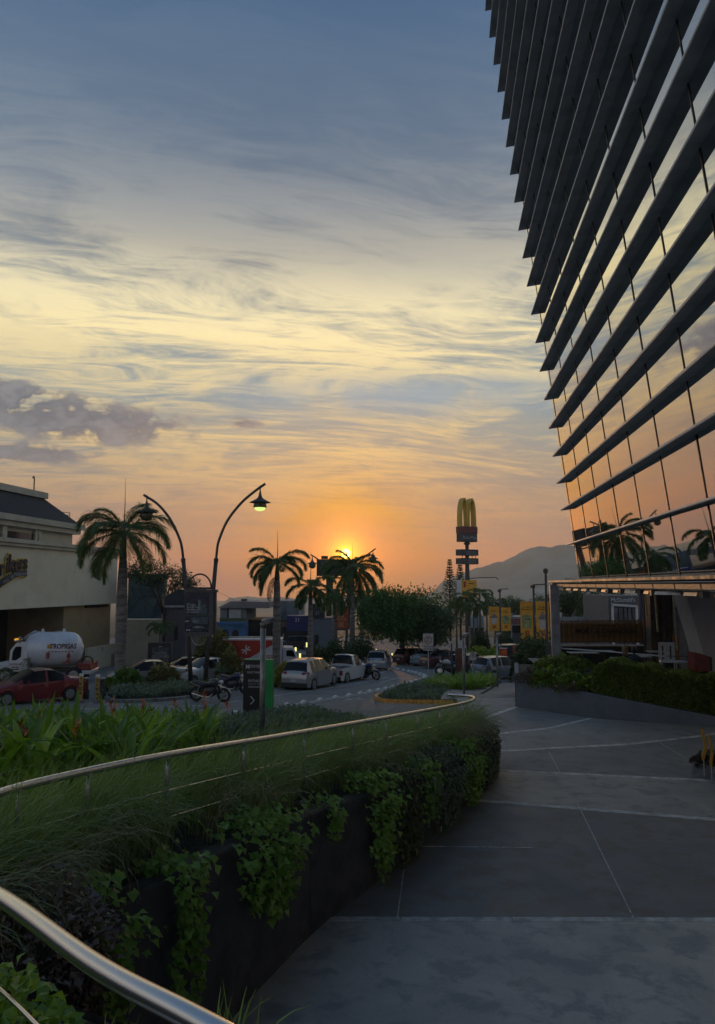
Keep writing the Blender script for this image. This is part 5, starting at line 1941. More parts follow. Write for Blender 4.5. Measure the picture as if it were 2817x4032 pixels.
# the arches themselves: two tall parabolic bands with real depth
zt, zb2 = Za(1962), Za(2085)
for cx2 in (-0.57, 0.57):
    outer, inner = [], []
    n = 22
    for i in range(n + 1):
        a = math.pi * i / n
        w_o, w_i = 0.61, 0.37
        hh = zt - zb2
        x_ = -math.cos(a)
        s_ = math.sin(a) ** 0.55
        outer.append((cx2 + w_o * x_, zb2 + hh * s_))
        inner.append((cx2 + w_i * x_, zb2 + (hh - 0.30) * s_))
    mb = MB()
    for y_ in (-1.0,):
        ringsA = []
        for (a, b_), (c, d) in zip(outer, inner):
            ringsA.append([(a, -0.42, b_), (c, -0.42, d), (c, 0.42, d), (a, 0.42, b_)])
        mb.loft(ringsA)
    mb.build('arch', M_ARCH, arch)
M_BANY = mat('banner_yellow', (0.75, 0.36, 0.03, 1), 0.6, var=0.1, scale=1.5)
MB().span((-1.1, -0.35, Za(2352)), (1.15, 0.35, Za(2284))).build('poster_wrap', M_BANY, arch)
MB().span((-1.4, -0.33, Za(2352)), (-1.102, 0.33, Za(2284))).build('poster_wrap_end', M_WHITE, arch)
MB().span((-0.85, -0.356, Za(2312)), (-0.5, -0.351, Za(2290))).build('poster_mark', M_SIGNR, arch)
print_lines(arch, (0.35, -0.351, Za(2298)), 0.9, 0.14, M_BLACK, rows=1)
MB().tube([(0.3, 0, Za(2278)), (1.6, -0.2, Za(2275)), (4.2, -0.4, Za(2273)), (4.5, -0.4, Za(2282))], 0.06, 6).build('side_arm', M_ADRK, arch)


def m_mark(parent, o, w, h, m, t=0.012, ux=X3):
    """a rounded letter M made of two arches"""
    o, ux = Vector(o), Vector(ux)
    for s_ in (-1, 1):
        pts = []
        for i in range(11):
            a = math.pi * i / 10
            pts.append(o + ux * (s_ * w * 0.25 - math.cos(a) * w * 0.25) + Z3 * (h * (math.sin(a) ** 0.6) - h / 2))
        MB().tube(pts, w * 0.055, 6).build('letter_mark', m, parent)


# pairs of yellow banners on light poles
def banner_pole(label, px, d, pole_top, ban, group='yellow banner poles'):
    kk = d / FPX
    x0 = P(px, 2400, d).x
    zg = zr(d)
    t_ = thing('banner_pole', label, 'banner', (x0, d, zg), 0, group)
    Zb = lambda py: P(px, py, d).z - zg
    MB().tube([(0, 0, -0.2), (0, 0, Zb(pole_top))], 0.075, 10).build('pole', M_IRON, t_, smooth=True)
    MB().box((0.35, 0, Zb(pole_top) + 0.02), (0.75, 0.2, 0.07), 0, 0, -0.05).build('light_head', M_IRON, t_)
    MB().span((-0.18, -0.08, Zb(pole_top + 12)), (0.1, 0.08, Zb(pole_top + 2))).build('light_mount', M_IRON, t_)
    for (x1, x2, y1, y2, kind) in ban:
        a, b_ = (x1 - px) * kk, (x2 - px) * kk
        z1_, z2_ = Zb(y1), Zb(y2)
        bn = MB().span((a, -0.02, z2_), (b_, 0.02, z1_)).build('banner', M_BANY, t_)
        w_, h_ = b_ - a, z1_ - z2_
        cx_ = (a + b_) / 2
        MB().span((cx_ - w_ * 0.17, -0.028, z2_ + h_ * 0.11), (cx_ + w_ * 0.17, -0.0205, z2_ + h_ * 0.24)).build('red_square', M_SIGNR, bn)
        m_mark(bn, (cx_, -0.03, z2_ + h_ * 0.175), w_ * 0.26, h_ * 0.09, M_ARCH)
        lettering('El sabor', h_ * 0.075, M_BLACK, bn, (cx_, -0.0205, z1_ - h_ * 0.14), X3, Z3, sx=0.9)
        lettering('del nuestro', h_ * 0.075, M_BLACK, bn, (cx_, -0.0205, z1_ - h_ * 0.20), X3, Z3, sx=0.85)
        if kind == 'cup':
            pts = [(-0.33, 0.30), (0.33, 0.30), (0.40, 0.56), (0.36, 0.64), (-0.30, 0.66), (-0.40, 0.60), (-0.40, 0.5)]
            MB().prism([(cx_ + q * w_, z2_ + r_ * h_) for q, r_ in pts], (0, -0.026, 0), (1, 0, 0), (0, 0, 1), (0, 1, 0), 0.005).build('drink_picture', mat('pale_green_print', (0.30, 0.34, 0.13, 1), 0.6, var=0.25, scale=3), bn)
            MB().span((cx_ - 0.2 * w_, -0.0285, z2_ + 0.52 * h_), (cx_ + 0.2 * w_, -0.0265, z2_ + 0.54 * h_)).build('drink_print', M_KFRAME, bn)
        else:
            pts = [(-0.20, 0.28), (0.20, 0.28), (0.30, 0.52), (-0.30, 0.52)]
            MB().prism([(cx_ + q * w_, z2_ + r_ * h_) for q, r_ in pts], (0, -0.026, 0), (1, 0, 0), (0, 0, 1), (0, 1, 0), 0.005).build('cup_picture', M_SIGNW, bn)
            pts = [(-0.34, 0.53), (0.34, 0.53), (0.36, 0.58), (0.2, 0.63), (0.06, 0.72), (0.0, 0.74), (-0.08, 0.70), (-0.22, 0.62), (-0.36, 0.58)]
            MB().prism([(cx_ + q * w_, z2_ + r_ * h_) for q, r_ in pts], (0, -0.026, 0), (1, 0, 0), (0, 0, 1), (0, 1, 0), 0.005).build('ice_cream_picture', mat('ice_cream_print', (0.36, 0.33, 0.34, 1), 0.6, var=0.3, scale=6, col2=(0.08, 0.06, 0.06, 1)), bn)
    return t_


banner_pole('street light pole with two shorter yellow banners by the arching palms', 1970, 66, 2320, ((1926, 1965, 2388, 2484, 'ice'), (1974, 2011, 2392, 2484, 'cup')))
banner_pole('street light pole with two long yellow banners beside the canopy post', 2103, 50, 2303, ((2050, 2100, 2369, 2519, 'cup'), (2111, 2162, 2369, 2519, 'ice')))
p_ = P(2153, 2420, 40)
t_ = thing('dark_pole', 'slim dark pole with camera head rising over the canopy corner', 'pole', (p_.x, 40, zr(40)))
MB().tube([(0, 0, 0), (0, 0, P(2153, 2245, 40).z - zr(40))], 0.06, 8).build('pole', M_IRON, t_)
MB().lathe([(0.06, -0.1), (0.13, -0.06), (0.13, 0.1), (0.05, 0.16)], 10, (0, 0, P(2153, 2250, 40).z - zr(40))).build('camera_head', M_IRON, t_)

# red drive-through markers
for k, (px, py, w_, h_, d, lab) in enumerate(((1983, 2569, 26, 30, 54, 'nearer red sign box with a yellow M'), (2033, 2555, 22, 32, 56, 'farther red sign box with a yellow M'))):
    kk = d / FPX
    p = P(px, py, d)
    t_ = thing('marker_sign', lab, 'sign', (p.x, d, zr(d)))
    zc_ = p.z - zr(d)
    MB().span((-w_ / 2 * kk, -0.12, zc_ - h_ / 2 * kk), (w_ / 2 * kk, 0.12, zc_ + h_ / 2 * kk)).build('red_box', mat('marker_red', (0.42, 0.045, 0.012, 1), 0.45, var=0.1), t_, bevel=0.02)
    MB().span((-w_ / 2 * kk, -0.12, zc_ + h_ / 2 * kk), (w_ / 2 * kk, 0.12, zc_ + h_ / 2 * kk + 0.04)).build('top_edge', M_WHITE, t_)
    m_mark(t_, (0, -0.125, zc_), w_ * kk * 0.62, h_ * kk * 0.5, M_ARCH)
    MB().tube([(0, 0, -0.1), (0, 0, zc_ - h_ / 2 * kk)], 0.05, 8).build('post', M_IRON, t_)

# billboard seen from behind, in front of the sun
BD = 150.0
bp = P(1326, 2238, BD)
kk = BD / FPX
bb = thing('billboard', 'dark billboard structure below the setting sun', 'billboard', (bp.x, BD, -7.6))
Zb = lambda py: P(1326, py, BD).z + 7.6
M_BB = mat('billboard_back', (0.022, 0.018, 0.016, 1), 0.8, var=0.3, scale=0.6)
MB().span((-78 * kk, -0.3, Zb(2268)), (82 * kk, 0.3, Zb(2202))).build('panel', M_BB, bb)
MB().span((-60 * kk, -0.32, Zb(2201)), (-34 * kk, 0.32, Zb(2189))).build('panel_extension', M_BB, bb)
MB().span((-80 * kk, -1.2, Zb(2278)), (84 * kk, 0.31, Zb(2273))).build('catwalk', M_BB, bb)
for q in range(9):
    xx = -76 + q * 19.5
    MB().span((xx * kk, -1.15, Zb(2273)), ((xx + 2) * kk, -1.0, Zb(2262))).build('catwalk_rail', M_BB, bb)
for xx in (-30, 50):
    MB().tube([(xx * kk, 0.2, 0), (xx * kk, 0.2, Zb(2204))], 0.55, 10).build('support_column', M_BB, bb)
# the yellow chevrons in a trough at the plaza's right edge
M_CHEV = mat('chevron_yellow', (0.46, 0.25, 0.02, 1), 0.5, var=0.15, scale=8)
tp = on_plaza(2728, 3060)
tro = thing('planter_trough', 'low grey planter trough at the edge of the plaza', 'planter', (tp.x, tp.y, zp(tp.y)), math.radians(-52))
M_TRO = mat('trough_concrete', (0.17, 0.175, 0.18, 1), 0.8, var=0.2, scale=5, bump=0.2)
mb = MB()
mb.span((0, 0.0, 0), (2.6, 0.06, 0.30))
mb.build('front_side', M_TRO, tro)
MB().span((0, 0.061, 0), (0.06, 0.75, 0.297)).build('end_side', M_TRO, tro)
MB().span((0, 0.751, 0), (2.6, 0.81, 0.30)).build('back_side', M_TRO, tro)
MB().span((0.06, 0.061, 0), (2.6, 0.75, 0.24)).build('soil_fill', M_SOIL, tro)
bpy.context.view_layer.update()
TW = tro.matrix_world.copy()
for q in range(6):
    c = TW @ Vector((0.25 + q * 0.42, 0.28 + 0.2 * (q % 2), 0.24))
    mound('trough_plant', 'dark drooping plant in the planter trough', 'plant', c, 0.34, 0.30, 0.20, 170, leaf_mat('trough_leaf', (0.02, 0.02, 0.018, 1), (0.055, 0.04, 0.035, 1), 0.15), (0.09, 0.17), 'dark plants in the planter trough')
for q, (pts, lab) in enumerate(((((2760, 2868), (2770, 2872), (2786, 2945), (2772, 2995), (2766, 2993), (2763, 2970), (2774, 2945)), 'yellow chevron marker at the end of the trough'),
                                (((2790, 2890), (2797, 2903), (2810, 2965), (2802, 3026), (2795, 3005), (2801, 2965), (2788, 2900)), 'second yellow chevron marker in the trough'))):
    d = tp.y - 0.35 - 0.3 * q
    pp = [P(a, b_, d) for a, b_ in pts]
    c = sum(pp, Vector()) / len(pp)
    t_ = thing('chevron_marker', lab, 'marker', (c.x, d, zp(d) + 0.2))
    MB().prism([(v.x - c.x, v.z - zp(d) - 0.2) for v in pp], (0, -0.015, 0), (1, 0, 0), (0, 0, 1), (0, 1, 0), 0.03).build('blade', M_CHEV, t_)
    zlow = min(v.z for v in pp) - zp(d) - 0.2
    MB().tube([(pp[3].x - c.x, 0, -0.1), (pp[3].x - c.x, 0, max(zlow, 0) + 0.08)], 0.012, 6).build('stake', M_GREYM, t_)

# ---------------------------------------------------------------- vehicles
M_TYRE = mat('tyre_rubber', (0.018, 0.018, 0.019, 1), 0.85, var=0.1)
M_RIM = mat('alloy_rim', (0.32, 0.32, 0.33, 1), 0.35, metal=0.7, var=0.1)
M_GLASS = mat('car_glass', (0.008, 0.009, 0.011, 1), 0.08, var=0.0, spec=0.22)
M_TRIM = mat('black_trim', (0.02, 0.02, 0.022, 1), 0.55, var=0.1)
M_HEAD = mat('headlight_lens', (0.55, 0.57, 0.58, 1), 0.1, var=0.0, coat=0.8)
M_TAIL = mat('taillight_lens', (0.25, 0.02, 0.015, 1), 0.15, var=0.0, coat=0.8)
M_PLATE = mat('number_plate', (0.40, 0.46, 0.50, 1), 0.5, var=0.05)


def paint(name, c, metal=0.25):
    return mat(name, (*c, 1), 0.34, metal=metal, var=0.0, coat=0.7)


PROFILE = {
    'sedan': dict(top=[(0, .50), (.015, .62), (.04, .675), (.17, .71), (.345, .975), (.43, 1.0), (.54, .985), (.73, .685), (.80, .655), (.93, .565), (.975, .50), (1, .36)],
                  belt=[(0, .55), (.2, .655), (.7, .615), (1, .5)], rear=(.175, .345), front=(.54, .73), win=((.25, .415), (.435, .665)), w=(1.0,)),
    'hatch': dict(top=[(0, .46), (.012, .60), (.035, .67), (.10, .955), (.18, .985), (.40, 1.0), (.56, .975), (.755, .665), (.82, .64), (.94, .55), (.98, .47), (1, .36)],
                  belt=[(0, .58), (.3, .63), (.75, .585), (1, .5)], rear=(.036, .10), front=(.56, .755), win=((.155, .355), (.375, .69)), w=(1.0,)),
    'suv': dict(top=[(0, .44), (.012, .58), (.03, .665), (.085, .935), (.15, .985), (.40, 1.0), (.56, .98), (.735, .68), (.80, .655), (.95, .575), (.985, .49), (1, .36)],
                belt=[(0, .58), (.3, .635), (.75, .60), (1, .5)], rear=(.031, .085), front=(.56, .735), win=((.13, .22), (.24, .42), (.44, .67)), w=(1.0,)),
    'pickup': dict(top=[(0, .565), (.01, .575), (.40, .575), (.404, .93), (.43, .99), (.50, 1.0), (.585, .975), (.70, .63), (.76, .60), (.95, .535), (.985, .46), (1, .34)],
                   belt=[(0, .575), (.4, .575), (.75, .56), (1, .5)], rear=(.401, .425), front=(.585, .70), win=((.455, .64),), w=(1.0,)),
}


def interp(pts, x):
    for a, b in zip(pts, pts[1:]):
        if x <= b[0]:
            f = (x - a[0]) / max(b[0] - a[0], 1e-6)
            return a[1] + (b[1] - a[1]) * f
    return pts[-1][1]


def wheels(t_, xs_, W, r, w=0.20, rim=M_RIM):
    for x in xs_:
        for s_ in (-1, 1):
            tm = MB().wheel((0, 0, 0), r, w, 22)
            o = tm.build('wheel', M_TYRE, t_, smooth=True, sharp=40)
            o.location = (x, s_ * (W / 2 - w / 2 - 0.01), r)
            rb = MB()
            rb.wheel((0, s_ * (w / 2 - 0.02), 0), r * 0.66, 0.05, 18)
            for k in range(5):
                a = k * 2 * math.pi / 5 + x
                rb.box((math.cos(a) * r * 0.36, s_ * (w / 2 + 0.006), math.sin(a) * r * 0.36), (r * 0.5, 0.02, 0.055), 0, 0, -a)
            rb.build('rim', rim, o)


def car(label, kind, loc, heading, L, W, H, paint_m, lit=False, group=None, plate=True, name=None, cat='car', clad=False):
    pr = PROFILE[kind]
    t_ = thing(name or 'parked_car', label, cat, loc, math.radians(heading), group)
    r = 0.215 * H if kind != 'suv' else 0.21 * H
    r = max(0.29, min(r, 0.37))
    xf, xr_ = L * 0.815 - L / 2, L * 0.185 - L / 2
    ra = r + 0.055
    xs_ = sorted(set([i / 46 for i in range(47)] + [p[0] for p in pr['top']] + list(pr['rear']) + list(pr['front']) + [q for w_ in pr['win'] for q in w_]))
    rings = []
    sill = 0.13 * H
    for f in xs_:
        x = f * L - L / 2
        top = interp(pr['top'], f) * H
        belt = min(interp(pr['belt'], f) * H, top - 0.012)
        plan = interp([(0, .84), (.03, .93), (.12, .985), (.3, 1), (.75, 1), (.90, .96), (.965, .87), (1, .70)], f) * W / 2
        zb = interp([(0, .19), (.05, .145), (.12, .13), (.88, .12), (.95, .13), (1, .17)], f) * H
        arch_z = zb
        for xw in (xf, xr_):
            if abs(x - xw) < ra:
                arch_z = max(arch_z, r + math.sqrt(ra * ra - (x - xw) ** 2) * 1.0)
        arch_z = min(arch_z, belt - 0.10)
        zm = max(0.40 * H, arch_z + 0.02)
        zm = min(zm, belt - 0.05)
        gh = max(0.0, min(1.0, (top - belt) / (0.33 * H)))
        wr = plan * (0.90 - 0.18 * gh)
        crown = 0.02 * H
        rings.append([(x, 0, zb), (x, plan * 0.80, zb), (x, plan * 0.96, arch_z), (x, plan, zm), (x, plan * 0.965, belt), (x, wr, top - crown * (1.2 if gh > .2 else .7)), (x, wr * 0.6, top), (x, 0, top + crown * 0.4)])
    n = 8
    body, glassm = MB(), {}
    for s_ in (1, -1):
        vs = [(p[0], p[1] * s_, p[2]) for ring in rings for p in ring]
        groups = {}
        for i in range(len(rings) - 1):
            fm = (xs_[i] + xs_[i + 1]) / 2
            gh = interp(pr['top'], fm) - interp(pr['belt'], fm)
            for j in range(n - 1):
                q = (i * n + j, (i + 1) * n + j, (i + 1) * n + j + 1, i * n + j + 1)
                q = q if s_ < 0 else q[::-1]
                key = 'body'
                if j == 4 and gh > 0.06:
                    for wi, (a, b) in enumerate(pr['win']):
                        if a <= fm <= b:
                            key = ('side_window', wi, s_)
                if j in (5, 6):
                    if pr['rear'][0] <= fm <= pr['rear'][1]:
                        key = ('rear_window', 0, 0)
                    if pr['front'][0] <= fm <= pr['front'][1]:
                        key = ('windshield', 0, 0)
                groups.setdefault(key, []).append(q)
        for key, fs in groups.items():
            mb = body if key == 'body' else glassm.setdefault(key, MB())
            mb.add(vs, fs)
    # cap the nose and tail
    for ring in (rings[0], rings[-1]):
        pts = [(p[0], p[1], p[2]) for p in ring] + [(p[0], -p[1], p[2]) for p in ring[::-1]]
        body.add(pts, [tuple(range(len(pts)))] if ring is rings[-1] else [tuple(range(len(pts) - 1, -1, -1))])

    def clean(mb):
        used = sorted({i for f in mb.f for i in f})
        mp = {}
        key = {}
        vs = []
        for i in used:
            k = tuple(round(c, 5) for c in mb.v[i])
            if k not in key:
                key[k] = len(vs)
                vs.append(mb.v[i])
            mp[i] = key[k]
        mb.f = [tuple(dict.fromkeys(mp[i] for i in f)) for f in mb.f]
        mb.f = [f for f in mb.f if len(f) > 2]
        mb.v = vs
        return mb
    bo = clean(body).build('body', paint_m, t_, smooth=True, sharp=32)
    for key, mb in glassm.items():
        clean(mb).build(key[0], M_GLASS, t_, smooth=True)
    # dark underside
    MB().span((-L * 0.44, -W * 0.40, 0.12 * H), (L * 0.44, W * 0.40, 0.30 * H)).build('underbody', M_TRIM, t_)
    wheels(t_, (xf, xr_), W * 0.97, r)
    zt = interp(pr['top'], .97) * H
    for s_ in (-1, 1):
        hb = MB()
        hb.loft([[(L * .445, s_ * W * .30, H * .485), (L * .445, s_ * W * .435, H * .50), (L * .435, s_ * W * .440, H * .43), (L * .46, s_ * W * .30, H * .42)],
                 [(L * .475, s_ * W * .28, H * .475), (L * .462, s_ * W * .415, H * .485), (L * .466, s_ * W * .415, H * .425), (L * .487, s_ * W * .28, H * .415)]])
        hb.build('headlight', M_HEAD, t_)
        zl = .60 if kind != 'pickup' else .44
        tl = MB()
        if kind == 'pickup':
            tl.span((-L * .503, s_ * W * .40, H * .36), (-L * .47, s_ * W * .485, H * .53))
        else:
            tl.loft([[(-L * .485, s_ * W * .26, H * (zl - .04)), (-L * .485, s_ * W * .26, H * (zl + .035)), (-L * .455, s_ * W * .470, H * (zl + .04)), (-L * .455, s_ * W * .470, H * (zl - .05))],
                     [(-L * .497, s_ * W * .27, H * (zl - .035)), (-L * .496, s_ * W * .27, H * (zl + .03)), (-L * .470, s_ * W * .478, H * (zl + .035)), (-L * .470, s_ * W * .478, H * (zl - .045))]])
        tl.build('taillight', M_TAIL, t_)
        mr = MB()
        xm = interp([(0, 0), (1, 1)], pr['win'][-1][1]) * L - L / 2 - 0.05 * L
        mr.loft([[(xm, s_ * W * .475, H * .655), (xm, s_ * W * .475, H * .70), (xm + .06, s_ * W * .475, H * .70), (xm + .06, s_ * W * .475, H * .655)],
                 [(xm - .03, s_ * W * .575, H * .645), (xm - .03, s_ * W * .575, H * .725), (xm + .07, s_ * W * .57, H * .715), (xm + .07, s_ * W * .57, H * .65)]])
        mr.build('door_mirror', paint_m, t_)
        for wi, (a, b) in enumerate(pr['win'][-2:]):
            xh = (a + 0.02) * L - L / 2
            if kind == 'pickup':
                xh = .47 * L - L / 2
            MB().span((xh, s_ * (W / 2 - 0.004), H * .555), (xh + .17, s_ * (W / 2 + .018), H * .58)).build('door_handle', paint_m, t_)
    MB().span((-L * .502, -W * .43, H * .15), (-L * .465, W * .43, H * (.30 if kind in ('suv', 'pickup') else .22))).build('rear_bumper', M_TRIM, t_, bevel=0.02)
    MB().span((L * .455, -W * .33, H * .15), (L * .496, W * .33, H * .27)).build('front_grille', M_TRIM, t_, bevel=0.02)
    if plate:
        MB().span((-L * .508, -.17, H * .33), (-L * .4985, .17, H * .40)).build('number_plate', M_PLATE, t_)
        MB().span((L * .4985, -.17, H * .28), (L * .509, .17, H * .345)).build('number_plate', M_PLATE, t_)
    if kind == 'pickup':
        # load bed: inner well
        MB().span((-L * .485, -W * .40, H * .578), (-L * .11, W * .40, H * .582)).build('load_bed', M_TRIM, t_)
        for s_ in (-1, 1):
            MB().span((-L * .495, s_ * W * .43, H * .576), (-L * .10, s_ * W * .475, H * .60)).build('bed_rail', paint_m, t_)
        MB().span((-L * .497, -W * .41, H * .576), (-L * .485, W * .41, H * .60)).build('tailgate_lip', paint_m, t_)
        for q in range(5):
            MB().tube([(-L * .092, W * (-.30 + .15 * q), H * .60), (-L * .088, W * (-.30 + .15 * q), H * .93)], 0.012, 6).build('window_bar', paint_m, t_)
    return t_


def at(px, d, dz=0.0):
    return (P(px, 2500, d).x, d, zr(d) + dz)


C_RED = paint('red_metallic', (0.17, 0.012, 0.016), 0.35)
C_SIL = paint('silver_metallic', (0.30, 0.31, 0.33), 0.5)
C_WHT = paint('white_paint', (0.50, 0.51, 0.53), 0.0)
C_GRY = paint('grey_blue_metallic', (0.13, 0.165, 0.195), 0.4)
C_DRED = paint('maroon_paint', (0.085, 0.018, 0.018), 0.2)
C_BLK = paint('black_paint', (0.02, 0.022, 0.026), 0.2)
car('glossy red sedan beside the yellow lettered posts', 'sedan', at(140, 35.3), 221, 4.35, 1.74, 1.47, C_RED)
car('silver blue sedan right of the tall palm trunk', 'sedan', at(585, 44.3), 198, 4.55, 1.78, 1.47, C_SIL)
car('white sedan behind the motorcycles and the poster lamp', 'sedan', at(815, 46.0), 226, 4.5, 1.76, 1.50, C_WHT)
car('silver crossover parked at the kerb seen from behind', 'suv', at(1226, 43.2), 68, 4.2, 1.76, 1.64, C_SIL)
pk = car('white pickup with black tailgate letters ahead of the silver crossover', 'pickup', at(1362, 48.3), 66, 4.6, 1.68, 1.62, C_WHT, name='pickup_truck', cat='truck')
lettering('NISSAN', 0.26, M_BLACK, pk, (-4.6 * .5025, 0.0, 1.62 * .475), (0, -1, 0), Z3, ext=0.004, sx=1.1)
car('small grey car driving away under the trees', 'hatch', at(1492, 60), 82, 3.8, 1.65, 1.5, C_SIL)
car('blue grey hatchback parked by the planting island', 'hatch', at(1965, 50), 33, 3.75, 1.68, 1.47, C_GRY)
car('dark hatchback half hidden behind the path light', 'hatch', at(1848, 54.5), 58, 3.8, 1.66, 1.5, C_BLK)
car('old maroon sedan parked beneath the trees', 'sedan', at(1765, 62), 24, 4.4, 1.68, 1.42, C_DRED)
car('pale blue sedan next to the maroon sedan', 'sedan', at(1700, 66), 50, 4.3, 1.68, 1.45, paint('pale_blue_paint', (0.22, 0.28, 0.32), 0.3))
car('dark maroon car deepest under the round tree', 'hatch', at(1632, 68), 40, 3.9, 1.66, 1.45, C_DRED)
car('black off-roader at the drive-through lane', 'suv', at(2030, 66, 0.0), 20, 4.6, 1.85, 1.8, C_BLK)
car('dark hatchback parked above the box truck by the blue shop', 'suv', (P(1150, 2500, 86).x, 86, -7.14), 195, 4.3, 1.8, 1.5, C_BLK)
car('dark sedan glimpsed left of the silver blue sedan rear', 'sedan', at(725, 49.0), 205, 4.3, 1.74, 1.44, C_GRY)


# ---- motorcycles
M_CHROME = mat('bike_chrome', (0.45, 0.45, 0.46, 1), 0.25, metal=0.9, var=0.05)
M_BFRAME = mat('bike_black', (0.022, 0.022, 0.025, 1), 0.4, var=0.1)


def motorcycle(label, loc, heading, tank_m, lean=8, box=False):
    t_ = thing('motorcycle', label, 'motorcycle', loc, math.radians(heading), 'motorcycles by the roadside')
    t_.rotation_euler = (math.radians(lean), 0, math.radians(heading))
    for x in (-0.66, 0.68):
        w_ = MB()
        n = 26
        rings = []
        for k in range(n + 1):
            a = 2 * math.pi * k / n
            rings.append([(math.cos(a) * (0.265 + 0.062 * math.cos(b)), 0.07 * math.sin(b), math.sin(a) * (0.265 + 0.062 * math.cos(b))) for b in np.linspace(0, 2 * math.pi, 8, endpoint=False)])
        w_.loft(rings, cap=False)
        wo = w_.build('wheel', M_TYRE, t_, smooth=True)
        wo.location = (x, 0, 0.32)
        rb = MB()
        rb.wheel((0, 0, 0), 0.06, 0.14, 12)
        for k in range(6):
            a = k * math.pi / 3
            rb.box((math.cos(a) * 0.13, 0, math.sin(a) * 0.13), (0.22, 0.02, 0.03), 0, 0, -a)
        rb.wheel((0, 0.05, 0), 0.13, 0.012, 16)
        rb.build('rim', M_CHROME, wo)
    MB().tube([(0.70, 0.07, 0.32), (0.55, 0.07, 0.70), (0.46, 0.07, 0.96)], 0.024, 8).build('fork', M_CHROME, t_)
    MB().tube([(0.70, -0.07, 0.32), (0.55, -0.07, 0.70), (0.46, -0.07, 0.96)], 0.024, 8).build('fork', M_CHROME, t_)
    MB().tube([(0.30, -0.36, 1.06), (0.42, -0.22, 1.04), (0.46, 0, 0.99), (0.42, 0.22, 1.04), (0.30, 0.36, 1.06)], 0.014, 8).build('handlebar', M_BFRAME, t_)
    for s_ in (-1, 1):
        MB().tube([(0.36, s_ * 0.24, 1.05), (0.38, s_ * 0.27, 1.20)], 0.006, 5).build('mirror_stalk', M_BFRAME, t_)
        MB().box((0.38, s_ * 0.29, 1.23), (0.03, 0.11, 0.07)).build('mirror', M_BFRAME, t_, bevel=0.01)
    hl = MB()
    hl.lathe([(0.02, 0.10), (0.08, 0.08), (0.09, 0.0), (0.05, -0.08)], 12)
    h = hl.build('headlight', M_HEAD, t_, smooth=True)
    h.location = (0.58, 0, 0.92)
    h.rotation_euler = (0, math.radians(90), 0)

    def blob(name, stations, m_):
        mb = MB()
        mb.loft([[(x, w_ * math.cos(a), z + hh * math.sin(a)) for a in np.linspace(0, 2 * math.pi, 12, endpoint=False)] for x, z, w_, hh in stations])
        return mb.build(name, m_, t_, smooth=True)
    blob('fuel_tank', [(-0.10, 0.78, 0.06, 0.06), (-0.02, 0.83, 0.13, 0.13), (0.16, 0.90, 0.19, 0.17), (0.34, 0.92, 0.17, 0.15), (0.48, 0.88, 0.08, 0.08)], tank_m)
    blob('seat', [(-0.82, 0.90, 0.05, 0.03), (-0.68, 0.89, 0.13, 0.07), (-0.40, 0.82, 0.15, 0.08), (-0.15, 0.76, 0.14, 0.10), (-0.04, 0.80, 0.07, 0.05)], M_BFRAME)
    blob('tail_fairing', [(-0.92, 0.85, 0.03, 0.03), (-0.78, 0.80, 0.10, 0.09), (-0.50, 0.70, 0.12, 0.13), (-0.24, 0.66, 0.08, 0.12)], tank_m)
    MB().box((-0.92, 0, 0.84), (0.04, 0.12, 0.05)).build('taillight', M_TAIL, t_)
    blob('engine', [(-0.34, 0.44, 0.12, 0.16), (-0.14, 0.46, 0.17, 0.24), (0.14, 0.48, 0.17, 0.25), (0.36, 0.55, 0.11, 0.18)], M_BFRAME)
    MB().tube([(0.40, 0, 0.90), (0.30, 0, 0.55), (0.10, 0, 0.28), (-0.22, 0, 0.30), (-0.30, 0, 0.60), (-0.05, 0, 0.75), (0.40, 0, 0.90)], 0.026, 8).build('frame', M_BFRAME, t_)
    for s_ in (-1, 1):
        MB().tube([(-0.22, s_ * 0.09, 0.34), (-0.66, s_ * 0.09, 0.32)], 0.022, 6).build('swing_arm', M_BFRAME, t_)
        MB().tube([(-0.42, s_ * 0.09, 0.72), (-0.60, s_ * 0.10, 0.36)], 0.03, 8).build('shock_absorber', M_CHROME, t_)
    MB().tube([(0.2, -0.12, 0.40), (0.05, -0.15, 0.26), (-0.3, -0.16, 0.28), (-0.78, -0.17, 0.42)], [0.02, 0.024, 0.03, 0.045], 8).build('exhaust', M_CHROME, t_)
    for x, a0, a1, rr in ((0.68, 20, 130, 0.345), (-0.66, 60, 165, 0.36)):
        mb = MB()
        mb.loft([[(x + rr * math.cos(a), -0.07, 0.32 + rr * math.sin(a)), (x + rr * math.cos(a), 0.07, 0.32 + rr * math.sin(a)), (x + (rr + .012) * math.cos(a), 0.07, 0.32 + (rr + .012) * math.sin(a)), (x + (rr + .012) * math.cos(a), -0.07, 0.32 + (rr + .012) * math.sin(a))]
                 for a in np.radians(np.linspace(a0, a1, 10))])
        mb.build('mudguard', tank_m if x > 0 else M_BFRAME, t_)
    MB().tube([(0.0, 0.10, 0.30), (-0.05, 0.26, 0.02)], 0.012, 6).build('kick_stand', M_BFRAME, t_)
    if box:
        MB().span((-0.95, -0.2, 0.92), (-0.55, 0.2, 1.22)).build('rear_box', M_BFRAME, t_, bevel=0.03)
    return t_


B_GREY = paint('bike_silver', (0.06, 0.06, 0.065), 0.4)
B_BLUE = paint('bike_blue', (0.015, 0.03, 0.10), 0.3)
motorcycle('black and silver motorcycle parked at the median kerb', at(832, 35.4), -12, B_GREY, 9)
motorcycle('blue motorcycle partly hidden behind the entrance totem', at(925, 39.5), -25, B_BLUE, 8)
motorcycle('blue motorcycle with a rear box beside the white pickup', at(1447, 49.3), -35, B_BLUE, 8, True)
motorcycle('white tank motorcycle behind the planting island', at(1770, 53), 170, C_WHT, 10)

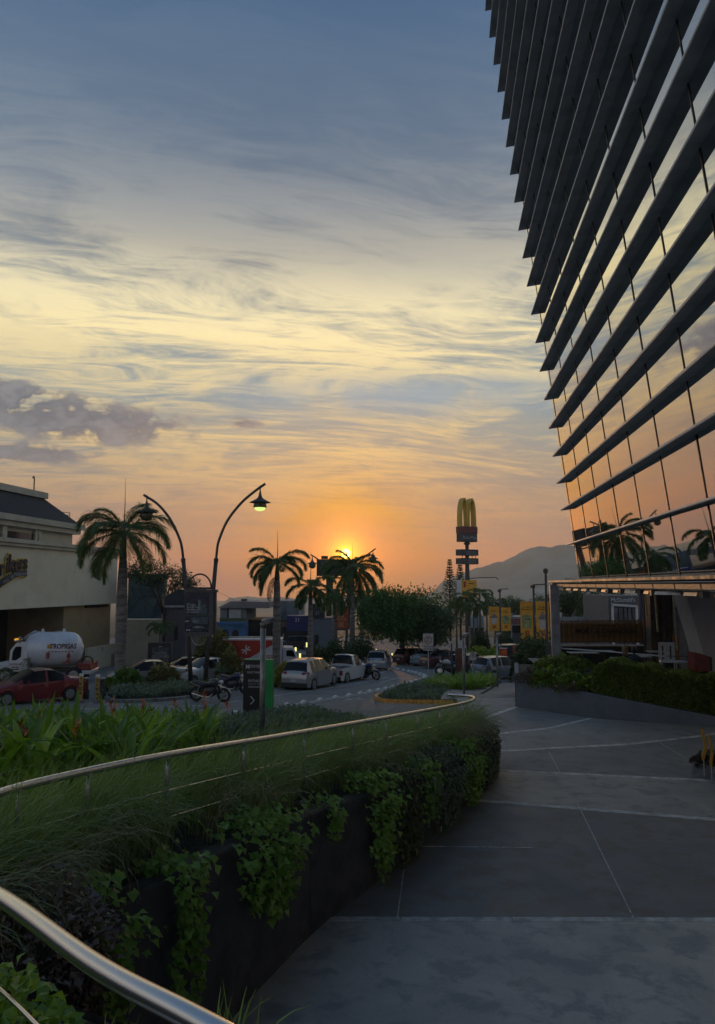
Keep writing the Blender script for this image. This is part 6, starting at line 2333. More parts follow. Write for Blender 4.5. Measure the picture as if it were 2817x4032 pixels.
# ---- gas tanker
TD = 47.0
tk = thing('gas_tanker', 'white gas tanker truck in front of the beige restaurant', 'truck', at(195, TD), math.radians(186))
kk = TD / FPX
ST = lambda px: -(px - 195) * kk * 1.0 / math.cos(math.radians(6))      # metres ahead of the origin
z0 = -zr(TD)
ZT = lambda py: P(195, py, TD).z + z0
rT = (ZT(2488) - ZT(2624)) / 2
zT = (ZT(2488) + ZT(2624)) / 2
xa, xb = ST(325), ST(104)
n = 28
st = []
Lx = xb - xa
for f, rf in ((0, 0.02), (0.015, 0.30), (0.05, 0.60), (0.10, 0.82), (0.16, 0.94), (0.24, 1.0), (0.78, 1.0), (0.86, 0.94), (0.92, 0.80), (0.965, 0.55), (0.99, 0.25), (1.0, 0.02)):
    st.append([(xa + Lx * f, rT * rf * math.cos(a), zT + rT * rf * math.sin(a)) for a in np.linspace(0, 2 * math.pi, n, endpoint=False)])
M_TANK = mat('tank_white', (0.62, 0.65, 0.70, 1), 0.35, var=0.08, scale=1.2, coat=0.4)
tank = MB().loft(st).build('tank', M_TANK, tk, smooth=True)
for f in (0.34, 0.70):
    MB().prism([(-0.12, 0), (0.12, 0), (0.05, 0.22), (-0.05, 0.22)], (xa + Lx * f, -0.02, zT + rT - 0.02), (1, 0, 0), (0, 0, 1), (0, 1, 0), 0.04).build('lifting_lug', M_TANK, tank)
    MB().span((xa + Lx * f + 0.2, -0.1, zT + rT - 0.02), (xa + Lx * f + 0.5, 0.1, zT + rT + 0.05)).build('hatch', M_GREYM, tank)
mh = MB().lathe([(0.42, 0), (0.42, 0.10), (0.36, 0.13)], 16)
mo = mh.build('manhole', M_GREYM, tank, smooth=True, sharp=40)
mo.location = (xa + Lx * 0.90, 0.0, zT + rT * 0.78)
mo.rotation_euler = (0, math.radians(35), 0)
# markings on the flank that faces the road
tside = Vector((0, rT + 0.004, zT))
M_TRED = mat('tanker_red', (0.30, 0.03, 0.025, 1), 0.5, var=0.1)
M_TNAVY = mat('tanker_maroon', (0.09, 0.018, 0.03, 1), 0.5)


def on_tank(px, py):
    z = ZT(py)
    y = math.sqrt(max(rT ** 2 - (z - zT) ** 2, 0.01)) + 0.012
    return Vector((ST(px), y, z))


q = on_tank(266, 2541)
up = Vector((0, -(q.z - zT), q.y)).normalized()
lettering('TROPIGAS', 0.40, M_TNAVY, tank, q, (-1, 0, 0), up, sx=0.82, bold=0.012, ext=0.006)
q = on_tank(216, 2541)
MB().box(q, (0.26, 0.03, 0.22)).build('sun_mark', M_CHEV, tank)
for j in range(8):
    q = on_tank(214 + j * 12.5, 2560)
    MB().box(q, (0.10, 0.03, 0.05)).build('dash_mark', M_TRED, tank)
for j in range(5):
    q = on_tank(211 - j * 0.8, 2566 + j * 5)
    MB().box(q, (0.20, 0.03, 0.055)).build('dash_mark', M_TRED, tank)
q = on_tank(286, 2578)
MB().prism([(0, 0.22), (0.13, 0), (0, -0.22), (-0.13, 0)], q + Vector((0, 0.01, 0)), (1, 0, 0), (0, 0.03, 1), (0, 1, 0), 0.012).build('hazard_diamond', M_TRED, tank)
q = on_tank(281, 2597)
MB().box(q, (0.22, 0.05, 0.10)).build('hazard_label', M_TRED, tank)
q = on_tank(275, 2604)
print_lines(tank, q + Vector((0, 0.02, 0)), 0.5, 0.07, M_TRED, (-1, 0, 0), 1)
MB().span((xa - 0.3, -0.45, 0.62), (xb + 0.3, 0.45, 0.86)).build('chassis', M_TRIM, tk)
MB().span((ST(366), -1.0, ZT(2634)), (ST(318), 0.95, ZT(2608))).build('hose_cabinet', mat('cabinet_red', (0.20, 0.02, 0.018, 1), 0.5, var=0.1), tk, bevel=0.03)
MB().tube([Vector((ST(350), 0.6, ZT(2608))) + Vector((0.32 * math.cos(a), 0, 0.28 * math.sin(a) + 0.1)) for a in np.linspace(-0.4, 3.6, 12)], 0.04, 8).build('hose', M_TRIM, tk)
MB().span((ST(372), -1.05, 0.55), (ST(286), 1.0, ZT(2635))).build('rear_deck', C_WHT, tk, bevel=0.03)
for px in (308, 60):
    for s_ in (-1, 1):
        o = MB().wheel((0, 0, 0), 0.5, 0.32, 24).build('wheel', M_TYRE, tk, smooth=True, sharp=40)
        o.location = (ST(px), s_ * 0.92, 0.5)
        MB().wheel((0, s_ * 0.15, 0), 0.28, 0.05, 16).build('rim', M_RIM, o)
# cab with a bonnet
cab = MB()
secs = []
for px, zt_, w_ in ((136, 2532, 1.02), (132, 2524, 1.05), (112, 2523, 1.05), (92, 2526, 1.02), (70, 2555, 0.99)):
    x = ST(px)
    secs.append([(x, -w_, 0.75), (x, -w_, ZT(2598)), (x, -w_ * 0.86, ZT(zt_)), (x, w_ * 0.86, ZT(zt_)), (x, w_, ZT(2598)), (x, w_, 0.75)])
cab.loft(secs)
cab_o = cab.build('cab', C_WHT, tk, smooth=True, sharp=35)
hood = MB()
secs = []
for px, zt_, w_ in ((74, 2594, 0.98), (40, 2600, 0.94), (0, 2608, 0.86), (-22, 2622, 0.74), (-28, 2650, 0.70)):
    x = ST(px)
    secs.append([(x, -w_, 0.72), (x, -w_, ZT(zt_ + 14)), (x, -w_ * 0.75, ZT(zt_)), (x, w_ * 0.75, ZT(zt_)), (x, w_, ZT(zt_ + 14)), (x, w_, 0.72)])
hood.loft(secs)
hood.build('bonnet', C_WHT, tk, smooth=True, sharp=35)
MB().prism([(ST(113), ZT(2594)), (ST(112), ZT(2540)), (ST(92), ZT(2540)), (ST(82), ZT(2560)), (ST(80), ZT(2592))], (0, 0.985, 0), (1, 0, 0), (0, 0, 1), (0, 1, 0), 0.03).build('side_window', M_GLASS, cab_o)
MB().prism([(-0.85, 0), (0.85, 0), (0.75, 1), (-0.75, 1)], (ST(70) + 0.01, 0, ZT(2592)), (0, 1, 0), Vector((ST(91) - ST(70), 0, ZT(2530) - ZT(2592))), (1, 0, 0.3), 0.025).build('windshield', M_GLASS, cab_o)
MB().span((ST(113), 1.03, ZT(2624)), (ST(78), 1.05, ZT(2602))).build('door_panel', M_WHITE, cab_o)
lettering('TROPIGAS', 0.16, M_TNAVY, cab_o, (ST(94), 1.051, ZT(2608)), (-1, 0, 0), Z3)
print_lines(cab_o, (ST(94), 1.051, ZT(2619)), 0.42, 0.07, M_TNAVY, (-1, 0, 0), 2)
MB().tube([(ST(104), 0.9, ZT(2526)), (ST(104), 0.9, ZT(2508)), (ST(106), 0.9, ZT(2503))], 0.06, 8).build('exhaust_stack', M_CHROME, tk)
MB().span((ST(85), -0.6, ZT(2522)), (ST(78), 0.7, ZT(2517))).build('roof_light_bar', M_GREYM, cab_o)
M_AMB = mat('amber_light', (0.6, 0.3, 0.02, 1), 0.3, var=0, emit=(1.0, 0.45, 0.03, 1), est=0.7)
for y_ in (0.25, 0.6):
    MB().lathe([(0.07, 0), (0.07, 0.06), (0.03, 0.10)], 10, (ST(82), y_, ZT(2517))).build('roof_light', M_AMB, cab_o)

# ---- box truck with red and white sides
BT = 52.0
bt = thing('box_truck', 'red and white box truck behind the palms', 'truck', at(1020, BT), math.radians(4))
kk = BT / FPX
SB = lambda px: (px - 1020) * kk
zB = -zr(BT)
ZB = lambda py: P(1020, py, BT).z + zB
x0, x1, z1, z2 = SB(886), SB(1112), ZB(2614), ZB(2512)
M_BTW = mat('truck_box_white', (0.50, 0.53, 0.58, 1), 0.5, var=0.08)
M_BTR = mat('truck_box_red', (0.40, 0.030, 0.018, 1), 0.5, var=0.1)
box_o = MB().span((x0, -1.1, z1), (x1, 1.1, z2)).build('cargo_box', M_BTW, bt, bevel=0.03)
rp = [(x0 + 0.02, z1 + 0.04), (SB(942), z1 + 0.04), (SB(1075), ZB(2535)), (SB(1075), z2 - 0.08), (x0 + 0.02, z2 - 0.08)]
MB().prism(rp, (0, -1.108, 0), (1, 0, 0), (0, 0, 1), (0, 1, 0), 0.006).build('red_side_panel', M_BTR, box_o)
ac = (SB(976), ZB(2553))
for a in (90, 42, 0, -90, 222, 180):
    r_ = 0.30
    MB().box((ac[0] + math.cos(math.radians(a)) * r_ * 0.55, -1.112, ac[1] + math.sin(math.radians(a)) * r_ * 0.55), (r_ * 0.9, 0.006, 0.085), 0, 0, -math.radians(a)).build('asterisk_arm', M_WHITE, box_o)
MB().span((SB(886), -1.0, ZB(2508)), (SB(1072), -0.7, ZB(2503))).build('roof_rack', M_GREYM, box_o)
for k in range(2):
    print_lines(box_o, (SB(1058), -1.102, ZB(2577 + 8 * k)), 0.75, 0.075, M_SIGNR, rows=1)
MB().span((x0, -0.5, 0.55), (SB(1160), 0.5, z1)).build('chassis', M_TRIM, bt)
cb = MB()
secs = []
for px, zt_, w_ in ((1114, 2548, 1.0), (1116, 2546, 1.02), (1150, 2547, 1.0), (1160, 2565, 1.0), (1170, 2588, 0.98), (1176, 2600, 0.95), (1177, 2628, 0.93)):
    secs.append([(SB(px), -w_, ZB(2632)), (SB(px), -w_, ZB(2590)) if zt_ < 2590 else (SB(px), -w_, ZB(zt_ + 3)), (SB(px), -w_ * 0.9, ZB(zt_)), (SB(px), w_ * 0.9, ZB(zt_)), (SB(px), w_, ZB(2590)) if zt_ < 2590 else (SB(px), w_, ZB(zt_ + 3)), (SB(px), w_, ZB(2632))])
cb.loft(secs)
cbo = cb.build('cab', M_BTW, bt, smooth=True, sharp=35)
MB().prism([(SB(1129), ZB(2578)), (SB(1129), ZB(2558)), (SB(1135), ZB(2556)), (SB(1155), ZB(2556)), (SB(1163), ZB(2582))], (0, -1.03, 0), (1, 0, 0), (0, 0, 1), (0, 1, 0), 0.05).build('side_window', M_GLASS, cbo)
MB().span((SB(1125), -1.03, ZB(2606)), (SB(1130), -0.99, ZB(2596))).build('door_handle', M_TRIM, cbo)
for px in (920, 1145):
    for s_ in (-1, 1):
        o = MB().wheel((0, 0, 0), 0.42, 0.26, 22).build('wheel', M_TYRE, bt, smooth=True, sharp=40)
        o.location = (SB(px), s_ * 0.9, 0.42)
        MB().wheel((0, s_ * 0.12, 0), 0.24, 0.05, 16).build('rim', M_RIM, o)
sd = thing('palm_seedling', 'sparse young palm growing in front of the tanker cab', 'plant', (P(85, 2600, 43.5).x, 43.5, zr(43.5)))
rg = np.random.default_rng(4)
for a, e_, c_ in ((0, 78, 120), (40, 70, 110), (170, 72, 120), (200, 60, 110), (100, 80, 90), (-60, 70, 110), (150, 50, 120)):
    frond(sd, R(1.9, 2.4), math.radians(a), e_, c_, rg, leaf_mat('seedling_leaflet', (0.045, 0.075, 0.02, 1), (0.08, 0.11, 0.03, 1), 0.3), 30, 0.026, 0.17, 0.4, 0.1)

# ---------------------------------------------------------------- buildings along the street
M_BEIGE = concrete('beige_stucco', (0.41, 0.37, 0.28, 1), (0.43, 0.39, 0.30, 1), (0.375, 0.34, 0.26, 1), 0.85, 0.35, 0.1)
M_TANW = concrete('tan_stucco', (0.20, 0.155, 0.085, 1), (0.22, 0.17, 0.10, 1), (0.17, 0.135, 0.08, 1), 0.85, 0.35, 0.1)
M_CREAMW = concrete('cream_stucco', (0.30, 0.28, 0.21, 1), (0.32, 0.30, 0.23, 1), (0.26, 0.24, 0.19, 1), 0.85, 0.35, 0.1)
M_ROOF = mat('slate_shingle', (0.050, 0.055, 0.062, 1), 0.9, var=0.2, scale=12, bump=0.5, bscale=25)
M_DKIN = mat('dark_interior', (0.015, 0.015, 0.016, 1), 0.8)
M_WGLASS = glass_mat('window_glass', (0.02, 0.022, 0.025, 1), 0.06)

SA = math.radians(90 - 7.6)
corner = P(458, 2400, 66.0)
sb = thing('restaurant', 'beige sports restaurant with dark mansard roof at the street corner', 'building', (corner.x, 66.0, -6.8), SA)
# local x: along the facade away from the camera (corner at 0, negative towards the camera); local y: into the block (left)
u_ = Vector((math.cos(SA), math.sin(SA), 0))
v_ = Vector((-math.sin(SA), math.cos(SA), 0))


def SX(px):
    """facade x whose vertical projects to pixel column px"""
    r = ray(px, 2301)
    # corner + u_*s = r*t
    a = r.x / r.y
    return (a * corner.y - corner.x) / (u_.x - a * u_.y)


def SZ(px, py, off=0.0):
    s = SX(px)
    d = corner.y + u_.y * s
    return P(px, py, d).z + 6.8


Lf = SX(-260)
zsof, zcor, ztop = SZ(60, 2398), SZ(300, 2172), SZ(300, 2160)
MB().span((Lf, 0, zsof), (0, 9, zcor)).build('upper_wall', M_BEIGE, sb)
MB().span((Lf, -0.25, zcor), (0.25, 9.2, zcor + 0.22)).build('cornice', M_CREAMW, sb)
MB().span((Lf, -0.4, zcor + 0.22), (0.4, 9.3, zcor + 0.48)).build('cornice', M_CREAMW, sb)
# lower storey set back
MB().span((SX(280), 0.5, 0), (0.0, 9, zsof - 0.01)).build('lower_wall', M_TANW, sb)
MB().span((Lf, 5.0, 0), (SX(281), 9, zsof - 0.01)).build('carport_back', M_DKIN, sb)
MB().span((SX(60), 1.0, 0), (SX(-30), 1.2, SZ(30, 2480))).build('forecourt_wall', M_TANW, sb)
MB().span((SX(330), -0.5, 0), (3.5, -0.3, SZ(400, 2540))).build('boundary_wall', M_CREAMW, sb)
MB().span((SX(425), -0.53, 0.1), (SX(446), -0.505, SZ(435, 2572))).build('gate_door', mat('gate_cream', (0.24, 0.225, 0.17, 1), 0.7, var=0.1), sb)
MB().box((SX(388), -0.52, SZ(388, 2556)), (0.32, 0.02, 0.32), 0, 0, math.radians(45)).build('wall_sign', M_GREYM, sb)
MB().span((SX(360), 0.45, SZ(400, 2392)), (SX(450), 0.49, SZ(400, 2378))).build('slot_window', M_DKIN, sb)
# attic storey under the mansard
ze0, ze1 = zcor + 0.48, SZ(150, 2082)
xr = SX(318)
MB().span((Lf, 0.8, ze0), (xr, 8, ze1)).build('attic_wall', M_CREAMW, sb)
for (a, b_, py0, py1) in ((-60, 33, 2093, 2130), (53, 165, 2095, 2142), (195, 219, 2133, 2148), (246, 266, 2139, 2152)):
    MB().span((SX(a), 0.70, SZ((a + b_) / 2, py1)), (SX(b_), 0.78, SZ((a + b_) / 2, py0))).build('attic_window', M_WGLASS, sb)
for px in (-70, 43, 170, 176):
    MB().span((SX(px) - 0.25, 0.55, ze0), (SX(px) + 0.25, 0.8, ze1)).build('pilaster', M_CREAMW, sb)
MB().span((Lf, 0.35, ze1), (xr + 0.45, 8.4, ze1 + 0.35)).build('eaves', M_CREAMW, sb)
MB().span((Lf, 0.1, ze1 + 0.35), (xr + 0.7, 8.6, ze1 + 0.75)).build('eaves', M_CREAMW, sb)
zm0, zm1 = ze1 + 0.75, SZ(150, 1947)
mans = MB()
xe = SX(228)
mans.add([(Lf, 0.35, zm0), (xr + 0.4, 0.35, zm0), (xr + 0.4, 8.2, zm0), (Lf, 8.2, zm0), (Lf, 1.3, zm1), (xe, 1.3, zm1), (xe, 7, zm1), (Lf, 7, zm1)], [(0, 1, 5, 4), (1, 2, 6, 5), (2, 3, 7, 6), (3, 0, 4, 7), (4, 5, 6, 7)])
mans.build('mansard_roof', M_ROOF, sb)
MB().span((Lf, 1.1, zm1), (xe + 0.2, 7.2, zm1 + 0.45)).build('roof_coping', M_CREAMW, sb)
MB().tube([(SX(192), 1.4, zm1 + 0.4), (SX(192), 1.4, zm1 + 1.4), (SX(189), 1.4, zm1 + 1.5), (SX(186), 1.4, zm1 + 1.35)], 0.05, 6).build('vent_pipe', M_IRON, sb)
MB().span((xr + 0.2, 2.0, ze1), (xr + 1.5, 4.5, SZ(300, 2017))).build('roof_box', M_ROOF, sb)
MB().tube([(xr - 1.0, 1.9, SZ(290, 2010)), (xr + 1.5, 1.9, SZ(300, 2008)), (xr + 1.5, 1.9, ze1)], 0.04, 6).build('roof_rail', M_GREYM, sb)
# name sign: plum letters with a yellow edge over a curved navy ribbon
M_SYEL = mat('sign_yellow', (0.62, 0.46, 0.07, 1), 0.5, var=0.1)
M_SPLUM = mat('sign_plum', (0.045, 0.022, 0.035, 1), 0.5, var=0.1)
M_SNAVY = mat('sign_navy', (0.02, 0.025, 0.05, 1), 0.5, var=0.1)


def swall(px, py, off):
    return Vector((SX(px), off, SZ(px, py)))


signs = []
for i, (ch, px, py, s_) in enumerate((('S', -62, 2256, 1.35), ('t', -32, 2250, 1.1), ('r', -4, 2238, 1.05), ('i', 17, 2228, 1.1), ('k', 33, 2222, 1.15), ('e', 54, 2223, 1.0), ('r', 72, 2218, 1.0), ('s', 88, 2216, 1.0))):
    o_ = swall(px, py, -0.10)
    lettering(ch, 1.42 * s_, M_SYEL, sb, o_ + Vector((0, 0.05, 0)), (1, 0, 0), Z3, 'sign_letter_edge', 'CENTER', 0.04, 0.9, bold=0.10)
    lettering(ch, 1.42 * s_, M_SPLUM, sb, o_ + Vector((0, -0.04, 0)), (1, 0, 0), Z3, 'sign_letter', 'CENTER', 0.04, 0.9, bold=0.025)
ribp = [(-70, 2345, 2375), (-40, 2318, 2348), (-10, 2285, 2316), (0, 2277, 2306), (25, 2262, 2290), (50, 2251, 2273), (75, 2246, 2267), (95, 2245, 2270)]
for nm, m_, da, off in (('ribbon_edge', M_SYEL, 6, -0.14), ('ribbon', M_SNAVY, 0, -0.20)):
    mb = MB()
    mb.loft([[swall(a, b_ - da * 0.4, off), swall(a, c + da, off), swall(a, c + da, off + 0.1), swall(a, b_ - da * 0.4, off + 0.1)] for a, b_, c in ribp])
    mb.build(nm, m_, sb)
for w_, px, py, px2, py2 in (('Sports', -6, 2296, 16, 2281), ('Bar', 28, 2274, 42, 2266), ('Restaurant', 60, 2260, 92, 2256)):
    a, b_ = swall(px, py, -0.205), swall(px2, py2, -0.205)
    lettering(w_, 0.42, M_GREYM, sb, (a + b_) / 2 if w_ != 'Restaurant' else swall(67, 2259, -0.205), (b_ - a).normalized(), Z3, 'ribbon_lettering', 'CENTER', 0.01, 0.75)


def block(name, label, px0, px1, py_top, d, depth, m_, zb=-7.6, cat='building', rz=0.0):
    a, b_ = P(px0, py_top, d), P(px1, py_top, d)
    t_ = thing(name, label, cat, ((a.x + b_.x) / 2, d, zb), rz)
    w_ = b_.x - a.x
    MB().span((-w_ / 2, 0, 0), (w_ / 2, depth, a.z - zb)).build('wall', m_, t_)
    return t_, (lambda px: (px - (px0 + px1) / 2) * d / FPX), (lambda py: P((px0 + px1) / 2, py, d).z - zb), w_, a.z - zb


# cream wing with the teal glass box above
t_, X_, Z_, w_, h_ = block('cream_annex', 'cream wing wall with teal glass screen right of the restaurant', 462, 656, 2440, 66.5, 6, M_CREAMW)
M_TEAL = mat('teal_glass', (0.03, 0.11, 0.14, 1), 0.12, var=0.2, scale=0.8, coat=0.5)
MB().span((X_(500), 0.15, Z_(2436)), (X_(640), 0.25, Z_(2275))).build('glass_screen', M_TEAL, t_)
MB().span((X_(498), 0.0, Z_(2276)), (X_(642), 0.6, Z_(2258))).build('screen_header', mat('teal_header', (0.02, 0.035, 0.04, 1), 0.6), t_)
M_TFR = mat('teal_frame', (0.10, 0.15, 0.16, 1), 0.5, var=0.1)
MB().tube([(X_(500), 0.10, Z_(2348)), (X_(638), 0.10, Z_(2346))], 0.05, 6).build('glazing_bar', M_TFR, t_)
for a, b_ in (((500, 2310), (636, 2420)), ((500, 2400), (636, 2280)), ((598, 2426), (636, 2312))):
    MB().tube([(X_(a[0]), 0.09, Z_(a[1])), (X_(b_[0]), 0.09, Z_(b_[1]))], 0.035, 6).build('glazing_brace', M_TFR, t_)
MB().span((X_(638), -0.1, 0), (X_(652), 0.3, Z_(2262))).build('pier', M_CREAMW, t_)
MB().span((X_(652), -0.1, 0), (X_(661), 0.5, Z_(2375))).build('pier', M_CREAMW, t_)

t_, X_, Z_, w_, h_ = block('grey_house', 'grey gabled house behind the dark poster lamp', 656, 735, 2388, 63, 7, mat('grey_stucco', (0.090, 0.088, 0.095, 1), 0.9, var=0.12))
MB().prism([(X_(650), Z_(2386)), (X_(745), Z_(2386)), (X_(745), Z_(2322)), (X_(715), Z_(2322)), (X_(690), Z_(2327)), (X_(650), Z_(2350))], (0, -0.15, 0), (1, 0, 0), (0, 0, 1), (0, 1, 0), 7.2).build('roof', M_ROOF, t_)
MB().span((X_(652), -0.22, Z_(2391)), (X_(740), -0.02, Z_(2384))).build('gutter', M_GREYM, t_)
MB().span((X_(690), -0.03, Z_(2520)), (X_(703), -0.005, Z_(2466))).build('window', M_WGLASS, t_)

# black framed poster box on the pavement
pbx = P(630, 2560, 55)
t_ = thing('poster_box', 'black framed street poster box under the short bushy palm', 'sign', (pbx.x, 55, zr(55)))
kk = 55 / FPX
Zq = lambda py: P(630, py, 55).z - zr(55)
Xq = lambda px: (px - 630) * kk
MB().span((Xq(587), -0.25, 0), (Xq(676), 0.25, Zq(2530))).build('frame', mat('poster_frame', (0.022, 0.022, 0.026, 1), 0.5, var=0.1), t_, bevel=0.02)
pp = MB().span((Xq(604), -0.262, Zq(2622)), (Xq(668), -0.252, Zq(2548))).build('poster', mat('poster_print', (0.10, 0.11, 0.12, 1), 0.5, scale=3.0, col2=(0.030, 0.040, 0.045, 1)), t_)
MB().span((Xq(630), -0.262, Zq(2546)), (Xq(642), -0.252, Zq(2544))).build('frame_badge', M_WHITE, t_)
for s_, py, sz in (('LA', 2562, .2), ('INVASION', 2572, .24), ('DINOSAURIO', 2584, .26)):
    lettering(s_, sz, M_GREYM, pp, (Xq(637), -0.2625, Zq(py)), X3, Z3, 'poster_lettering', sx=0.78)
MB().prism([(Xq(606), Zq(2620)), (Xq(666), Zq(2620)), (Xq(664), Zq(2600)), (Xq(640), Zq(2592)), (Xq(612), Zq(2598))], (0, -0.2655, 0), (1, 0, 0), (0, 0, 1), (0, 1, 0), 0.003).build('poster_picture', mat('poster_brown', (0.075, 0.055, 0.04, 1), 0.5, var=0.5, scale=5), pp)

# shops further down the left side
M_LBLUE = mat('pale_blue_wall', (0.16, 0.19, 0.21, 1), 0.85, var=0.12, scale=0.6)
M_SBLUE = mat('bright_blue_paint', (0.035, 0.13, 0.27, 1), 0.7, var=0.15, scale=1.0)
t_, X_, Z_, w_, h_ = block('pale_house', 'pale house with a metal roof above the bright blue shop', 868, 970, 2395, 92, 9, M_LBLUE)
MB().prism([(X_(862), Z_(2394)), (X_(1062), Z_(2394)), (X_(1062), Z_(2370)), (X_(910), Z_(2367)), (X_(905), Z_(2370))], (0, -0.5, 0), (1, 0, 0), (0, 0, 1), (0, 1, 0), 9).build('metal_roof', mat('metal_roof', (0.19, 0.18, 0.19, 1), 0.6, var=0.15, scale=0.5), t_)
MB().span((X_(945), 1, Z_(2368)), (X_(960), 3, Z_(2359))).build('roof_unit', M_ROOF, t_)
MB().span((X_(903), -0.1, Z_(2433)), (X_(950), -0.02, Z_(2399))).build('shutter', mat('white_shutter', (0.36, 0.37, 0.39, 1), 0.6, var=0.15), t_)
MB().span((X_(896), -0.06, Z_(2436)), (X_(902), -0.01, Z_(2394))).build('doorway', M_DKIN, t_)
MB().span((X_(869), -0.4, Z_(2452)), (X_(969), -0.02, Z_(2434))).build('planted_ledge', M_TREE_D, t_)
t_, X_, Z_, w_, h_ = block('blue_shop', 'bright blue painted shop with arched openings', 840, 972, 2450, 90, 1.5, M_SBLUE)
for px in (928, 888, 862):
    MB().prism([(X_(px) + a * 0.38, b_) for a, b_ in [(-1, 0), (1, 0), (1, Z_(2492))] + [(math.cos(q), Z_(2492) + 0.38 * math.sin(q)) for q in np.linspace(0.3, math.pi - 0.3, 8)] + [(-1, Z_(2492))]], (0, -0.05, 0), (1, 0, 0), (0, 0, 1), (0, 1, 0), 0.04).build('arched_opening', M_DKIN, t_)
MB().span((X_(840), -0.15, Z_(2460)), (X_(972), -0.01, Z_(2457))).build('moulding', M_SBLUE, t_)
t_, X_, Z_, w_, h_ = block('dark_shop', 'dark open shop with a brown awning', 972, 1180, 2440, 94, 8, mat('dark_shop_wall', (0.030, 0.034, 0.036, 1), 0.9, var=0.2))
MB().prism([(X_(1098), Z_(2468)), (X_(1182), Z_(2464)), (X_(1150), Z_(2445)), (X_(1090), Z_(2447))], (0, -2.2, 0), (1, 0, 0), (0, 0.25, 1), (0, 1, 0.0), 0.08).build('awning', mat('brown_awning', (0.13, 0.075, 0.055, 1), 0.8, var=0.2), t_)
for px in (1120, 1160, 1178):
    MB().tube([(X_(px), -2.1, 0), (X_(px), -2.1, Z_(2464))], 0.05, 6).build('awning_post', M_IRON, t_)
MB().span((X_(1112), -0.1, Z_(2514)), (X_(1119), -0.02, Z_(2495))).build('shop_notice', M_WHITE, t_)
t_, X_, Z_, w_, h_ = block('pale_warehouse', 'plain pale blue warehouse behind the palms', 1092, 1180, 2366, 100, 10, M_LBLUE)
MB().span((X_(1123), -0.1, 1), (X_(1125), -0.02, Z_(2368))).build('downpipe', M_TFR, t_)
t_, X_, Z_, w_, h_ = block('blue_sign_shop', 'shop with a deep blue fascia lettered 21', 1130, 1215, 2425, 90, 3, mat('deep_blue', (0.015, 0.025, 0.13, 1), 0.6, var=0.15))
lettering('21', 0.62, M_WHITE, t_, (X_(1172), -0.01, Z_(2441)), X3, Z3, ext=0.02)
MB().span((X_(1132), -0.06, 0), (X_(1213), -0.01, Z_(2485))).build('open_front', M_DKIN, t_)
t_, X_, Z_, w_, h_ = block('dark_sign_shop', 'low block with a dark panel lettered 21 behind the small palm', 1232, 1312, 2432, 86, 4, mat('blue_grey_wall', (0.135, 0.155, 0.19, 1), 0.85, var=0.1))
MB().span((X_(1231), -0.2, Z_(2432)), (X_(1278), 3, Z_(2378))).build('sign_panel', mat('dark_panel', (0.04, 0.042, 0.04, 1), 0.7, var=0.2), t_)
lettering('21', 0.5, M_GREYM, t_, (X_(1252), -0.21, Z_(2414)), X3, Z3, ext=0.02)
MB().span((X_(1240), -0.03, Z_(2540)), (X_(1256), -0.01, Z_(2500))).build('window', M_WGLASS, t_)
# raised forecourt in front of the shops, with lit bollards
fc = MB().span((P(1080, 2500, 88).x, 80.0, -8.2), (P(1330, 2500, 88).x, 94.0, -7.14))
tag(fc.build('forecourt', M_WALK), kind='structure')
M_LIT = mat('lit_bollard_strip', (0.7, 0.7, 0.3, 1), 0.4, var=0, emit=(1.0, 0.92, 0.30, 1), est=1.1)
for k, (px, py0, py1, d) in enumerate(((1209, 2530, 2548, 70), (1165, 2549, 2565, 62), (1182, 2573, 2590, 58), (1234, 2578, 2592, 58), (1443, 2565, 2577, 72), (1481, 2556, 2575, 66), (1545, 2572, 2580, 80))):
    a, b_ = P(px, py0, d), P(px, py1, d)
    lab = ('lit bollard beside the small palm trunk', 'lit bollard over the truck cab', 'lit bollard right behind the silver crossover', 'lit bollard above the white pickup', 'lit bollard in the dark shrub', 'lit bollard left of the round tree', 'faint lit bollard under the round tree')[k]
    t_ = thing('lit_bollard', lab, 'bollard', (a.x, d, zr(d)), 0, 'lit bollards down the road')
    MB().tube([(0, 0, 0), (0, 0, b_.z - zr(d))], 0.07, 8).build('post', M_IRON, t_)
    MB().tube([(0, 0, b_.z - zr(d)), (0, 0, a.z - zr(d))], 0.075, 8).build('light_strip', M_LIT, t_)
# the right side: pavilion with a red lettered fascia, white arched kiosk
t_, X_, Z_, w_, h_ = block('food_pavilion', 'low pavilion with a red lettered white fascia', 1985, 2150, 2490, 84, 6, mat('pavilion_grey', (0.10, 0.11, 0.115, 1), 0.8, var=0.1), rz=0)
M_FASC = mat('fascia_white', (0.24, 0.26, 0.26, 1), 0.6, var=0.1)
MB().span((X_(1985), -0.5, Z_(2436)), (X_(2152), 4, Z_(2428))).build('fascia_band', M_FASC, t_)
MB().span((X_(1985), -0.5, Z_(2462)), (X_(2152), 4, Z_(2457))).build('fascia_band', M_FASC, t_)
MB().span((X_(1985), -0.45, Z_(2457)), (X_(2152), 3.9, Z_(2436))).build('fascia', mat('fascia_grey', (0.20, 0.17, 0.18, 1), 0.6, var=0.1), t_)
lettering('IZI', 0.72, M_SIGNR, t_, (X_(2031), -0.46, Z_(2447)), X3, Z3, ext=0.02, bold=0.02)
MB().span((X_(2014), 0.5, Z_(2428)), (X_(2026), 1.5, Z_(2416))).build('roof_vent', M_FASC, t_)
MB().span((X_(1985), -0.1, Z_(2490)), (X_(2150), -0.02, Z_(2463))).build('window_band', M_DKIN, t_)
MB().span((X_(2010), -0.6, 0), (X_(2014), -0.5, Z_(2462))).build('column', M_GREYM, t_)
t_, X_, Z_, w_, h_ = block('white_kiosk', 'small white kiosk with arched window behind the palms', 1856, 1905, 2472, 88, 3, mat('kiosk_dark', (0.05, 0.05, 0.055, 1), 0.8))
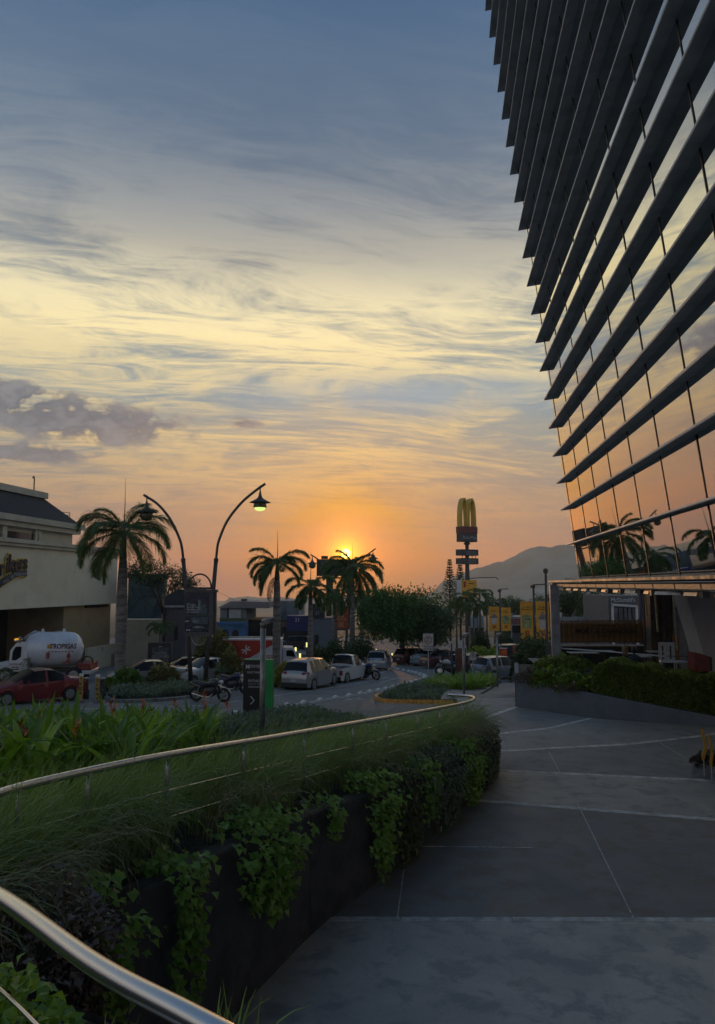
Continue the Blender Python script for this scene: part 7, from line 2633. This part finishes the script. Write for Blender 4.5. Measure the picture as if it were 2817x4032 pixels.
MB().prism([(X_(1880) + a * 0.75, b_) for a, b_ in [(-1, Z_(2470)), (1, Z_(2470)), (1, Z_(2440))] + [(math.cos(q), Z_(2440) + 0.75 * math.sin(q)) for q in np.linspace(0.2, math.pi - 0.2, 9)] + [(-1, Z_(2440))]], (0, -0.06, 0), (1, 0, 0), (0, 0, 1), (0, 1, 0), 0.05).build('arched_window', mat('pale_window', (0.30, 0.32, 0.36, 1), 0.4, var=0.2), t_)
MB().tube([(X_(1880), -0.08, Z_(2472)), (X_(1880), -0.08, Z_(2424))], 0.04, 6).build('glazing_bar', M_IRON, t_)
for k, (px, d, r_, lab) in enumerate(((1988, 78, 1.05, 'clipped round bush below the second yellow banner'), (1895, 80, 1.0, 'clipped round bush behind the palm stems'))):
    p = P(px, 2525, d)
    clump('round_bush', lab, (p.x, d, zr(d)), r_ * 1.1, r_, p.z - zr(d) + 0.8, 3000, M_TREE_D, (0.10, 0.2))
for k, (px, d, m_, lab) in enumerate(((1880, 57, M_LIME, 'yellow green shrub behind the E sign'), (1930, 58, M_LIME, 'yellow green shrub over the blue grey hatchback roof'), (2120, 45, M_TREE_D, 'dark hedge below the long banners'), (2075, 47, M_TREE_D, 'dark hedge beside the red sign boxes'), (2165, 44, M_TREE_D, 'dark clipped hedge at the canopy post'))):
    p = P(px, 2590, d)
    clump('shrub', lab, (p.x, d, zr(d)), 1.0, 0.8, P(px, 2565 if k < 2 else 2535, d).z - zr(d), 1700, m_, (0.12, 0.26))
# dark poster stand left of the second path light
p = P(1815, 2610, 52)
t_ = thing('poster_stand', 'reddish poster stand behind the slim path light', 'sign', (p.x, 52, zr(52)))
MB().span((-0.35, -0.12, 0), (0.35, 0.12, P(1815, 2552, 52).z - zr(52))).build('frame', M_KFRAME, t_)
MB().span((-0.28, -0.13, 0.3), (0.28, -0.121, P(1815, 2558, 52).z - zr(52))).build('poster', mat('poster_brick', (0.17, 0.05, 0.03, 1), 0.6, var=0.3), t_)
MB().tube([(-0.6, 0, 0), (-0.6, 0, P(1800, 2533, 52).z - zr(52))], 0.05, 8).build('side_post', M_KFRAME, t_)

# grey shop beyond the terrace
t_, X_, Z_, w_, h_ = block('grey_shop', 'grey shop with a white portal seen under the canopy', 2395, 2520, 2345, 54, 6, mat('shop_grey', (0.13, 0.13, 0.14, 1), 0.8, var=0.1))
for a in (((2405, 2452), (2409, 2380)), ((2497, 2452), (2503, 2386))):
    MB().span((X_(a[0][0]), -0.3, 0), (X_(a[1][0]) + 0.03, -0.02, Z_(a[1][1]))).build('portal_post', M_WHITE, t_)
MB().prism([(X_(2405), Z_(2385)), (X_(2503), Z_(2391)), (X_(2503), Z_(2383)), (X_(2405), Z_(2376))], (0, -0.31, 0), (1, 0, 0), (0, 0, 1), (0, 1, 0), 0.28).build('portal_beam', M_WHITE, t_)
MB().span((X_(2411), -0.1, 0), (X_(2497), -0.03, Z_(2392))).build('shop_window', mat('shop_glass', (0.12, 0.13, 0.15, 1), 0.2, var=0.3, scale=0.7), t_)
for px in (2430, 2450, 2466, 2483):
    MB().span((X_(px), -0.14, 0), (X_(px + 3), -0.105, Z_(2392))).build('window_bar', M_DKIN, t_)
lettering("McDonald's", 0.42, M_WHITE, t_, (X_(2452), -0.05, Z_(2363)), X3, Z3, ext=0.03, sx=0.85)
t_, X_, Z_, w_, h_ = block('navy_hoarding', 'plain navy hoarding beside the grey shop', 2518, 2580, 2340, 48, 0.3, mat('navy_panel', (0.010, 0.022, 0.055, 1), 0.6, var=0.1))
t_, X_, Z_, w_, h_ = block('boundary_wall', 'long white boundary wall behind the slatted fence', 2180, 2410, 2430, 60, 0.4, mat('white_wall', (0.34, 0.36, 0.38, 1), 0.8, var=0.1), cat='wall')
MB().span((X_(2195), -0.1, Z_(2430)), (X_(2213), 0.5, Z_(2412))).build('wall_lantern', M_WHITE, t_)
t_, X_, Z_, w_, h_ = block('flat_house', 'tiny pale flat roofed house beyond the boundary wall', 2250, 2298, 2412, 90, 4, mat('pale_house_wall', (0.30, 0.31, 0.30, 1), 0.8, var=0.1))
MB().span((X_(2262), -0.05, Z_(2426)), (X_(2282), -0.01, Z_(2416))).build('window', M_WGLASS, t_)
# overhead wire and a gull
wr = MB().tube([P(850, 2325, 60), P(900, 2350, 66), P(935, 2372, 74)], 0.012, 4)
tag(wr.build('overhead_wire', M_IRON), 'thin overhead wire right of the poster lamp', 'wire')

# ---------------------------------------------------------------- terrace under the canopy
M_PLANTW = concrete('planter_grey', (0.062, 0.074, 0.092, 1), (0.072, 0.084, 0.10, 1), (0.055, 0.066, 0.082, 1), 0.7, 1.0, 0.15)
cA, cB = on_plaza(2034, 2784), on_plaza(2860, 2868)
tA = P(2030, 2674, cA.y).z
tB = P(2860, 2829, cB.y).z
pw = thing('concrete_planter', 'tapering pale concrete planter wall below the clipped hedge', 'planter', cA)
d_ = (cB - cA)
d_.z = 0
n_ = Vector((-d_.y, d_.x, 0)).normalized()
if n_.y < 0:
    n_ = -n_
mb = MB()
q0 = [Vector((0, 0, -0.3)), Vector((0, 0, tA - cA.z)), n_ * 0.16 + Vector((0, 0, tA - cA.z)), n_ * 0.16 + Vector((0, 0, -0.3))]
q1 = [d_ + Vector((0, 0, cB.z - cA.z - 0.3)), d_ + Vector((0, 0, tB - cA.z)), d_ + n_ * 0.16 + Vector((0, 0, tB - cA.z)), d_ + n_ * 0.16 + Vector((0, 0, cB.z - cA.z - 0.3))]
mb.loft([q0, q1])
mb.build('front_wall', M_PLANTW, pw, bevel=0.012)
back = Vector((1.1, 5.5, 0))
mb = MB()
q0 = [Vector((0.0, 0.165, -0.3)), Vector((0.0, 0.165, tA - cA.z - 0.004)), Vector((0.16, 0.165, tA - cA.z - 0.004)), Vector((0.16, 0.165, -0.3))]
mb.loft([q0, [p + back for p in q0]])
mb.build('end_wall', M_PLANTW, pw, bevel=0.012)
mb = MB()
mb.add([cA + Vector((0.05, 0.1, tA - cA.z - 0.06)), cB + Vector((0, 0.1, tB - cB.z - 0.06)), Vector((cB.x + 3, cB.y + 8, -3.3)), Vector((cA.x + 1.2, cA.y + 5.6, -3.3))], [(0, 1, 2, 3)])
tag(mb.build('terrace_bed', M_SOIL), kind='structure')
M_HEDGE = leaf_mat('hedge_leaf', (0.045, 0.072, 0.018, 1), (0.105, 0.135, 0.032, 1), 0.25, 0.5)


def along(f, back_=0.0):
    p = cA.lerp(cB, f)
    return Vector((p.x, p.y, tA + (tB - tA) * f)) + n_ * back_


def wall_f(px):
    return min(np.linspace(0, 1, 200), key=lambda f: abs(proj(along(f))[0] - px))


hd = thing('clipped_hedge', 'long clipped hedge with a rounded top along the planter', 'hedge', along(0.4))
rg = np.random.default_rng(55)
n = 24000
px = rg.uniform(2338, 2900, n)
tops = np.interp(px, [2338, 2360, 2400, 2480, 2560, 2640, 2720, 2817, 2900], [2640, 2618, 2611, 2622, 2642, 2660, 2668, 2680, 2690])
bot = np.interp(px, [2338, 2400, 2560, 2720, 2817, 2900], [2735, 2742, 2775, 2805, 2822, 2835])
fs = np.interp(px, [proj(along(f))[0] for f in np.linspace(0, 1, 60)], np.linspace(0, 1, 60))
dep = np.array([along(f, 0.28).y for f in fs])
v = rg.uniform(0, 1, n)
onTop = rg.uniform(0, 1, n) < 0.35
back_ = np.where(onTop, rg.uniform(0, 0.9, n), rg.uniform(-0.05, 0.10, n))
pts = []
for i in range(n):
    a = P(px[i], tops[i] + (0 if onTop[i] else (bot[i] - tops[i]) * v[i]), dep[i])
    if onTop[i]:
        a.z += 0.06 * math.sin(px[i] * 0.05) + rg.uniform(-0.05, 0.05)
    a = a + Vector((n_.x, n_.y, 0)) * (back_[i] - 0.1 * (1 - abs(2 * v[i] - 1)))
    pts.append(a[:])
pts = np.array(pts) - np.array(along(0.4)[:])
dd = np.where(onTop[:, None], np.array([0, 0, 1.0]), np.array([-n_.x, -n_.y, 0.3])) + rg.normal(0, 0.6, (n, 3))
L = rg.uniform(0.06, 0.12, n)
V, F = leaf_arrays(pts, dd, rg.normal(0, 0.6, (n, 3)) + np.array([0, 0, 1.0]), L, L * 0.55, 0.2)
np_obj('leaves', V, F, M_HEDGE, hd)
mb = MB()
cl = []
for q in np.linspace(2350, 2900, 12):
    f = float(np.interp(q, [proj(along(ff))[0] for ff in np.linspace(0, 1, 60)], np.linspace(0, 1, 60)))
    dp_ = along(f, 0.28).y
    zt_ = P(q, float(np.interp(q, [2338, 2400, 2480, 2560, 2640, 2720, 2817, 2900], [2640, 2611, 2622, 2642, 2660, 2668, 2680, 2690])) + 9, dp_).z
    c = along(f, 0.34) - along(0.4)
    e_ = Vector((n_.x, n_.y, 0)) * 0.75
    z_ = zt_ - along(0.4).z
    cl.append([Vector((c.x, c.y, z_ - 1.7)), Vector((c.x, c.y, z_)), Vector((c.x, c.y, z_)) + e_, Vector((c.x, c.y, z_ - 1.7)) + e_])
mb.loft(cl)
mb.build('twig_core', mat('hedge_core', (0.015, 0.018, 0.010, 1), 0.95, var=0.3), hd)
# broad leaved creeper at the corner of the planter
M_SWEET = leaf_mat('sweet_potato_leaf', (0.050, 0.085, 0.014, 1), (0.120, 0.170, 0.024, 1), 0.3, 0.4)
for k, (f, bk, rx, h, n, m_, lab) in enumerate(((0.06, 0.45, 0.65, 0.42, 700, M_VINE_P, 'dark leaved creeper at the corner of the concrete planter'), (0.17, 0.6, 0.9, 0.55, 1300, M_SWEET, 'lime leaved creeper spilling in the concrete planter'), (0.29, 0.55, 0.8, 0.5, 1200, M_SWEET, 'lime leaved creeper against the clipped hedge'),
                                               (0.12, 1.3, 0.8, 0.75, 900, M_SWEET, 'lime leaved creeper mound behind the planter corner'), (0.26, 0.3, 0.5, 0.3, 500, M_VINE_P, 'dark creeper strip along the planter rim'))):
    p = along(f, bk)
    mound('creeper', lab, 'plant', (p.x, p.y, p.z - 0.12), rx, 0.6, h, n, m_, (0.08, 0.15))
mound('fern_patch', 'dark fern patch behind the lime creeper', 'plant', P(2230, 2655, 27.5), 1.2, 0.8, 0.55, 1500, M_HEDGE, (0.08, 0.16))
mound('fern_patch', 'dark fern patch in front of the seated people', 'plant', P(2480, 2668, 25.6), 1.3, 0.6, 0.16, 1500, M_HEDGE, (0.08, 0.16))
mound('fern_patch', 'dark fern patch under the white chair', 'plant', P(2640, 2672, 24.6), 1.2, 0.6, 0.2, 1200, M_HEDGE, (0.08, 0.16))

# terrace floor
TZ = -3.2
mb = MB()
a, b_, c, d = Vector((6.9, 27.6, TZ)), Vector((14.2, 21.9, TZ)), Vector((17, 33, TZ)), Vector((7.4, 34, TZ))
mb.add([a, b_, c, d], [(0, 1, 2, 3)])
tag(mb.build('terrace_floor', concrete('terrace_concrete', (0.06, 0.06, 0.06, 1), (0.07, 0.07, 0.07, 1), (0.05, 0.05, 0.05, 1), 0.7)), kind='structure')
# slatted wooden fence with raised lettering
FDp = 30.0
fx0, fx1 = P(2180, 2440, FDp).x, P(2585, 2440, FDp).x
ft0, fb = P(2180, 2444, FDp).z, P(2180, 2532, FDp).z
fence = thing('slatted_fence', 'upright wooden slat fence with dark raised lettering', 'fence', ((fx0 + fx1) / 2, FDp, TZ))
M_SLAT = [mat('slat_wood_%d' % i, c, 0.75, var=0.25, scale=6, stretch=(1, 1, 0.2)) for i, c in enumerate(((0.20, 0.105, 0.035, 1), (0.17, 0.085, 0.028, 1), (0.23, 0.125, 0.045, 1)))]
Lw = fx1 - fx0
ns_ = 58
sl = []
for i in range(3):
    sl.append(MB().span((-0.024, -0.012, 0), (0.024, 0.012, 1.0)).mesh('slat', M_SLAT[i]))
for k in range(ns_):
    x = -Lw / 2 + (k + 0.5) * Lw / ns_
    f = k / ns_
    top = ft0 + 0.06 * f + R(-0.015, 0.015)
    bot_ = fb - 0.10 * abs(f - 0.5) * 0.5 + 0.02
    inst('slat', sl[k % 3 if R(0, 1) > 0.4 else (k * 7) % 3], fence, Matrix.Translation((x, 0, bot_ - TZ)) @ Matrix.Diagonal((1, 1, top - bot_, 1)))
for z_ in (ft0 - 0.15, fb + 0.12):
    MB().span((-Lw / 2, 0.02, z_ - TZ - 0.04), (Lw / 2, 0.06, z_ - TZ + 0.04)).build('rail', M_SLAT[1], fence)
MB().span((-Lw / 2, 0.061, fb - TZ + 0.03), (Lw / 2, 0.075, ft0 - TZ - 0.12)).build('backing_board', mat('backing_dark', (0.03, 0.018, 0.01, 1), 0.9), fence)
MB().span((-Lw / 2, 0.0, 0), (Lw / 2, 0.9, fb - TZ - 0.12)).build('plinth', M_DKIN, fence)
M_FLET = mat('burnt_letter', (0.022, 0.012, 0.008, 1), 0.6)
zl = P(2385, 2485, FDp).z - TZ
lettering('MOËT & CHANDON', 0.27, M_FLET, fence, (P(2385, 2483, FDp).x - (fx0 + fx1) / 2, -0.013, zl), X3, Z3, ext=0.012, sx=0.96, bold=0.004)
lettering('CHAMPAGNE', 0.075, M_FLET, fence, (P(2385, 2500, FDp).x - (fx0 + fx1) / 2, -0.013, zl - 0.19), X3, Z3, ext=0.006, sx=1.5)
MB().tube([(-0.45, -0.02, zl + 0.21), (0, -0.02, zl + 0.235), (0.45, -0.02, zl + 0.21)], 0.008, 5).build('crest_line', M_FLET, fence)
# posts and panels of the bar
M_BRONZE = mat('bar_panel', (0.075, 0.062, 0.052, 1), 0.5, var=0.2)
M_STRIP = mat('pale_timber_strip', (0.40, 0.33, 0.19, 1), 0.6, var=0.15)
bar = thing('bar_front', 'bar front of dark panels with pale timber edges under the canopy', 'bar', (P(2640, 2500, 27.5).x, 27.5, TZ))
xB = lambda px, d=27.5: P(px, 2500, d).x - P(2640, 2500, 27.5).x
zB = lambda py, d=27.5: P(2640, py, d).z - TZ
for k, (a, b_, m_, d) in enumerate(((2590, 2628, M_BRONZE, 0.6), (2633, 2660, M_BRONZE, 0.35), (2668, 2700, M_POST, -0.2), (2706, 2718, M_DKIN, 0.1))):
    MB().span((xB(a), d, 0), (xB(b_), d + 0.5, zB(2322))).build('panel', m_, bar)
for k, (a, py1, d) in enumerate(((2573, 2440, 0.55), (2603, 2490, 0.3), (2652, 2560, -0.22))):
    q = [Vector((xB(a), d, zB(py1))), Vector((xB(a) + 0.05, d, zB(py1))), Vector((xB(a) + 0.05, d + 0.06, zB(py1))), Vector((xB(a), d + 0.06, zB(py1)))]
    sh = Vector((-0.05, 0, zB(2345) - zB(py1)))
    MB().loft([q, [p + sh for p in q]]).build('timber_strip', M_STRIP, bar)
MB().span((xB(2646), -0.19, zB(2496)), (xB(2664), -0.15, zB(2390))).build('menu_board', mat('menu_print', (0.16, 0.17, 0.16, 1), 0.6, scale=8, col2=(0.05, 0.12, 0.14, 1)), bar)
MB().span((xB(2642), -0.18, 0), (xB(2664), -0.15, zB(2498))).build('orange_panel', mat('orange_timber', (0.24, 0.10, 0.025, 1), 0.6, var=0.15), bar)
MB().span((xB(2700), -0.3, 0), (xB(2712), -0.18, zB(2320))).build('slim_post', M_POST, bar)
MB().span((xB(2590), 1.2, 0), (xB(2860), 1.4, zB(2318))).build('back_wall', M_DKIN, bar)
# leaning concrete buttress of the tower
but = thing('buttress', 'leaning pale concrete buttress at the tower foot', 'column', (P(2780, 2650, 24.2).x, 24.2, -4.2))
bb0 = but.location.copy()
bp_ = [P(2700, 2330, 24.2), P(2960, 2330, 24.2), P(2960, 2760, 24.2), P(2826, 2690, 24.2), P(2790, 2640, 24.2)]
MB().prism([(p.x - bb0.x, p.z - bb0.z) for p in bp_], (0, 0, 0), (1, 0, 0), (0, 0, 1), (0, 1, 0), 1.0).build('leaning_slab', concrete('buttress_concrete', (0.21, 0.21, 0.215, 1), (0.24, 0.235, 0.23, 1), (0.18, 0.18, 0.19, 1), 0.75, 0.6), but)
# white pipe rail across the terrace
pr_ = MB().tube([P(2208, 2540, 28.6), P(2212, 2553, 28.5), P(2400, 2566, 27.6), P(2628, 2585, 26.0)], 0.022, 8)
tag(pr_.build('pipe_rail', M_WHITE), 'thin white pipe rail across the terrace', 'rail')
tag(MB().tube([P(2628, 2583, 25.0), P(2760, 2586, 24.6)], 0.014, 6).build('cable_line', M_IRON), 'thin dark cable beside the white chair', 'cable')
# low pale tables
for k, (px, py, d, w_, lab) in enumerate(((2295, 2568, 27.5, 1.0, 'low pale terrace table next to the canopy post'), (2380, 2562, 28.5, 0.7, 'small pale terrace table below the fence lettering'), (2590, 2564, 27.5, 0.65, 'pale terrace table beside the bar front'), (2440, 2590, 27.0, 0.5, 'small pale table left of the seated people'), (2535, 2583, 26.6, 0.4, 'small pale table right of the seated people'))):
    p = P(px, py, d)
    t_ = thing('terrace_table', lab, 'table', (p.x, d, TZ), 0, 'pale terrace tables')
    MB().span((-w_ / 2, -0.3, p.z - TZ - 0.03), (w_ / 2, 0.3, p.z - TZ)).build('table_top', mat('table_pale', (0.26, 0.27, 0.26, 1), 0.5, var=0.1), t_, bevel=0.008)
    MB().tube([(0, 0, 0), (0, 0, p.z - TZ - 0.03)], 0.04, 8).build('leg', M_IRON, t_)
# white chair, round table, red cooler
p = P(2632, 2600, 25.2)
TZ2 = p.z - 0.48
ch = thing('plastic_chair', 'white slotted chair by the red cooler', 'chair', (p.x, 25.2, TZ2), math.radians(-12))
M_PLASTIC = mat('white_plastic', (0.42, 0.45, 0.47, 1), 0.4, var=0.08)
bk = MB()
for x0_, x1_ in ((-0.25, -0.15), (-0.09, 0.09), (0.15, 0.25)):
    bk.span((x0_, 0.20, 0.50), (x1_, 0.24, 0.93))
bk.span((-0.25, 0.201, 0.931), (0.25, 0.239, 1.04))
bk.span((-0.25, 0.201, 0.44), (0.25, 0.239, 0.499))
bk.build('backrest', M_PLASTIC, ch)
MB().span((-0.25, -0.22, 0.42), (0.25, 0.199, 0.46)).build('seat', M_PLASTIC, ch, bevel=0.01)
for sx_ in (-0.22, 0.22):
    for sy_ in (-0.19, 0.21):
        MB().tube([(sx_, sy_, 0), (sx_, sy_, 0.44)], 0.022, 8).build('leg', M_PLASTIC, ch)
p = P(2670, 2603, 25.0)
rt = thing('round_table', 'round white table between the white chair and the red cooler', 'table', (p.x, 25.0, p.z - 0.74))
MB().lathe([(0.30, 0.70), (0.31, 0.72), (0.31, 0.735), (0.29, 0.74)], 28).build('table_top', M_PLASTIC, rt, smooth=True, sharp=40)
MB().tube([(0, 0, 0), (0, 0, 0.70)], 0.03, 8).build('leg', M_IRON, rt)
MB().lathe([(0.2, 0), (0.2, 0.02), (0.05, 0.04)], 16).build('base', M_IRON, rt)
p = P(2755, 2640, 24.4)
cl_ = thing('cooler_box', 'dull red cooler beside the leaning buttress', 'cooler', (p.x, 24.4, P(2755, 2640, 24.4).z))
kk = 24.4 / FPX
h_ = 70 * kk
MB().prism([(-32 * kk, 0), (30 * kk, 0), (30 * kk, 55 * kk), (10 * kk, 62 * kk), (-30 * kk, 73 * kk)], (0, -0.25, 0), (1, 0, 0), (0, 0, 1), (0, 1, 0), 0.5).build('body', mat('cooler_red', (0.16, 0.022, 0.018, 1), 0.5, var=0.15), cl_, bevel=0.015)
MB().span((30 * kk + 0.002, -0.25, 0), (36 * kk, 0.25, 54 * kk)).build('side_trim', M_TRIM, cl_)
MB().span((-30 * kk, -0.262, 36 * kk), (29 * kk, -0.252, 39 * kk)).build('lid_seam', M_TRIM, cl_)


# ---- two people seated close together, seen from behind
def skin_body(name, verts, edges, radii, m_, parent, root=0, sub=2):
    me = bpy.data.meshes.new(name)
    me.from_pydata([Vector(v) for v in verts], edges, [])
    o = bpy.data.objects.new(name, me)
    COL.objects.link(o)
    o.parent = parent
    sk = o.modifiers.new('skin', 'SKIN')
    sk.use_smooth_shade = True
    for i, r_ in enumerate(radii):
        v = me.skin_vertices[0].data[i]
        v.radius = r_ if isinstance(r_, tuple) else (r_, r_)
        v.use_root = (i == root)
    s = o.modifiers.new('subdiv', 'SUBSURF')
    s.levels = s.render_levels = sub
    me.materials.append(m_)
    return o


def person(label, loc, rz, cloth, hair, skin_m, lean=0.0, hair_long=True, pants=None):
    t_ = thing('person', label, 'person', loc, rz)
    # seated on a bench 0.45 high, facing +y; y forward
    V = [(0, 0, 0.52), (0, -0.01, 0.70), (lean * .3, 0.0, 0.88), (lean * .6, 0.01, 1.00), (lean, 0.03, 1.09), (lean, 0.05, 1.15),
         (-0.17 + lean * .6, 0.0, 0.98), (-0.25 + lean * .5, 0.03, 0.78), (-0.20, 0.22, 0.66), (-0.12, 0.34, 0.66),
         (0.17 + lean * .6, 0.0, 0.98), (0.25 + lean * .5, 0.03, 0.78), (0.20, 0.22, 0.66), (0.12, 0.34, 0.66),
         (-0.10, 0.06, 0.50), (-0.12, 0.44, 0.50), (-0.12, 0.46, 0.08), (-0.12, 0.58, 0.03),
         (0.10, 0.06, 0.50), (0.12, 0.44, 0.50), (0.12, 0.46, 0.08), (0.12, 0.58, 0.03)]
    E = [(0, 1), (1, 2), (2, 3), (3, 4), (4, 5), (3, 6), (6, 7), (7, 8), (8, 9), (3, 10), (10, 11), (11, 12), (12, 13), (0, 14), (14, 15), (15, 16), (16, 17), (0, 18), (18, 19), (19, 20), (20, 21)]
    Rr = [(0.17, 0.12), (0.15, 0.11), (0.17, 0.12), (0.14, 0.10), (0.06, 0.06), (0.055, 0.055), 0.065, 0.052, 0.042, 0.036, 0.065, 0.052, 0.042, 0.036, 0.085, 0.065, 0.05, 0.04, 0.085, 0.065, 0.05, 0.04]
    skin_body('body', V, E, Rr, cloth, t_)
    hv = MB()
    hc = Vector((lean, 0.06, 1.26))
    prof = [(0.02, -0.12), (0.055, -0.11), (0.07, -0.07), (0.078, 0.0), (0.08, 0.05), (0.065, 0.10), (0.03, 0.125), (0.005, 0.13)]
    hv.loft([[(hc.x + r_ * math.cos(a), hc.y + r_ * 1.18 * math.sin(a) + (0.02 if z_ < -0.05 else 0), hc.z + z_) for a in np.linspace(0, 2 * math.pi, 14, endpoint=False)] for r_, z_ in prof])
    hv.tube([hc + Vector((0, 0.095, 0.02)), hc + Vector((0, 0.118, -0.02)), hc + Vector((0, 0.10, -0.035))], [0.008, 0.016, 0.010], 6)
    for s_ in (-1, 1):
        hv.tube([hc + Vector((s_ * 0.078, 0.0, 0.025)), hc + Vector((s_ * 0.092, -0.01, 0.0)), hc + Vector((s_ * 0.08, 0.0, -0.03))], [0.008, 0.013, 0.008], 6)
    ho = hv.build('head', skin_m, t_, smooth=True)
    for s_ in (-1, 1):
        MB().lathe([(0.001, -0.01), (0.010, 0), (0.001, 0.01)], 8, hc + Vector((s_ * 0.03, 0.088, 0.01))).build('eye', M_BLACK, ho)
    MB().box(hc + Vector((0, 0.088, -0.06)), (0.045, 0.01, 0.008)).build('mouth', M_SIGNR, ho)
    hr = MB()
    rows = [(0.03, 0.142), (0.07, 0.115), (0.092, 0.06), (0.096, 0.0), (0.09, -0.06)] + ([(0.095, -0.14), (0.085, -0.22), (0.05, -0.28)] if hair_long else [(0.06, -0.10)])
    hr.loft([[(hc.x + r_ * math.cos(a), hc.y - 0.022 + r_ * 1.1 * math.sin(a) * (1 if math.sin(a) < 0 else 0.5), hc.z + z_) for a in np.linspace(0, 2 * math.pi, 14, endpoint=False)] for r_, z_ in rows])
    hr.build('hair', hair, t_, smooth=True)
    for s_ in (-1, 1):
        # hand: palm with four bent fingers and a thumb
        w0 = Vector((s_ * 0.12, 0.34, 0.66))
        hn = MB()
        hn.tube([w0, w0 + Vector((-s_ * 0.01, 0.05, 0.0)), w0 + Vector((-s_ * 0.015, 0.085, -0.01))], [0.026, 0.034, 0.030], 8)
        for k in range(4):
            b0_ = w0 + Vector((-s_ * 0.015 + (k - 1.5) * 0.016, 0.08, -0.01))
            ln = (0.055, 0.066, 0.062, 0.048)[k]
            hn.tube([b0_, b0_ + Vector((0, ln * 0.5, 0.004)), b0_ + Vector((0, ln * 0.85, -0.018)), b0_ + Vector((0, ln * 0.95, -0.04))], [0.009, 0.009, 0.008, 0.006], 6)
        hn.tube([w0 + Vector((-s_ * 0.03, 0.03, 0)), w0 + Vector((-s_ * 0.058, 0.06, 0.0)), w0 + Vector((-s_ * 0.055, 0.085, -0.01))], [0.011, 0.010, 0.007], 6)
        hn.build('hand', skin_m, t_, smooth=True)
    return t_


M_SKIN = mat('skin', (0.24, 0.13, 0.085, 1), 0.55, var=0.05)
M_NAVY = mat('navy_cloth', (0.014, 0.017, 0.035, 1), 0.9, var=0.2, scale=12)
M_PLAID = mat('checked_cloth', (0.035, 0.045, 0.085, 1), 0.9, var=0.5, scale=30)
p1 = P(2462, 2552, 26.2)
bz = p1.z - 1.30
person('person with fair hair in a dark top sitting on the terrace', (p1.x, 26.2, bz), math.radians(12), M_NAVY, mat('fair_hair', (0.16, 0.10, 0.05, 1), 0.6, var=0.25, scale=30), M_SKIN, 0.02, True)
p2 = P(2502, 2556, 25.9)
person('dark haired person in a checked blue shirt sitting on the terrace', (p2.x, 25.9, bz), math.radians(-8), M_PLAID, mat('dark_hair', (0.012, 0.009, 0.008, 1), 0.5, var=0.2), M_SKIN, -0.03, False)
bench = thing('terrace_bench', 'dark bench under the two seated people', 'bench', ((p1.x + p2.x) / 2, 26.05, bz))
MB().span((-0.75, -0.25, 0.36), (0.75, 0.12, 0.41)).build('seat', M_BRONZE, bench, bevel=0.01)
for x in (-0.65, 0.65):
    MB().span((x - 0.03, -0.2, 0), (x + 0.03, 0.08, 0.36)).build('leg', M_IRON, bench)

# ---------------------------------------------------------------- the evening haze
hz = MB()
hz.span((-2600, -70, -76.0), (2600, 3000, 205.0))
m = bpy.data.materials.new('haze_air')
m.use_nodes = True
t = m.node_tree
t.nodes.clear()
N = Nodes(t)
pv = N.new('ShaderNodeVolumePrincipled')
pv.inputs['Color'].default_value = (0.72, 0.90, 1.0, 1)
pv.inputs['Density'].default_value = 0.00030
pv.inputs['Anisotropy'].default_value = 0.5
o_ = N.new('ShaderNodeOutputMaterial')
N.l.new(pv.outputs[0], o_.inputs['Volume'])
hb = hz.build('haze', m)
tag(hb, kind='stuff')
